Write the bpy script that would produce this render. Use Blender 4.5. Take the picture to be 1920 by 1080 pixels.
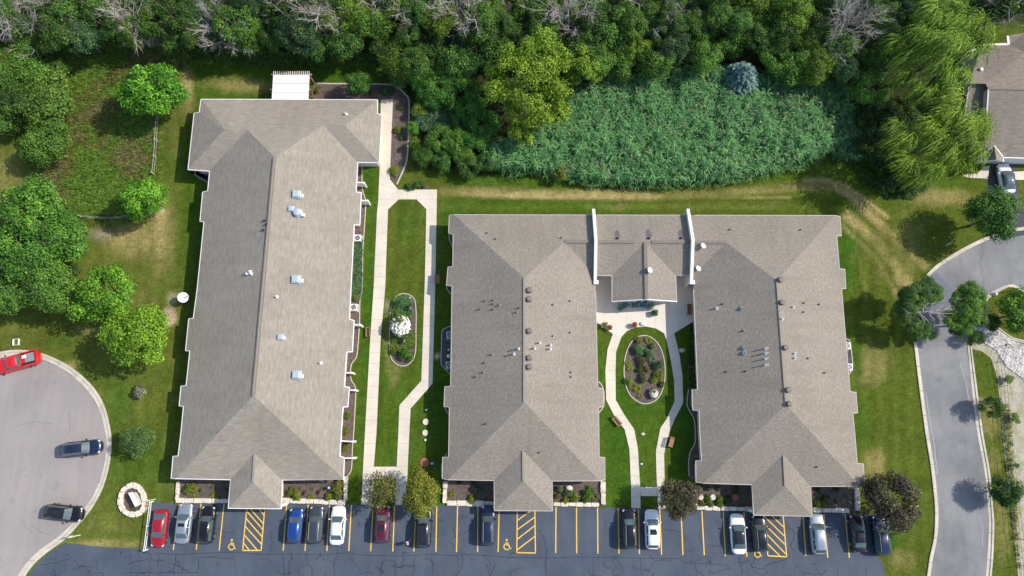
import bpy, bmesh, math, random
import numpy as np
from mathutils import Vector, Matrix
from mathutils.bvhtree import BVHTree

# ------------------------------------------------------------------ camera, sky, sun
S = bpy.context.scene
COL = S.collection
for _o in list(bpy.data.objects):
    bpy.data.objects.remove(_o)
FPX, TILT, HC = 1332.0, math.radians(11.5), 92.0
cam_d = bpy.data.cameras.new('camera')
cam = bpy.data.objects.new('camera', cam_d)
COL.objects.link(cam)
cam.location = (0, 0, HC)
cam.rotation_euler = (TILT, 0, 0)
cam_d.sensor_width = 36
cam_d.lens = FPX / 1920 * 36
cam_d.clip_start = 1
cam_d.clip_end = 3000
S.camera = cam
SUN_EL = math.radians(43)
SUN_AZ = math.atan2(0.22, 1.0)          # measured from +x towards +y
SUN_V = Vector((math.cos(SUN_EL) * math.cos(SUN_AZ), math.cos(SUN_EL) * math.sin(SUN_AZ), math.sin(SUN_EL)))
w = bpy.data.worlds.new('World')
S.world = w
w.use_nodes = True
nt = w.node_tree
sky = nt.nodes.new('ShaderNodeTexSky')
sky.sky_type = 'NISHITA'
sky.sun_disc = False
sky.sun_elevation = SUN_EL
sky.sun_rotation = math.pi / 2 - SUN_AZ
bg = nt.nodes['Background']
bg.inputs['Strength'].default_value = 0.15
nt.links.new(sky.outputs[0], bg.inputs['Color'])
sd = bpy.data.lights.new('sun', 'SUN')
sd.energy = 3.5
sd.angle = math.radians(0.5)
sd.color = (1.0, 0.945, 0.86)
sun = bpy.data.objects.new('sun', sd)
COL.objects.link(sun)
sun.rotation_euler = SUN_V.to_track_quat('Z', 'Y').to_euler()
S.view_settings.view_transform = 'Standard'
S.view_settings.look = 'None'
S.view_settings.exposure = 0.45
S.view_settings.gamma = 1.0
S.view_settings.use_curve_mapping = False

# ------------------------------------------------------------------ mapping helpers
CT, ST = math.cos(TILT), math.sin(TILT)

def ray(px, py):
    u, v = (px - 960) / FPX, (py - 540) / FPX
    return Vector((u, -v * CT + ST, -v * ST - CT))

def P(px, py, h=0.0):
    """The point at height h that the photograph shows at pixel (px, py)."""
    d = ray(px, py)
    t = (h - HC) / d.z
    return Vector((d.x * t, d.y * t, h))

def to_px(x, y, z=0.0):
    Y, Z = y, z - HC
    up = Y * CT + Z * ST
    fw = Y * ST - Z * CT
    return 960 + FPX * x / fw, 540 - FPX * up / fw

def mpp(px, py, h=0.0):
    return (P(px + 1, py, h) - P(px, py, h)).length

rnd = random.Random(7)
rng = np.random.default_rng(11)

# ------------------------------------------------------------------ object helpers
def link(o, parent=None):
    COL.objects.link(o)
    if parent is not None:
        o.parent = parent
    return o

def tag(o, label=None, cat=None, group=None, kind=None):
    if label: o['label'] = label
    if cat: o['category'] = cat
    if group: o['group'] = group
    if kind: o['kind'] = kind
    return o

def empty(name, loc=(0, 0, 0), rz=0.0, label=None, cat=None, group=None, kind=None, parent=None):
    o = bpy.data.objects.new(name, None)
    o.empty_display_size = 0.3
    link(o, parent)
    o.location = loc
    o.rotation_euler = (0, 0, rz)
    return tag(o, label, cat, group, kind)

def mesh_np(name, V, F, mat=None, tint=None, smooth=False):
    """A mesh from numpy arrays; F is (M, k) with one k for all faces."""
    me = bpy.data.meshes.new(name)
    V = np.asarray(V, dtype=np.float32)
    F = np.asarray(F, dtype=np.int32)
    m, k = F.shape
    me.vertices.add(len(V)); me.vertices.foreach_set('co', V.ravel())
    me.loops.add(m * k); me.loops.foreach_set('vertex_index', F.ravel())
    me.polygons.add(m)
    me.polygons.foreach_set('loop_start', np.arange(0, m * k, k, dtype=np.int32))
    if smooth:
        me.polygons.foreach_set('use_smooth', np.ones(m, dtype=bool))
    me.update(calc_edges=True)
    if tint is not None:
        a = me.attributes.new('tint', 'FLOAT', 'POINT')
        a.data.foreach_set('value', np.asarray(tint, dtype=np.float32))
    if mat: me.materials.append(mat)
    return me

class MB:
    """Collects simple shapes into one mesh."""
    def __init__(s):
        s.v, s.f = [], []
    def add(s, v, f):
        n = len(s.v)
        s.v += [tuple(p) for p in v]
        s.f += [tuple(i + n for i in q) for q in f]
        return s
    def box(s, c, d, rz=0.0, taper=1.0, M=None):
        x, y, z = d[0] / 2, d[1] / 2, d[2] / 2
        cs, sn = math.cos(rz), math.sin(rz)
        vs = []
        for k in (-1, 1):
            t = taper if k > 0 else 1.0
            for (a, b) in ((-1, -1), (1, -1), (1, 1), (-1, 1)):
                X, Y = a * x * t, b * y * t
                vs.append((c[0] + X * cs - Y * sn, c[1] + X * sn + Y * cs, c[2] + k * z))
        if M is not None: vs = [M @ Vector(p) for p in vs]
        return s.add(vs, [(3, 2, 1, 0), (4, 5, 6, 7), (0, 1, 5, 4), (1, 2, 6, 5), (2, 3, 7, 6), (3, 0, 4, 7)])
    def bar(s, a, b, wd, ht):
        """A square bar from a to b."""
        a, b = Vector(a), Vector(b)
        d = (b - a).normalized()
        up = Vector((0, 0, 1)) if abs(d.z) < 0.95 else Vector((0, 1, 0))
        sd_ = d.cross(up).normalized(); up = sd_.cross(d)
        vs = []
        for p in (a, b):
            for (i, j) in ((-1, -1), (1, -1), (1, 1), (-1, 1)):
                vs.append(p + sd_ * (i * wd / 2) + up * (j * ht / 2))
        return s.add(vs, [(3, 2, 1, 0), (4, 5, 6, 7), (0, 1, 5, 4), (1, 2, 6, 5), (2, 3, 7, 6), (3, 0, 4, 7)])
    def tube(s, pts, rad, n=6, cap=True):
        pts = [Vector(p) for p in pts]
        rings = []
        for i, p in enumerate(pts):
            d = (pts[min(i + 1, len(pts) - 1)] - pts[max(i - 1, 0)]).normalized()
            a = Vector((1, 0, 0)) if abs(d.x) < 0.8 else Vector((0, 1, 0))
            u = d.cross(a).normalized(); v = d.cross(u)
            r = rad[i] if hasattr(rad, '__len__') else rad
            rings.append([p + u * (r * math.cos(2 * math.pi * k / n)) + v * (r * math.sin(2 * math.pi * k / n)) for k in range(n)])
        vs = [q for r_ in rings for q in r_]
        fs = []
        for i in range(len(pts) - 1):
            for k in range(n):
                fs.append((i * n + k, i * n + (k + 1) % n, (i + 1) * n + (k + 1) % n, (i + 1) * n + k))
        if cap:
            fs.append(tuple(range(n))); fs.append(tuple((len(pts) - 1) * n + k for k in reversed(range(n))))
        return s.add(vs, fs)
    def cyl(s, c, r, h, n=16, r2=None):
        r2 = r if r2 is None else r2
        vs = [(c[0] + r * math.cos(2 * math.pi * k / n), c[1] + r * math.sin(2 * math.pi * k / n), c[2]) for k in range(n)]
        vs += [(c[0] + r2 * math.cos(2 * math.pi * k / n), c[1] + r2 * math.sin(2 * math.pi * k / n), c[2] + h) for k in range(n)]
        fs = [(k, (k + 1) % n, n + (k + 1) % n, n + k) for k in range(n)]
        return s.add(vs, fs + [tuple(reversed(range(n))), tuple(range(n, 2 * n))])
    def lathe(s, c, prof, n=20):
        vs, fs = [], []
        for (r, z) in prof:
            vs += [(c[0] + r * math.cos(2 * math.pi * k / n), c[1] + r * math.sin(2 * math.pi * k / n), c[2] + z) for k in range(n)]
        for i in range(len(prof) - 1):
            for k in range(n):
                fs.append((i * n + k, i * n + (k + 1) % n, (i + 1) * n + (k + 1) % n, (i + 1) * n + k))
        return s.add(vs, fs)
    def prism(s, pts, z0, z1):
        """Vertical prism over a 2D outline."""
        n = len(pts)
        ar = sum(pts[i][0] * pts[(i + 1) % n][1] - pts[(i + 1) % n][0] * pts[i][1] for i in range(n))
        if ar < 0: pts = list(reversed(pts))
        vs = [(p[0], p[1], z0) for p in pts] + [(p[0], p[1], z1) for p in pts]
        fs = [(k, (k + 1) % n, n + (k + 1) % n, n + k) for k in range(n)]
        return s.add(vs, fs + [tuple(range(n, 2 * n)), tuple(reversed(range(n)))])
    def mesh(s, name, mat=None, smooth=False):
        me = bpy.data.meshes.new(name)
        me.from_pydata(s.v, [], s.f)
        if smooth:
            me.polygons.foreach_set('use_smooth', [True] * len(me.polygons))
        me.update()
        if mat: me.materials.append(mat)
        return me
    def obj(s, name, mat=None, parent=None, smooth=False):
        o = bpy.data.objects.new(name, s.mesh(name, mat, smooth))
        return link(o, parent)

def add_mesh(name, me, parent=None, loc=(0, 0, 0), rz=0.0, sc=(1, 1, 1)):
    o = bpy.data.objects.new(name, me)
    link(o, parent)
    o.location = loc; o.rotation_euler = (0, 0, rz); o.scale = sc
    return o

def copy_tree(o, parent=None):
    c = o.copy()
    COL.objects.link(c)
    c.parent = parent
    for ch in o.children:
        copy_tree(ch, c)
    return c

def smooth(pts, n=6, closed=False):
    """Catmull-Rom through the points."""
    p = [Vector((q[0], q[1])) for q in pts]
    m = len(p); out = []
    for i in range(m if closed else m - 1):
        if closed: a, b, c, d = p[i - 1], p[i], p[(i + 1) % m], p[(i + 2) % m]
        else: a, b, c, d = p[max(i - 1, 0)], p[i], p[i + 1], p[min(i + 2, m - 1)]
        for k in range(n):
            t = k / n
            q = 0.5 * ((2 * b) + (c - a) * t + (2 * a - 5 * b + 4 * c - d) * t * t + (3 * b - a - 3 * c + d) * t ** 3)
            out.append((q.x, q.y))
    if not closed: out.append((p[-1].x, p[-1].y))
    return out

def resample(pts, n):
    """n + 1 points spread evenly along a polyline."""
    a = np.array([(q[0], q[1]) for q in pts], dtype=float)
    s = np.concatenate([[0], np.cumsum(np.hypot(*np.diff(a, axis=0).T))])
    t = np.linspace(0, s[-1], n + 1)
    return [(float(x), float(y)) for x, y in zip(np.interp(t, s, a[:, 0]), np.interp(t, s, a[:, 1]))]

def W2(pts, h=0.0):
    return [P(x, y, h) for x, y in pts]

def sheet(name, pts, z, mat, parent=None, kind=None):
    """A flat sheet whose outline is given in pixels of the photograph, at height z."""
    me = bpy.data.meshes.new(name)
    bm = bmesh.new()
    vs = [bm.verts.new(P(x, y, z)) for x, y in pts]
    f = bm.faces.new(vs)
    f.normal_update()
    if f.normal.z < 0: f.normal_flip()
    bmesh.ops.triangulate(bm, faces=[f])
    bm.to_mesh(me); bm.free()
    me.materials.append(mat)
    o = link(bpy.data.objects.new(name, me), parent)
    return tag(o, kind=kind)

def ribbon_geo(mb, pts, wd, z0, z1, closed=False):
    """A strip of width wd along world points, from z0 up to z1 (flat when z0 == z1)."""
    p = [Vector((q[0], q[1])) for q in pts]
    n = len(p); L, R = [], []
    for i in range(n):
        if closed: a, b = p[i - 1], p[(i + 1) % n]
        else: a, b = p[max(i - 1, 0)], p[min(i + 1, n - 1)]
        d = (b - a)
        d = d.normalized() if d.length > 1e-9 else Vector((1, 0))
        nn = Vector((-d.y, d.x)) * (wd / 2)
        L.append(p[i] + nn); R.append(p[i] - nn)
    vs, fs = [], []
    m = n if closed else n - 1
    if z1 - z0 < 1e-6:
        for i in range(n): vs += [(L[i].x, L[i].y, z0), (R[i].x, R[i].y, z0)]
        for i in range(m):
            j = (i + 1) % n
            fs.append((2 * i, 2 * i + 1, 2 * j + 1, 2 * j))
    else:
        for i in range(n): vs += [(L[i].x, L[i].y, z0), (R[i].x, R[i].y, z0), (R[i].x, R[i].y, z1), (L[i].x, L[i].y, z1)]
        for i in range(m):
            j = (i + 1) % n
            for k in range(4):
                l = (k + 1) % 4
                fs.append((4 * i + k, 4 * j + k, 4 * j + l, 4 * i + l))
        if not closed:
            fs.append((3, 2, 1, 0)); e = 4 * (n - 1); fs.append((e, e + 1, e + 2, e + 3))
    mb.add(vs, fs)

# ------------------------------------------------------------------ materials
def new_mat(name):
    m = bpy.data.materials.new(name)
    m.use_nodes = True
    return m, m.node_tree, m.node_tree.nodes['Principled BSDF']

def N(nt_, typ, **kw):
    n = nt_.nodes.new(typ)
    for k, v in kw.items():
        if k.startswith('i_'): n.inputs[k[2:].replace('_', ' ')].default_value = v
        else: setattr(n, k, v)
    return n

def mixcol(nt_, fac, a, b, mode='MIX'):
    n = nt_.nodes.new('ShaderNodeMix'); n.data_type = 'RGBA'; n.blend_type = mode
    for s_, v in ((0, fac), (6, a), (7, b)):
        if isinstance(v, bpy.types.NodeSocket): nt_.links.new(v, n.inputs[s_])
        elif s_ == 0: n.inputs[0].default_value = v
        else: n.inputs[s_].default_value = (*v[:3], 1)
    return n.outputs[2]

def ramp(nt_, src, lo, hi, c0=0.0, c1=1.0):
    n = nt_.nodes.new('ShaderNodeMapRange')
    nt_.links.new(src, n.inputs[0])
    n.inputs[1].default_value = lo; n.inputs[2].default_value = hi
    n.inputs[3].default_value = c0; n.inputs[4].default_value = c1
    return n.outputs[0]

def noise(nt_, scale, detail=3.0, rough=0.6, vec=None, dim='3D'):
    n = nt_.nodes.new('ShaderNodeTexNoise')
    n.inputs['Scale'].default_value = scale
    n.inputs['Detail'].default_value = detail
    n.inputs['Roughness'].default_value = rough
    if vec is not None: nt_.links.new(vec, n.inputs['Vector'])
    return n.outputs['Fac']

def wpos(nt_):
    return nt_.nodes.new('ShaderNodeNewGeometry').outputs['Position']

def plain(name, col, rough=0.7, metal=0.0, spec=0.3, grain=0.0, gscale=3.0, coat=0.0, bump=0.0):
    """Colour with a little wear: two noises lighten and darken it."""
    m, t, b = new_mat(name)
    b.inputs['Roughness'].default_value = rough
    b.inputs['Metallic'].default_value = metal
    b.inputs['Specular IOR Level'].default_value = spec
    if coat: b.inputs['Coat Weight'].default_value = coat; b.inputs['Coat Roughness'].default_value = 0.06
    if grain > 0:
        g = t.nodes.new('ShaderNodeTexCoord').outputs['Object']
        f1 = noise(t, gscale, 5, 0.65, wpos(t))
        f = ramp(t, f1, 0.25, 0.75, 1 - grain, 1 + grain)
        sc = t.nodes.new('ShaderNodeVectorMath'); sc.operation = 'SCALE'
        sc.inputs[0].default_value = col[:3]
        t.links.new(f, sc.inputs['Scale'])
        t.links.new(sc.outputs[0], b.inputs['Base Color'])
        if bump:
            bn = t.nodes.new('ShaderNodeBump'); bn.inputs['Strength'].default_value = bump; bn.inputs['Distance'].default_value = 0.03
            t.links.new(f1, bn.inputs['Height']); t.links.new(bn.outputs[0], b.inputs['Normal'])
    else:
        b.inputs['Base Color'].default_value = (*col[:3], 1)
    return m

def rough_ground(name, cols, scales, fine, rough=0.9, bump=0.25, spec=0.2):
    """Blends two or three colours by broad noise and adds fine grain."""
    m, t, b = new_mat(name)
    p = wpos(t)
    c = cols[0]
    for i, cc in enumerate(cols[1:]):
        f = ramp(t, noise(t, scales[i], 4, 0.6, p), 0.38, 0.62)
        c = mixcol(t, f, c, cc)
    g = ramp(t, noise(t, fine[0], 3, 0.7, p), 0.3, 0.7, 1 - fine[1], 1 + fine[1])
    sc = t.nodes.new('ShaderNodeVectorMath'); sc.operation = 'SCALE'
    t.links.new(c, sc.inputs[0]) if isinstance(c, bpy.types.NodeSocket) else None
    t.links.new(g, sc.inputs['Scale'])
    t.links.new(sc.outputs[0], b.inputs['Base Color'])
    b.inputs['Roughness'].default_value = rough
    b.inputs['Specular IOR Level'].default_value = spec
    bn = t.nodes.new('ShaderNodeBump'); bn.inputs['Strength'].default_value = bump; bn.inputs['Distance'].default_value = 0.05
    t.links.new(noise(t, fine[0], 3, 0.7, p), bn.inputs['Height'])
    t.links.new(bn.outputs[0], b.inputs['Normal'])
    return m

def leaf_mat(name, trans=0.3, rough=0.55, spec=0.25):
    """Foliage: the object's own colour, varied leaf by leaf through the tint attribute."""
    m, t, b = new_mat(name)
    oc = t.nodes.new('ShaderNodeObjectInfo').outputs['Color']
    at = t.nodes.new('ShaderNodeAttribute'); at.attribute_name = 'tint'
    y = mixcol(t, ramp(t, at.outputs['Fac'], 1.0, 1.8, 0.0, 0.35), oc, (0.28, 0.33, 0.03))
    sc = t.nodes.new('ShaderNodeVectorMath'); sc.operation = 'SCALE'
    t.links.new(y, sc.inputs[0]); t.links.new(at.outputs['Fac'], sc.inputs['Scale'])
    t.links.new(sc.outputs[0], b.inputs['Base Color'])
    b.inputs['Roughness'].default_value = rough
    b.inputs['Specular IOR Level'].default_value = spec
    tr = t.nodes.new('ShaderNodeBsdfTranslucent'); t.links.new(sc.outputs[0], tr.inputs['Color'])
    mx = t.nodes.new('ShaderNodeMixShader'); mx.inputs[0].default_value = trans
    t.links.new(b.outputs[0], mx.inputs[1]); t.links.new(tr.outputs[0], mx.inputs[2])
    t.links.new(mx.outputs[0], t.nodes['Material Output'].inputs['Surface'])
    return m

def shingle_mat(name, c1, c2, c3, streak=(0.9, 3.2, 1)):
    """Asphalt shingles: courses along the eave in UV metres, blended tabs."""
    m, t, b = new_mat(name)
    uv = t.nodes.new('ShaderNodeUVMap').outputs[0]
    br = t.nodes.new('ShaderNodeTexBrick')
    t.links.new(uv, br.inputs['Vector'])
    br.inputs['Color1'].default_value = (*c1, 1); br.inputs['Color2'].default_value = (*c2, 1)
    br.inputs['Mortar'].default_value = tuple(x * 0.72 for x in c1) + (1,)
    br.inputs['Scale'].default_value = 1.0
    br.inputs['Mortar Size'].default_value = 0.012
    br.inputs['Brick Width'].default_value = 0.33
    br.inputs['Row Height'].default_value = 0.145
    br.inputs['Bias'].default_value = 0.0
    mp = t.nodes.new('ShaderNodeMapping'); t.links.new(uv, mp.inputs['Vector'])
    mp.inputs['Scale'].default_value = streak
    n1 = noise(t, 1.0, 4, 0.65, mp.outputs[0])
    c = mixcol(t, ramp(t, n1, 0.38, 0.64, 0.0, 0.95), br.outputs['Color'], c3)
    n2 = noise(t, 0.16, 3, 0.6, wpos(t))
    mp2 = t.nodes.new('ShaderNodeMapping'); t.links.new(uv, mp2.inputs['Vector']); mp2.inputs['Scale'].default_value = (0.75, 0.10, 1)
    c = mixcol(t, ramp(t, noise(t, 1.0, 4, 0.6, mp2.outputs[0]), 0.50, 0.72, 0.0, 0.30), c, tuple(x * .78 for x in c3))
    n3 = noise(t, 9.0, 2, 0.7, wpos(t))
    a = t.nodes.new('ShaderNodeMath'); a.operation = 'MULTIPLY'
    t.links.new(ramp(t, n2, 0.3, 0.7, 0.93, 1.07), a.inputs[0]); t.links.new(ramp(t, n3, 0.3, 0.7, 0.87, 1.13), a.inputs[1])
    sc = t.nodes.new('ShaderNodeVectorMath'); sc.operation = 'SCALE'
    t.links.new(c, sc.inputs[0]); t.links.new(a.outputs[0], sc.inputs['Scale'])
    t.links.new(sc.outputs[0], b.inputs['Base Color'])
    b.inputs['Roughness'].default_value = 0.92
    b.inputs['Specular IOR Level'].default_value = 0.15
    bn = t.nodes.new('ShaderNodeBump'); bn.inputs['Strength'].default_value = 0.35; bn.inputs['Distance'].default_value = 0.02
    t.links.new(br.outputs['Fac'], bn.inputs['Height']); bn.invert = True
    t.links.new(bn.outputs[0], b.inputs['Normal'])
    return m

M = {}
M['roof_warm'] = shingle_mat('shingles_warm', (0.365, 0.320, 0.256), (0.315, 0.277, 0.223), (0.25, 0.22, 0.18))
M['roof_taupe'] = shingle_mat('shingles_taupe', (0.345, 0.298, 0.240), (0.28, 0.243, 0.198), (0.215, 0.188, 0.156), (2.6, 4.5, 1))
M['roof_brown'] = shingle_mat('shingles_brown', (0.30, 0.25, 0.20), (0.24, 0.202, 0.165), (0.19, 0.16, 0.135))
M['ridge_pale'] = plain('ridge_cap_pale', (0.285, 0.247, 0.203), 0.9, grain=0.15, gscale=4)
M['ridge'] = plain('ridge_cap', (0.20, 0.175, 0.15), 0.9, grain=0.2, gscale=4)
M['fascia_cream'] = plain('cream_aluminium', (0.50, 0.46, 0.40), 0.6, grain=0.08, gscale=1.5)
M['fascia'] = plain('white_aluminium', (0.78, 0.77, 0.74), 0.5, grain=0.06, gscale=1.5)
M['siding'] = plain('cream_siding', (0.62, 0.57, 0.48), 0.7, grain=0.05)
M['parapet'] = plain('cream_stucco', (0.76, 0.73, 0.66), 0.8, grain=0.05, gscale=2)
M['concrete'] = rough_ground('concrete', [(0.69, 0.61, 0.49), (0.60, 0.535, 0.435)], [0.35], (7, 0.07), bump=0.08)
M['patio'] = rough_ground('patio_concrete', [(0.72, 0.645, 0.55), (0.66, 0.595, 0.51)], [0.3], (6, 0.06), bump=0.08)
M['kerb'] = rough_ground('kerb_concrete', [(0.60, 0.54, 0.44), (0.47, 0.42, 0.34)], [0.5], (5, 0.12), bump=0.1)
M['joint'] = plain('dark_joint', (0.40, 0.35, 0.29), 0.95)
M['mulch'] = rough_ground('bark_mulch', [(0.115, 0.085, 0.075), (0.08, 0.062, 0.058), (0.15, 0.115, 0.095)], [1.2, 2.6], (9, 0.5), bump=0.6)
M['gravel_dark'] = rough_ground('dark_gravel', [(0.11, 0.105, 0.11), (0.075, 0.072, 0.078)], [2.5], (8, 0.5), bump=0.6)
M['stone'] = plain('limestone', (0.66, 0.58, 0.47), 0.85, grain=0.22, gscale=2.2, bump=0.4)
M['stone_grey'] = plain('grey_limestone', (0.52, 0.48, 0.42), 0.85, grain=0.25, gscale=2.2, bump=0.4)
M['edging'] = plain('kerbing', (0.50, 0.44, 0.35), 0.85, grain=0.12, gscale=3)
def worn_paint():
    m, t, b = new_mat('yellow_paint')
    p = wpos(t)
    c = mixcol(t, ramp(t, noise(t, 3.2, 5, 0.7, p), 0.54, 0.70, 0.0, 0.75), (0.86, 0.52, 0.05), (0.16, 0.14, 0.11))
    t.links.new(c, b.inputs['Base Color'])
    b.inputs['Roughness'].default_value = 0.75
    return m
M['yellow'] = worn_paint()
M['white'] = plain('white_paint', (0.80, 0.79, 0.77), 0.5, grain=0.05)
M['whitepvc'] = plain('white_pvc', (0.82, 0.81, 0.79), 0.4)
M['galv'] = plain('galvanised', (0.50, 0.56, 0.60), 0.45, metal=0.25, grain=0.08)
M['dark_metal'] = plain('dark_metal', (0.045, 0.045, 0.047), 0.6, grain=0.15)
M['brown_metal'] = plain('brown_vent', (0.06, 0.045, 0.04), 0.6)
M['vent_top'] = plain('vent_top', (0.20, 0.17, 0.15), 0.6, grain=0.1)
M['grey_metal'] = plain('grey_metal', (0.33, 0.33, 0.33), 0.5, metal=0.3)
M['soot'] = plain('soot_stain', (0.13, 0.12, 0.115), 0.95, grain=0.3, gscale=6)
M['wood'] = plain('teak', (0.36, 0.20, 0.10), 0.7, grain=0.2, gscale=6)
M['cedar'] = plain('cedar_stain', (0.30, 0.12, 0.07), 0.75, grain=0.2, gscale=6)
M['weathered'] = plain('weathered_wood', (0.42, 0.38, 0.32), 0.85, grain=0.25, gscale=6)
M['green_plastic'] = plain('green_resin', (0.10, 0.22, 0.17), 0.5, grain=0.08)
M['terracotta'] = plain('terracotta', (0.36, 0.13, 0.08), 0.8, grain=0.12)
M['bark'] = plain('bark', (0.14, 0.11, 0.085), 0.95, grain=0.3, gscale=5)
M['limb'] = plain('grey_limb', (0.25, 0.225, 0.19), 0.9, grain=0.3, gscale=5)
M['dead'] = plain('dead_wood', (0.42, 0.375, 0.335), 0.9, grain=0.25, gscale=5)
M['leaf'] = leaf_mat('leaf')
M['needle'] = leaf_mat('needle', 0.12, 0.6)
M['grassblade'] = leaf_mat('grass_blade', 0.3, 0.6, 0.2)
M['petal'] = plain('white_petal', (0.82, 0.80, 0.70), 0.6, grain=0.08, gscale=9)
M['redpetal'] = plain('red_petal', (0.50, 0.05, 0.05), 0.6, grain=0.2, gscale=9)
M['awning'] = plain('white_awning', (0.80, 0.77, 0.73), 0.6, grain=0.03)
M['tyre'] = plain('rubber', (0.02, 0.02, 0.021), 0.8)
M['rim'] = plain('alloy', (0.55, 0.55, 0.56), 0.3, metal=0.8)
M['glass'] = plain('car_glass', (0.075, 0.105, 0.106), 0.06, spec=0.9)  # base colour lightened to carry sky reflection and sunlit dash
M['dark_glass'] = plain('dark_glass', (.014, .019, .021), 0.06, spec=0.8)
M['trim_black'] = plain('black_trim', (0.012, 0.012, 0.014), 0.45)
M['headlight'] = plain('headlight', (0.75, 0.78, 0.80), 0.1, spec=0.8)
M['taillight'] = plain('taillight', (0.35, 0.01, 0.012), 0.2, spec=0.7)
M['skin'] = plain('skin', (0.50, 0.30, 0.22), 0.6)
M['crack'] = plain('crack_sealant', (0.016, 0.017, 0.019), 0.65)

def asphalt(name, c1, c2, big, grain):
    m, t, b = new_mat(name)
    p = wpos(t)
    c = mixcol(t, ramp(t, noise(t, big, 5, 0.62, p), 0.36, 0.64), c1, c2)
    mp = t.nodes.new('ShaderNodeMapping'); t.links.new(p, mp.inputs['Vector']); mp.inputs['Scale'].default_value = (1.4, 0.12, 1)
    a = t.nodes.new('ShaderNodeMath'); a.operation = 'MULTIPLY'
    t.links.new(ramp(t, noise(t, 14, 2, 0.8, p), 0.3, 0.7, 1 - grain, 1 + grain), a.inputs[0])
    t.links.new(ramp(t, noise(t, 0.9, 3, 0.6, mp.outputs[0]), 0.3, 0.7, 0.94, 1.06), a.inputs[1])
    sc = t.nodes.new('ShaderNodeVectorMath'); sc.operation = 'SCALE'
    c = mixcol(t, ramp(t, noise(t, 0.55, 3, 0.55, p), 0.62, 0.72, 0.0, 0.30), c, tuple(x * .55 for x in c1))
    c = mixcol(t, ramp(t, noise(t, 0.8, 6, 0.75, p), 0.63, 0.72, 0.0, 0.35), c, tuple(x * 1.5 for x in c2))
    t.links.new(c, sc.inputs[0]); t.links.new(a.outputs[0], sc.inputs['Scale'])
    t.links.new(sc.outputs[0], b.inputs['Base Color'])
    b.inputs['Roughness'].default_value = 0.85
    b.inputs['Specular IOR Level'].default_value = 0.25
    return m
M['lot'] = asphalt('sealed_asphalt', (0.062, 0.078, 0.104), (0.084, 0.101, 0.128), 0.22, 0.18)
M['culdesac'] = asphalt('old_asphalt', (0.335, 0.300, 0.278), (0.285, 0.256, 0.240), 0.10, 0.10)
M['road'] = asphalt('worn_asphalt', (0.165, 0.168, 0.172), (0.255, 0.25, 0.242), 0.16, 0.14)
M['drive'] = asphalt('driveway_asphalt', (0.06, 0.06, 0.075), (0.075, 0.075, 0.09), 0.3, 0.15)

# ------------------------------------------------------------------ the ground
def vnoise(x, y, cell, seed):
    """Smooth value noise on numpy arrays, 0..1."""
    g = np.random.default_rng(seed).random((256, 256))
    u, v = x / cell, y / cell
    i, j = np.floor(u).astype(int), np.floor(v).astype(int)
    a, b = u - i, v - j
    a, b = a * a * (3 - 2 * a), b * b * (3 - 2 * b)
    q = lambda di, dj: g[(i + di) % 256, (j + dj) % 256]
    return (q(0, 0) * (1 - a) + q(1, 0) * a) * (1 - b) + (q(0, 1) * (1 - a) + q(1, 1) * a) * b

def seg_dist(X, Y, pts):
    d = np.full(X.shape, 1e9)
    for (x0, y0), (x1, y1) in zip(pts[:-1], pts[1:]):
        dx, dy = x1 - x0, y1 - y0
        t = np.clip(((X - x0) * dx + (Y - y0) * dy) / (dx * dx + dy * dy + 1e-9), 0, 1)
        d = np.minimum(d, np.hypot(X - x0 - t * dx, Y - y0 - t * dy))
    return d

def inside(X, Y, poly):
    r = np.zeros(X.shape, bool)
    n = len(poly)
    for i in range(n):
        (x0, y0), (x1, y1) = poly[i], poly[(i + 1) % n]
        c = ((y0 > Y) != (y1 > Y)) & (X < (x1 - x0) * (Y - y0) / (y1 - y0 + 1e-12) + x0)
        r ^= c
    return r

def poly_soft(X, Y, poly, w):
    s = inside(X, Y, poly)
    d = seg_dist(X, Y, list(poly) + [poly[0]])
    return np.clip(0.5 + np.where(s, d, -d) / (2 * w), 0, 1)

MEADOW = [(100, 95), (190, 82), (330, 100), (345, 120), (310, 160), (296, 215), (290, 330), (268, 360), (252, 405), (150, 408), (120, 372), (70, 345), (110, 290), (140, 240), (150, 170), (90, 130)]
REEDS = [(1075, 175), (1120, 158), (1200, 150), (1290, 136), (1340, 132), (1400, 150), (1470, 148), (1530, 160), (1590, 178), (1590, 205), (1555, 235), (1540, 290), (1500, 308), (1440, 322), (1350, 338), (1250, 345), (1150, 344), (1080, 335), (1010, 322), (940, 318), (905, 300), (940, 270), (1010, 255), (1060, 225)]
WOODS = [(-40, -60), (1960, -60), (1960, 45), (1850, 40), (1850, 160), (1700, 330), (1640, 300), (1580, 215), (1530, 150), (1400, 145), (1120, 155), (1010, 300), (905, 330), (775, 310), (770, 190), (735, 140), (680, 110), (350, 112), (330, 95), (200, 80), (100, 100), (60, 140), (0, 250), (-40, 260)]

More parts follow.
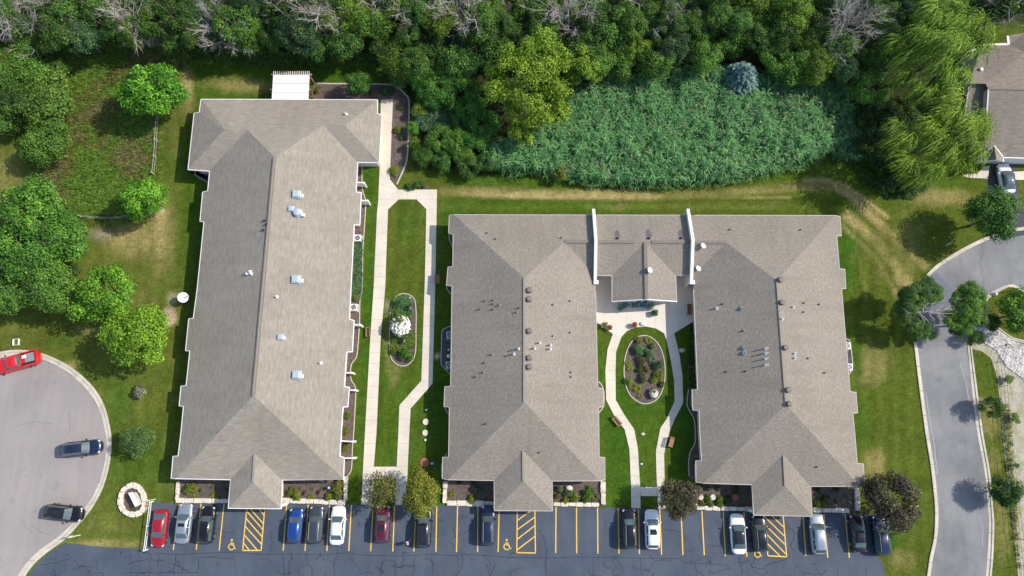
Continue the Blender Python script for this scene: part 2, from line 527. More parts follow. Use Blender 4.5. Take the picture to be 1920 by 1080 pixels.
def lawn_colours(x, y):
    X, Y = to_px(x, y)
    n = len(x)
    big = vnoise(x + 300, y + 300, 9, 1); med = vnoise(x + 300, y + 300, 2.6, 2); sm = vnoise(x + 300, y + 300, 0.8, 3)
    base = np.tile([0.064, 0.110, 0.012], (n, 1))
    lush = np.array([0.030, 0.098, 0.010]); dry = np.array([0.370, 0.285, 0.120]); olive = np.array([0.090, 0.108, 0.018])
    def mixin(c, col, f):
        f = np.clip(f, 0, 1)[:, None]
        return c * (1 - f) + np.asarray(col) * f
    c = base
    # mown lawn differs by place
    E = lambda cx, cy, rx, ry, s=1.0: s * np.clip(1.35 - np.hypot((X - cx) / rx, (Y - cy) / ry), 0, 1)
    B = lambda pts, wd, s=1.0: s * np.clip(1.5 - seg_dist(X, Y, pts) / wd, 0, 1)
    right = np.clip((X - 1560) / 60, 0, 1) * np.clip((Y - 330) / 60, 0, 1)
    c = mixin(c, olive, right * 0.6)
    left = np.clip((355 - X) / 30, 0, 1) * np.clip((Y - 100) / 60, 0, 1)
    c = mixin(c, [.150, .150, .035], left * (.30 + .5 * (med - .3)))
    lu = np.zeros(n)
    for e in [(1590, 470, 26, 95, .9), (1605, 670, 22, 60, .8), (1615, 800, 22, 60, .6), (250, 870, 70, 70, .7), (225, 760, 30, 70, .6), (600, 142, 90, 16, .8), (695, 620, 18, 320, .9),
              (690, 350, 16, 60, .9), (850, 420, 40, 40, .9), (820, 700, 30, 300, .7), (1160, 800, 40, 160, .8), (1210, 700, 70, 120, .6), (1290, 780, 30, 160, .8), (760, 420, 20, 60, .5), (755, 850, 30, 60, .5),
              (1675, 1015, 16, 26, 1.0), (880, 330, 90, 14, .8), (1440, 330, 110, 14, .5), (110, 640, 30, 12, .7), (1860, 690, 25, 40, .3), (320, 280, 14, 60, .5)]:
        lu = np.maximum(lu, E(*e))
    c = mixin(c, lush, lu * (0.65 + 0.6 * (med - .3)))
    dr = np.zeros(n)
    for e in [(255, 450, 70, 45, .75), (300, 440, 30, 90, .75), (350, 170, 16, 60, .8), (460, 160, 90, 18, .55), (330, 260, 14, 60, .3), (250, 560, 60, 40, .4), (170, 620, 50, 10, .55), (130, 685, 20, 10, .6), (200, 985, 50, 26, .35),
              (200, 1020, 90, 10, .7), (1650, 460, 60, 70, .35), (1700, 470, 40, 90, .5), (1765, 370, 80, 22, .6), (1640, 690, 40, 60, .45), (1640, 870, 30, 40, .65), (1690, 1050, 30, 24, .6), (1640, 985, 20, 40, .3),
              (1855, 790, 30, 50, .5), (1880, 980, 22, 90, .45), (1865, 860, 20, 40, .4), (1900, 370, 20, 60, .5), (1880, 590, 30, 20, .5), (20, 330, 40, 60, .45), (20, 620, 40, 16, .4), (1400, 420, 200, 6, .3),
              (727, 640, 12, 90, .45), (800, 590, 8, 30, .5), (742, 700, 14, 50, .4), (1150, 960, 40, 12, .3)]:
        dr = np.maximum(dr, E(*e))
    for b in [([(830, 358), (1000, 366), (1250, 368), (1480, 352), (1560, 348)], 9, .75), ([(960, 371), (1480, 371)], 3, 1.2), ([(1100, 388), (1480, 384)], 9, .35),
              ([(1510, 340), (1550, 342), (1590, 362), (1620, 392), (1680, 450), (1735, 500)], 8, .95), ([(1590, 405), (1640, 450), (1690, 510), (1712, 545)], 11, .85), ([(1640, 400), (1700, 470), (1735, 500)], 6, .55), ([(1690, 520), (1712, 560)], 12, .95), ([(830, 352), (1100, 356), (1300, 362)], 3, .5), ([(1540, 336), (1580, 346), (1620, 372), (1665, 408)], 4, .9), ([(1575, 420), (1640, 480), (1680, 550)], 5, .55), ([(1600, 430), (1625, 560)], 4, .35)]:
        dr = np.maximum(dr, B(*b))
    fr = np.clip((seg_dist(X, Y, [(1722, 640), (1742, 810), (1750, 870), (1758, 940)]) - 4) / 8, 0, 1)
    fine = vnoise(x * 1.0 + 300, y * .45 + 300, .55, 6)
    fx = .45 * med + .35 * sm + .30 * fine
    dr = np.clip(dr * 1.15 - np.clip(.75 - dr, 0, 1) * np.clip((fx - .36) * 3.2, 0, 1) * .8, 0, 1) * np.clip(.55 + .9 * fx, 0, 1)
    c = mixin(c, dry, dr * .95)
    c = mixin(c, olive, np.clip((big - .45) * 2.2, 0, .7) * (1 - lu))
    # mower stripes
    st = 0.5 + 0.5 * np.sin(Y / 4.1 + 1.5 * med)
    c = c * (1 + 0.24 * (st - .5) * np.clip(poly_soft(X, Y, [(825, 325), (1580, 325), (1580, 405), (825, 405)], 10), 0, 1) )[:, None]
    st2 = 0.5 + 0.5 * np.sin(X / 4.6 + med)
    c = c * (1 + 0.20 * (st2 - .5) * poly_soft(X, Y, [(1570, 420), (1720, 420), (1740, 1080), (1610, 1080)], 12))[:, None]
    st3 = 0.5 + 0.5 * np.sin((X + .12 * Y) / 4.3 + med)
    c = c * (1 + 0.16 * (st3 - .5) * poly_soft(X, Y, [(205, 425), (370, 330), (330, 920), (215, 1000), (215, 800)], 12))[:, None]
    c = c * (1 + 0.18 * (st3 - .5) * poly_soft(X, Y, [(700, 390), (800, 390), (790, 870), (690, 870)], 6))[:, None]
    # unmown places
    m = poly_soft(X, Y, MEADOW, 6)
    c = mixin(c, [0.098, 0.110, 0.028], m * .9)
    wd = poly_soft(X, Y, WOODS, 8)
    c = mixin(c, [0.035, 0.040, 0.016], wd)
    rd = poly_soft(X, Y, REEDS, 6)
    c = mixin(c, [0.030, 0.055, 0.025], rd)
    for (e, col) in [((168, 383, 24, 22, 1), (.42, .34, .20)), ((150, 398, 26, 8, .9), (.42, .34, .20)), ((318, 594, 12, 17, 1.2), (.52, .36, .26)), ((190, 440, 22, 12, .8), (.30, .25, .19)),
                     ((325, 560, 12, 14, .5), (.45, .38, .25)), ((1600, 1000, 8, 6, .3), (.3, .25, .15)), ((305, 395, 6, 5, .8), (.45, .35, .24)), ((1840, 755, 16, 10, .6), (.4, .32, .2)),
                     ((725, 575, 6, 12, .5), (.4, .33, .22)), ((820, 668, 6, 6, .8), (.45, .36, .22))]:
        c = mixin(c, col, E(*e) * (0.5 + .9 * sm))
    c = c * (0.86 + 0.28 * sm[:, None]) * (0.92 + 0.16 * med[:, None])
    return c

def axis(lo, hi, step, far):
    a = list(np.arange(lo, hi + 1e-6, step))
    g, s_ = [], step
    x = hi
    while x < far: s_ *= 1.7; x += s_; g.append(x)
    h, s_ = [], step
    x = lo
    while x > -far: s_ *= 1.7; x -= s_; h.append(x)
    return np.array(h[::-1] + a + g)

gx, gy = axis(-80, 80, 0.36, 900), axis(-26, 72, 0.36, 900)
GX, GY = np.meshgrid(gx, gy)
nx, ny = len(gx), len(gy)
VV = np.stack([GX.ravel(), GY.ravel(), np.zeros(nx * ny)], 1)
ii = np.arange((ny - 1) * (nx - 1)); r_, c_ = ii // (nx - 1), ii % (nx - 1)
FF = np.stack([r_ * nx + c_, r_ * nx + c_ + 1, (r_ + 1) * nx + c_ + 1, (r_ + 1) * nx + c_], 1)
def lawn_mat():
    m, t, b = new_mat('turf')
    at = t.nodes.new('ShaderNodeAttribute'); at.attribute_name = 'albedo'
    p = wpos(t)
    a = t.nodes.new('ShaderNodeMath'); a.operation = 'MULTIPLY'
    n1 = noise(t, 5.5, 4, 0.75, p); n2 = noise(t, 1.1, 4, 0.7, p)
    t.links.new(ramp(t, n1, 0.28, 0.72, 0.62, 1.38), a.inputs[0]); t.links.new(ramp(t, n2, 0.3, 0.7, 0.80, 1.20), a.inputs[1])
    a2 = t.nodes.new('ShaderNodeMath'); a2.operation = 'MULTIPLY'
    t.links.new(a.outputs[0], a2.inputs[0]); t.links.new(ramp(t, noise(t, 2.4, 5, 0.8, p), 0.32, 0.68, 0.68, 1.32), a2.inputs[1]); a = a2
    sc = t.nodes.new('ShaderNodeVectorMath'); sc.operation = 'SCALE'
    t.links.new(at.outputs['Color'], sc.inputs[0]); t.links.new(a.outputs[0], sc.inputs['Scale'])
    c = mixcol(t, ramp(t, noise(t, 1.7, 5, 0.75, p), 0.50, 0.70, 0, 0.22), sc.outputs[0], (0.135, 0.135, 0.026))
    t.links.new(c, b.inputs['Base Color'])
    b.inputs['Roughness'].default_value = 0.9; b.inputs['Specular IOR Level'].default_value = 0.0
    bn = t.nodes.new('ShaderNodeBump'); bn.inputs['Strength'].default_value = 0.55; bn.inputs['Distance'].default_value = 0.08
    t.links.new(noise(t, 6.5, 3, 0.8, p), bn.inputs['Height']); t.links.new(bn.outputs[0], b.inputs['Normal'])
    return m
me = mesh_np('lawn', VV, FF, lawn_mat())
ca = me.attributes.new('albedo', 'FLOAT_COLOR', 'POINT')
cc = np.clip(lawn_colours(VV[:, 0], VV[:, 1]), 0.01, 1)
ca.data.foreach_set('color', np.concatenate([cc, np.ones((len(cc), 1))], 1).astype(np.float32).ravel())
tag(link(bpy.data.objects.new('lawn', me)), kind='structure')

# ------------------------------------------------------------------ paved ground
CUL_OUT = [(-70, 690), (-30, 668), (0, 660), (30, 656), (72, 660), (120, 680), (155, 705), (180, 732), (197.5, 765), (207.5, 807), (209.5, 828), (209, 847), (202.5, 885), (190, 922), (170, 957), (145, 987), (120, 1013), (87, 1037), (62, 1060), (45, 1085), (25, 1130), (10, 1190)]
CUL_IN = [(-70, 702), (-30, 680), (0, 672), (30, 667), (70, 671), (112, 689), (143, 711), (170, 740), (187, 770), (197, 809), (199.5, 828), (199, 848), (192.5, 883), (180, 918), (160, 951), (136, 980), (108, 1007), (75, 1031), (50, 1055), (33, 1082), (13, 1128), (-3, 1190)]
RB_OUT = [(1735, 1100), (1742, 1047), (1750, 1010), (1752.5, 972), (1751, 935), (1744, 872), (1734, 810), (1722, 720), (1712.5, 641), (1714, 590), (1728, 537), (1735, 517), (1755, 497), (1790, 474), (1825, 455), (1865, 438), (1905, 428), (1960, 420)]
cul = sheet('cul_de_sac_road', CUL_IN + [(-140, 1190), (-140, 690)], 0.008, M['culdesac'], kind='structure')
LOT = [(287, 942), (330, 943), (500, 944), (650, 946), (840, 948), (960, 950), (1135, 952), (1310, 956), (1500, 961), (1612, 963), (1666, 966), (1667, 1036), (1640, 1036), (1652, 1050), (1658, 1064), (1660, 1090), (1660, 1200), (15, 1200), (28, 1130), (48, 1085), (65, 1062), (90, 1038), (122, 1018), (131, 1019), (200, 1026), (274, 1029), (280, 985)]
lot = sheet('parking_lot', LOT, 0.008, M['lot'], kind='structure')
ROAD_R = [(1960, 520), (1930, 545), (1915, 540), (1902, 534), (1890, 533), (1867, 544), (1850, 553), (1840, 565), (1836, 590), (1826, 615), (1812, 645), (1814, 660), (1822, 727), (1832, 810), (1846, 885), (1852, 950), (1854, 985), (1851, 1047), (1846, 1100)]
RB_IN = [(x + (7 if y > 560 else 5), y + (0 if y > 560 else 5)) for x, y in RB_OUT]
road = sheet('road', list(reversed(ROAD_R)) + list(reversed(RB_IN[::-1]))[0:0] + [(1960, 425)] + RB_IN[::-1][1:], 0.008, M['road'], kind='structure')
# darker patch of newer asphalt where the road meets the turning circle
sheet('asphalt_patch', [(1737, 520), (1757, 511), (1788, 545), (1770, 600), (1745, 600), (1722, 560)], 0.014, plain('patch_asphalt', (0.15, 0.165, 0.19), 0.85, grain=0.15, gscale=2), parent=road)

def kerb_run(root, outer, inner, step, h=0.12, name='kerb_stone', mat='kerb', z0=0.0):
    """Kerb cast in lengths: one object for each length, a groove between them."""
    so, si = smooth(outer, 4), smooth(inner, 4)
    Lw = sum((P(*a) - P(*b)).length for a, b in zip(so[:-1], so[1:]))
    n = max(2, int(Lw / step))
    k = 4
    o, i_ = resample(so, n * k), resample(si, n * k)
    for q in range(n):
        mb = MB()
        A = [P(*o[q * k + j]) for j in range(k + 1)]; Bq = [P(*i_[q * k + j]) for j in range(k + 1)]
        gap = 0.03
        A[0] = A[0].lerp(A[1], gap); A[-1] = A[-1].lerp(A[-2], gap); Bq[0] = Bq[0].lerp(Bq[1], gap); Bq[-1] = Bq[-1].lerp(Bq[-2], gap)
        vs, fs = [], []
        for a, b in zip(A, Bq):
            m_ = a.lerp(b, 0.36)
            vs += [(a.x, a.y, z0), (a.x, a.y, z0 + h), (m_.x, m_.y, z0 + h), (m_.x * .9 + b.x * .1, m_.y * .9 + b.y * .1, z0 + 0.035), (b.x, b.y, z0 + 0.02), (b.x, b.y, z0)]
        for j in range(k):
            for e in range(5):
                fs.append((6 * j + e, 6 * j + e + 1, 6 * (j + 1) + e + 1, 6 * (j + 1) + e))
        fs.append((0, 1, 2, 3, 4, 5)); fs.append(tuple(6 * k + e for e in (5, 4, 3, 2, 1, 0)))
        mb.add(vs, fs)
        mb.obj(name, M[mat], root)

kb = empty('kerb', kind='structure')
kerb_run(kb, CUL_OUT, CUL_IN, 2.4)
kb2 = empty('kerb', kind='structure')
kerb_run(kb2, RB_OUT[:9], RB_IN[:9], 3.0)
kerb_run(kb2, RB_OUT[9:], RB_IN[9:], 3.0)
KR_IN = [(1814, 647), (1822, 727), (1832, 810), (1846, 885), (1852, 950), (1854, 985), (1851, 1047), (1846, 1100)]
KR_OUT = [(1821, 650), (1831, 727), (1842, 810), (1855, 885), (1861, 950), (1863, 985), (1861, 1047), (1856, 1100)]
kb3 = empty('kerb', kind='structure')
kerb_run(kb3, KR_OUT, KR_IN, 3.0)
ISL_OUT = [(1832, 600), (1836, 584), (1841, 566), (1851, 553.5), (1867, 544), (1890, 533.5), (1902, 534), (1916, 541), (1930, 553)]
ISL_IN = [(1838, 600), (1842, 586), (1847, 569), (1855, 558), (1869, 549), (1890, 538.5), (1900, 539), (1912, 545), (1926, 558)]
kb4 = empty('kerb', kind='structure')
kerb_run(kb4, ISL_IN, ISL_OUT, 2.4)
ISL_B = [(1846, 603), (1858, 611), (1870, 619), (1885, 631), (1900, 639), (1930, 645)]
kerb_run(kb4, [(x + 2, y - 5) for x, y in ISL_B], ISL_B, 2.4)

# gravel bed, riprap beside the road
M['gravel'] = rough_ground('pale_gravel', [(0.40, 0.36, 0.29), (0.50, 0.46, 0.40), (0.30, 0.28, 0.16)], [0.45, 0.9], (6, 0.3), bump=0.5)
sheet('gravel_strip', [(1822, 654), (1826, 616), (1838, 598), (1850, 606), (1870, 622), (1885, 634), (1900, 642), (1960, 650), (1960, 1110), (1912, 1110), (1902, 1010), (1892, 925), (1882, 840), (1875, 750), (1868, 700), (1858, 672), (1840, 658)], 0.012, M['gravel'], kind='structure')
def stone_geo(mb, c, r, rz, flat=0.6):
    n = 6
    vs = []
    for z, k in ((0.0, 0.8), (flat * 0.55, 1.0), (flat, 0.55)):
        for q in range(n):
            a = 2 * math.pi * q / n + rz
            rr = r * k * rnd.uniform(0.75, 1.15)
            vs.append((c[0] + rr * math.cos(a) * 1.25, c[1] + rr * math.sin(a) * 0.85, c[2] + z * r * rnd.uniform(.8, 1.2)))
    fs = [(q, (q + 1) % n, n + (q + 1) % n, n + q) for q in range(n)] + [(n + q, n + (q + 1) % n, 2 * n + (q + 1) % n, 2 * n + q) for q in range(n)] + [tuple(range(2 * n, 3 * n))]
    mb.add(vs, fs)
def scatter(poly, count, seed=1):
    r2 = np.random.default_rng(seed)
    xs = [p[0] for p in poly]; ys = [p[1] for p in poly]
    out = np.zeros((0, 2))
    while len(out) < count:
        q = np.stack([r2.uniform(min(xs), max(xs), count * 3), r2.uniform(min(ys), max(ys), count * 3)], 1)
        out = np.concatenate([out, q[inside(q[:, 0], q[:, 1], poly)]])
    return out[:count]
RIP = [(1828, 618), (1838, 600), (1852, 608), (1872, 622), (1886, 634), (1902, 643), (1935, 655), (1935, 730), (1912, 706), (1893, 692), (1874, 668), (1860, 650), (1838, 640)]
mb = MB()
for (x, y) in scatter(RIP, 1100, 5):
    stone_geo(mb, P(x, y, 0.0), rnd.uniform(0.10, 0.26), rnd.uniform(0, 3))
rp = mb.obj('riprap', plain('pale_rubble', (0.52, 0.49, 0.45), 0.85, grain=0.45, gscale=1.5))
tag(rp, 'heap of pale broken rubble stones spilling between the turning circle island and the road', 'riprap', kind='stuff')

# ------------------------------------------------------------------ walks
def slab_run(root, stations, step, z=0.06, name='slab', mat='concrete'):
    for (l0, r0), (l1, r1) in zip(stations[:-1], stations[1:]):
        a, b = P(*l0).lerp(P(*r0), .5), P(*l1).lerp(P(*r1), .5)
        n = max(1, round((b - a).length / step))
        L0, R0, L1, R1 = P(*l0), P(*r0), P(*l1), P(*r1)
        for k in range(n):
            ln = (b - a).length / n
            t0, t1 = k / n + 0.016 / (ln * n), (k + 1) / n - 0.016 / (ln * n)
            q = [L0.lerp(L1, t0), R0.lerp(R1, t0), R0.lerp(R1, t1), L0.lerp(L1, t1)]
            mb_ = MB(); zz = z + rnd.uniform(-.004, .004)
            mb_.prism([(v.x, v.y) for v in q], 0.0, zz)
            mb_.obj(name, M[mat], root)
            JOINT.append([L0.lerp(L1, k / n), R0.lerp(R1, k / n), R0.lerp(R1, (k + 1) / n), L0.lerp(L1, (k + 1) / n)])
JOINT = []
def joint_bed(root):
    mb_ = MB()
    for q in JOINT: mb_.add([(v.x, v.y, 0.052) for v in q], [(0, 1, 2, 3)] if (q[1] - q[0]).cross(q[2] - q[0]).z > 0 else [(3, 2, 1, 0)])
    tag(mb_.obj('joint', M['joint'], root), kind='stuff')
    JOINT.clear()

w1 = empty('path', kind='structure')
slab_run(w1, [((714, 187), (737, 186)), ((713.5, 250), (734, 255)), ((712.5, 307), (731, 336)), ((710.5, 345), (747, 356)), ((709.5, 374), (747.5, 374)), ((707, 400), (727.5, 393)),
              ((700.7, 540), (722.2, 540)), ((694, 640), (713.5, 640)), ((684.5, 810), (706, 810)), ((681, 875), (701, 875)), ((680, 898), (701, 898)), ((677.5, 946), (698, 946))], 1.52)
slab_run(w1, [((747, 356), (747.5, 374)), ((781, 355.5), (781, 374))], 1.5)
slab_run(w1, [((781, 355.5), (819.5, 355.5)), ((781, 374), (819, 374)), ((799.5, 392.5), (818.7, 392.5)), ((796.5, 530), (816.2, 530)), ((790, 714), (811, 719)), ((749, 760), (770, 766)), ((747, 810), (767.5, 810)), ((744, 875), (764.5, 875)), ((743, 898), (763.7, 898)), ((741, 947), (762, 947))], 1.52)
slab_run(w1, [((701, 875), (701, 898)), ((744, 875), (743, 898))], 1.6)
joint_bed(w1)
w2 = empty('path', kind='structure')
slab_run(w2, [((1149, 626), (1165, 632)), ((1139, 655), (1155, 660)), ((1135, 695), (1154, 695)), ((1136.5, 750), (1154.5, 750)), ((1152, 780), (1170, 777)), ((1171, 805), (1189, 805)), ((1180, 842), (1196, 842)), ((1183, 910), (1200, 911)), ((1183.5, 953), (1201, 953))], 1.15)
slab_run(w2, [((1249, 636), (1264, 625)), ((1258, 677), (1273.5, 663)), ((1264, 715), (1279.5, 705)), ((1265, 752), (1281, 755)), ((1250, 785), (1265, 786)), ((1238, 803), (1255, 810)), ((1229.5, 847), (1245, 851)), ((1231, 895), (1246, 895)), ((1234, 954), (1248, 954))], 1.15)
slab_run(w2, [((1200, 913), (1201, 930)), ((1231.5, 913), (1232, 930))], 1.5)
joint_bed(w2)

def clip_poly(poly, a, b, c):
    """Keeps the side a*x + b*y <= c."""
    out = []
    for i in range(len(poly)):
        p, q = poly[i], poly[(i + 1) % len(poly)]
        dp, dq = a * p[0] + b * p[1] - c, a * q[0] + b * q[1] - c
        if dp <= 0: out.append(p)
        if (dp < 0 < dq) or (dq < 0 < dp):
            t = dp / (dp - dq); out.append((p[0] + (q[0] - p[0]) * t, p[1] + (q[1] - p[1]) * t))
    return out
PATIO = [(1110, 512), (1306, 512), (1304, 600), (1285, 612), (1264, 625), (1249, 636), (1245, 625), (1230, 616), (1210, 612), (1190, 614), (1175, 621), (1165, 632), (1149, 626), (1119, 605), (1112, 560)]
pat = empty('patio', kind='structure')
sheet('joint', PATIO, 0.036, M['joint'], parent=pat)
xs_, ys_ = [1100, 1133, 1175, 1204, 1229, 1253, 1273, 1310], [505, 536, 564, 585, 645]
for a0, a1 in zip(xs_[:-1], xs_[1:]):
    for b0, b1 in zip(ys_[:-1], ys_[1:]):
        q = clip_poly(clip_poly(clip_poly(clip_poly(PATIO, 1, 0, a1 - .12), -1, 0, -a0 - .12), 0, 1, b1 - .12), 0, -1, -b0 - .12)
        if len(q) >= 3:
            mb = MB(); w_ = W2(q)
            mb.prism([(v.x, v.y) for v in w_], 0.0, 0.055 + rnd.uniform(-.003, .003))
            mb.obj('slab', M['patio'], pat)

# ------------------------------------------------------------------ planting beds
def edging(pts, wd=0.16, closed=False, h=0.09, mat='edging', parent=None, sm=True, name='bed_edging'):
    p = smooth(pts, 6, closed) if sm else pts
    mb_ = MB(); ribbon_geo(mb_, [P(*q) for q in p], wd, 0.0, h, closed)
    return mb_.obj(name, M[mat], parent)
def bed(pts, mat='mulch', border=None, closed=False, z=0.02, sm=False, wd=0.12):
    b_ = sheet('planting_bed', smooth(pts, 6, True) if sm else pts, z, M[mat], kind='structure')
    if border: edging(border, wd, closed, parent=b_)
    return b_
OV1 = [(756, 550.5), (775, 558), (780, 580), (780, 620), (779, 660), (770, 680), (754, 686.5), (738, 678), (731, 660), (730.5, 620), (733, 580), (740, 560)]
bed(OV1, border=OV1, closed=True, sm=True)
OV2 = [(1207.5, 629), (1228, 638), (1242, 662), (1247, 695), (1243, 728), (1230, 750), (1207.5, 757), (1186, 746), (1174, 725), (1170, 695), (1174, 662), (1187, 638)]
bed(OV2, border=OV2, closed=True, sm=True)
NB = [(590, 157), (725, 158.5), (745, 164), (760, 177), (767, 192), (766, 250), (765, 275), (761, 307), (744, 346)]
bed([(585, 190), (588, 157)] + smooth(NB, 4) + [(732, 336), (733.5, 270), (737.5, 187)], border=NB, wd=0.2)
ED1 = [(679, 311), (679, 340), (680, 357), (684, 370), (686, 380), (684.5, 410), (682, 445), (680.5, 470), (679, 540), (675, 565), (674, 610), (670, 662), (665, 675), (659, 684), (657, 702), (660, 715), (667, 730), (665, 780), (663, 815), (661, 840), (659, 880), (652, 892), (650, 905)]
bed([(655, 304)] + [(679, 304)] + smooth(ED1, 3) + [(625, 905)], border=ED1)
bed([(352, 322), (366, 320), (367, 328), (378, 336), (391, 343), (410, 343), (410, 322)], 'gravel_dark', border=[(366, 320), (367, 328), (378, 336), (391, 343)])
bed([(860, 611), (847, 611), (836, 615), (829, 622), (828, 650), (827, 680), (833, 690), (844, 703), (860, 705)], 'gravel_dark', border=[(848, 611), (836, 615), (829, 622), (828, 650), (827, 680), (833, 690), (846, 704)])
bed([(860, 434), (842, 437), (843, 450), (850, 463), (860, 470)], 'gravel_dark', border=[(842, 437), (843, 450), (850, 465)])
bed([(862, 530), (838, 533), (838, 542), (847, 553), (862, 556)], 'gravel_dark', border=[(838, 533), (838, 542), (848, 554)])
bed([(860, 720), (834, 760), (838, 772), (843, 779), (860, 785)], 'gravel_dark', border=[(833, 760), (838, 772), (844, 780)])
bed([(850, 840), (834, 858), (828, 875), (830, 897), (850, 900)], 'gravel_dark', border=[(838, 850), (831, 862), (828, 878), (829, 895)])
bed([(1560, 635), (1586, 635), (1594, 641), (1597, 660), (1598, 690), (1593, 702), (1560, 704)], 'gravel_dark', border=[(1585, 635), (1593, 640), (1596, 660), (1598, 688), (1591, 703)])
bed([(1325, 600), (1303, 601), (1294, 612), (1292, 660), (1290, 700), (1290, 745), (1296, 772), (1301, 790), (1303, 830), (1293, 850), (1290, 870), (1291, 895), (1305, 905), (1330, 905)], 'mulch', border=[(1291, 730), (1288, 750), (1290, 765), (1300, 783), (1303, 800), (1303, 830), (1294, 848), (1291, 870), (1292, 893)])
bed([(1110, 715), (1122, 715), (1130, 726), (1132, 745), (1131, 762), (1123, 774), (1110, 776)], 'mulch', border=[(1122, 715), (1130, 726), (1132.5, 745), (1131, 762), (1123, 774)])
bed([(780, 354), (806, 354), (803, 347), (795, 344), (770, 346), (756, 351)], 'mulch')
# front beds and their limestone blocks
FRONT = [('planting bed at the front left of the left building', (334, 898), (431, 898), (431, 942), (331, 941)),
         ('b', (529, 898), (652, 896), (650, 945), (529, 944)), ('c', (832, 898), (929, 899), (929, 946), (832, 945)),
         ('d', (1034, 898), (1135, 897), (1136, 949), (1034, 947)), ('e', (1302, 902), (1413, 905), (1413, 957), (1304, 954)), ('f', (1520, 908), (1613, 910), (1612, 961), (1521, 960))]
for q in FRONT: bed(list(q[1:]), 'mulch')

def block(root, c, lx, ly, lz, rz, mat='stone'):
    """One rough limestone block with uneven corners."""
    mb_ = MB()
    j = lambda s: rnd.uniform(-s, s)
    vs = []
    for z, k in ((0, 1.0), (lz * .8, 1.0), (lz, 0.86)):
        for (a, b) in ((-1, -1), (0.1, -1.08), (1, -1), (1.06, 0), (1, 1), (-0.1, 1.05), (-1, 1), (-1.05, 0.1)):
            X, Y = a * lx / 2 * k + j(.05) * lx, b * ly / 2 * k + j(.06) * ly
            vs.append((X, Y, z + (j(.04) if z else 0)))
    fs = [(q, (q + 1) % 8, 8 + (q + 1) % 8, 8 + q) for q in range(8)] + [(8 + q, 8 + (q + 1) % 8, 16 + (q + 1) % 8, 16 + q) for q in range(8)] + [tuple(range(16, 24))]
    mb_.add(vs, fs)
    o = mb_.obj('stone', M[mat], root)
    o.location = c; o.rotation_euler = (0, 0, rz)
    return o
def stone_run(root, pts, wd, step, h=0.35, mat='stone'):
    n = max(2, round(sum((P(*a) - P(*b)).length for a, b in zip(pts[:-1], pts[1:])) / step))
    q = resample(pts, n)
    for a, b in zip(q[:-1], q[1:]):
        A, B_ = P(*a), P(*b); d = B_ - A
        block(root, (A + B_) / 2 + Vector((0, 0, 0.01)), d.length * rnd.uniform(.9, .985), wd * rnd.uniform(.8, 1.1), h * rnd.uniform(.8, 1.1), math.atan2(d.y, d.x), mat)
def stone_border(label, runs, mat='stone'):
    c = P(*runs[0][0][0])
    r = empty('stone_border', label=label, cat='stone edging', group='limestone block edgings of the front beds')
    for pts, wd, step in runs: stone_run(r, pts, wd, step, mat=mat)
    return r
stone_border('pale limestone block edging round the bed left of the left building porch', [([(335.5, 902), (333, 938)], .42, .8), ([(331, 938), (430, 939)], .55, 1.1)])
stone_border('pale limestone block edging round the bed right of the left building porch', [([(530, 902), (529, 930)], .28, .9), ([(529, 938), (648, 942)], .6, 1.0), ([(649, 893), (648, 938)], .5, .9)])
stone_border('limestone block edging round the bed left of the middle building porch', [([(835, 903), (833.5, 943)], .5, .9), ([(838, 943), (927, 944)], .6, 1.15)])
stone_border('limestone block edging round the bed right of the middle building porch', [([(1037, 945), (1122, 946)], .5, .9), ([(1130, 902), (1131, 946)], .62, 1.3)])
stone_border('limestone block edging round the bed left of the right building porch', [([(1300, 915), (1303, 950)], .5, .8), ([(1304, 952), (1411, 954)], .5, 1.0)])
stone_border('greyer limestone block edging round the bed right of the right building porch', [([(1523, 956), (1590, 957)], .55, 1.15), ([(1605, 915), (1607, 957)], .55, 1.1)], 'stone_grey')

# ------------------------------------------------------------------ parking marks
mk = empty('parking_marking', kind='structure')
def line(a, b, wd=0.13, z=0.013, mat='yellow'):
    mb_ = MB(); A, B_ = P(*a, 0), P(*b, 0); d = (B_ - A)
    n = Vector((-d.y, d.x, 0)).normalized() * wd / 2
    mb_.add([(p.x, p.y, z) for p in (A - n, B_ - n, B_ + n, A + n)], [(0, 1, 2, 3)])
    return mb_.obj('line', M[mat], mk)
LINES = [(335.5, 945, 325, 1031), (377, 944.5, 368, 1031), (420, 945, 411, 1032), (537.5, 946, 531, 1032.5), (578, 946, 572, 1033), (618, 946.5, 613, 1033), (659, 947, 654, 1033), (699.5, 947, 695, 1033.5), (740, 947.5, 736.5, 1034),
         (780, 949, 776, 1034), (819, 949, 817.3, 1034.5), (858, 949, 856, 1035), (896, 949.5, 895.5, 1035), (936, 950, 934, 1035), (1042.5, 951, 1042, 1037), (1081, 951.5, 1081.3, 1037.5), (1120.5, 952, 1121, 1038), (1159, 953, 1160.5, 1038.3),
         (1197, 954, 1199, 1039), (1237, 955, 1240.5, 1040), (1277, 957, 1280.5, 1040.5), (1316, 958, 1320.5, 1041), (1356, 959, 1360, 1043), (1395, 960.5, 1400.5, 1044), (1505.5, 964, 1511, 1042.5), (1544.5, 964, 1552, 1045.5), (1584.5, 964.5, 1592.5, 1046)]
for x0, y0, x1, y1 in LINES: line((x0, y0), (x1, y1))
for L_ in [[(463.5, 947), (455, 1032), (489.7, 1032), (497, 947)], [(970, 952), (969, 1036), (1004, 1037), (1002.8, 952)], [(1432.5, 962), (1439.8, 1042), (1475, 1044), (1468, 962)]]:
    for a, b in zip(L_[:-1], L_[1:]): line(a, b)
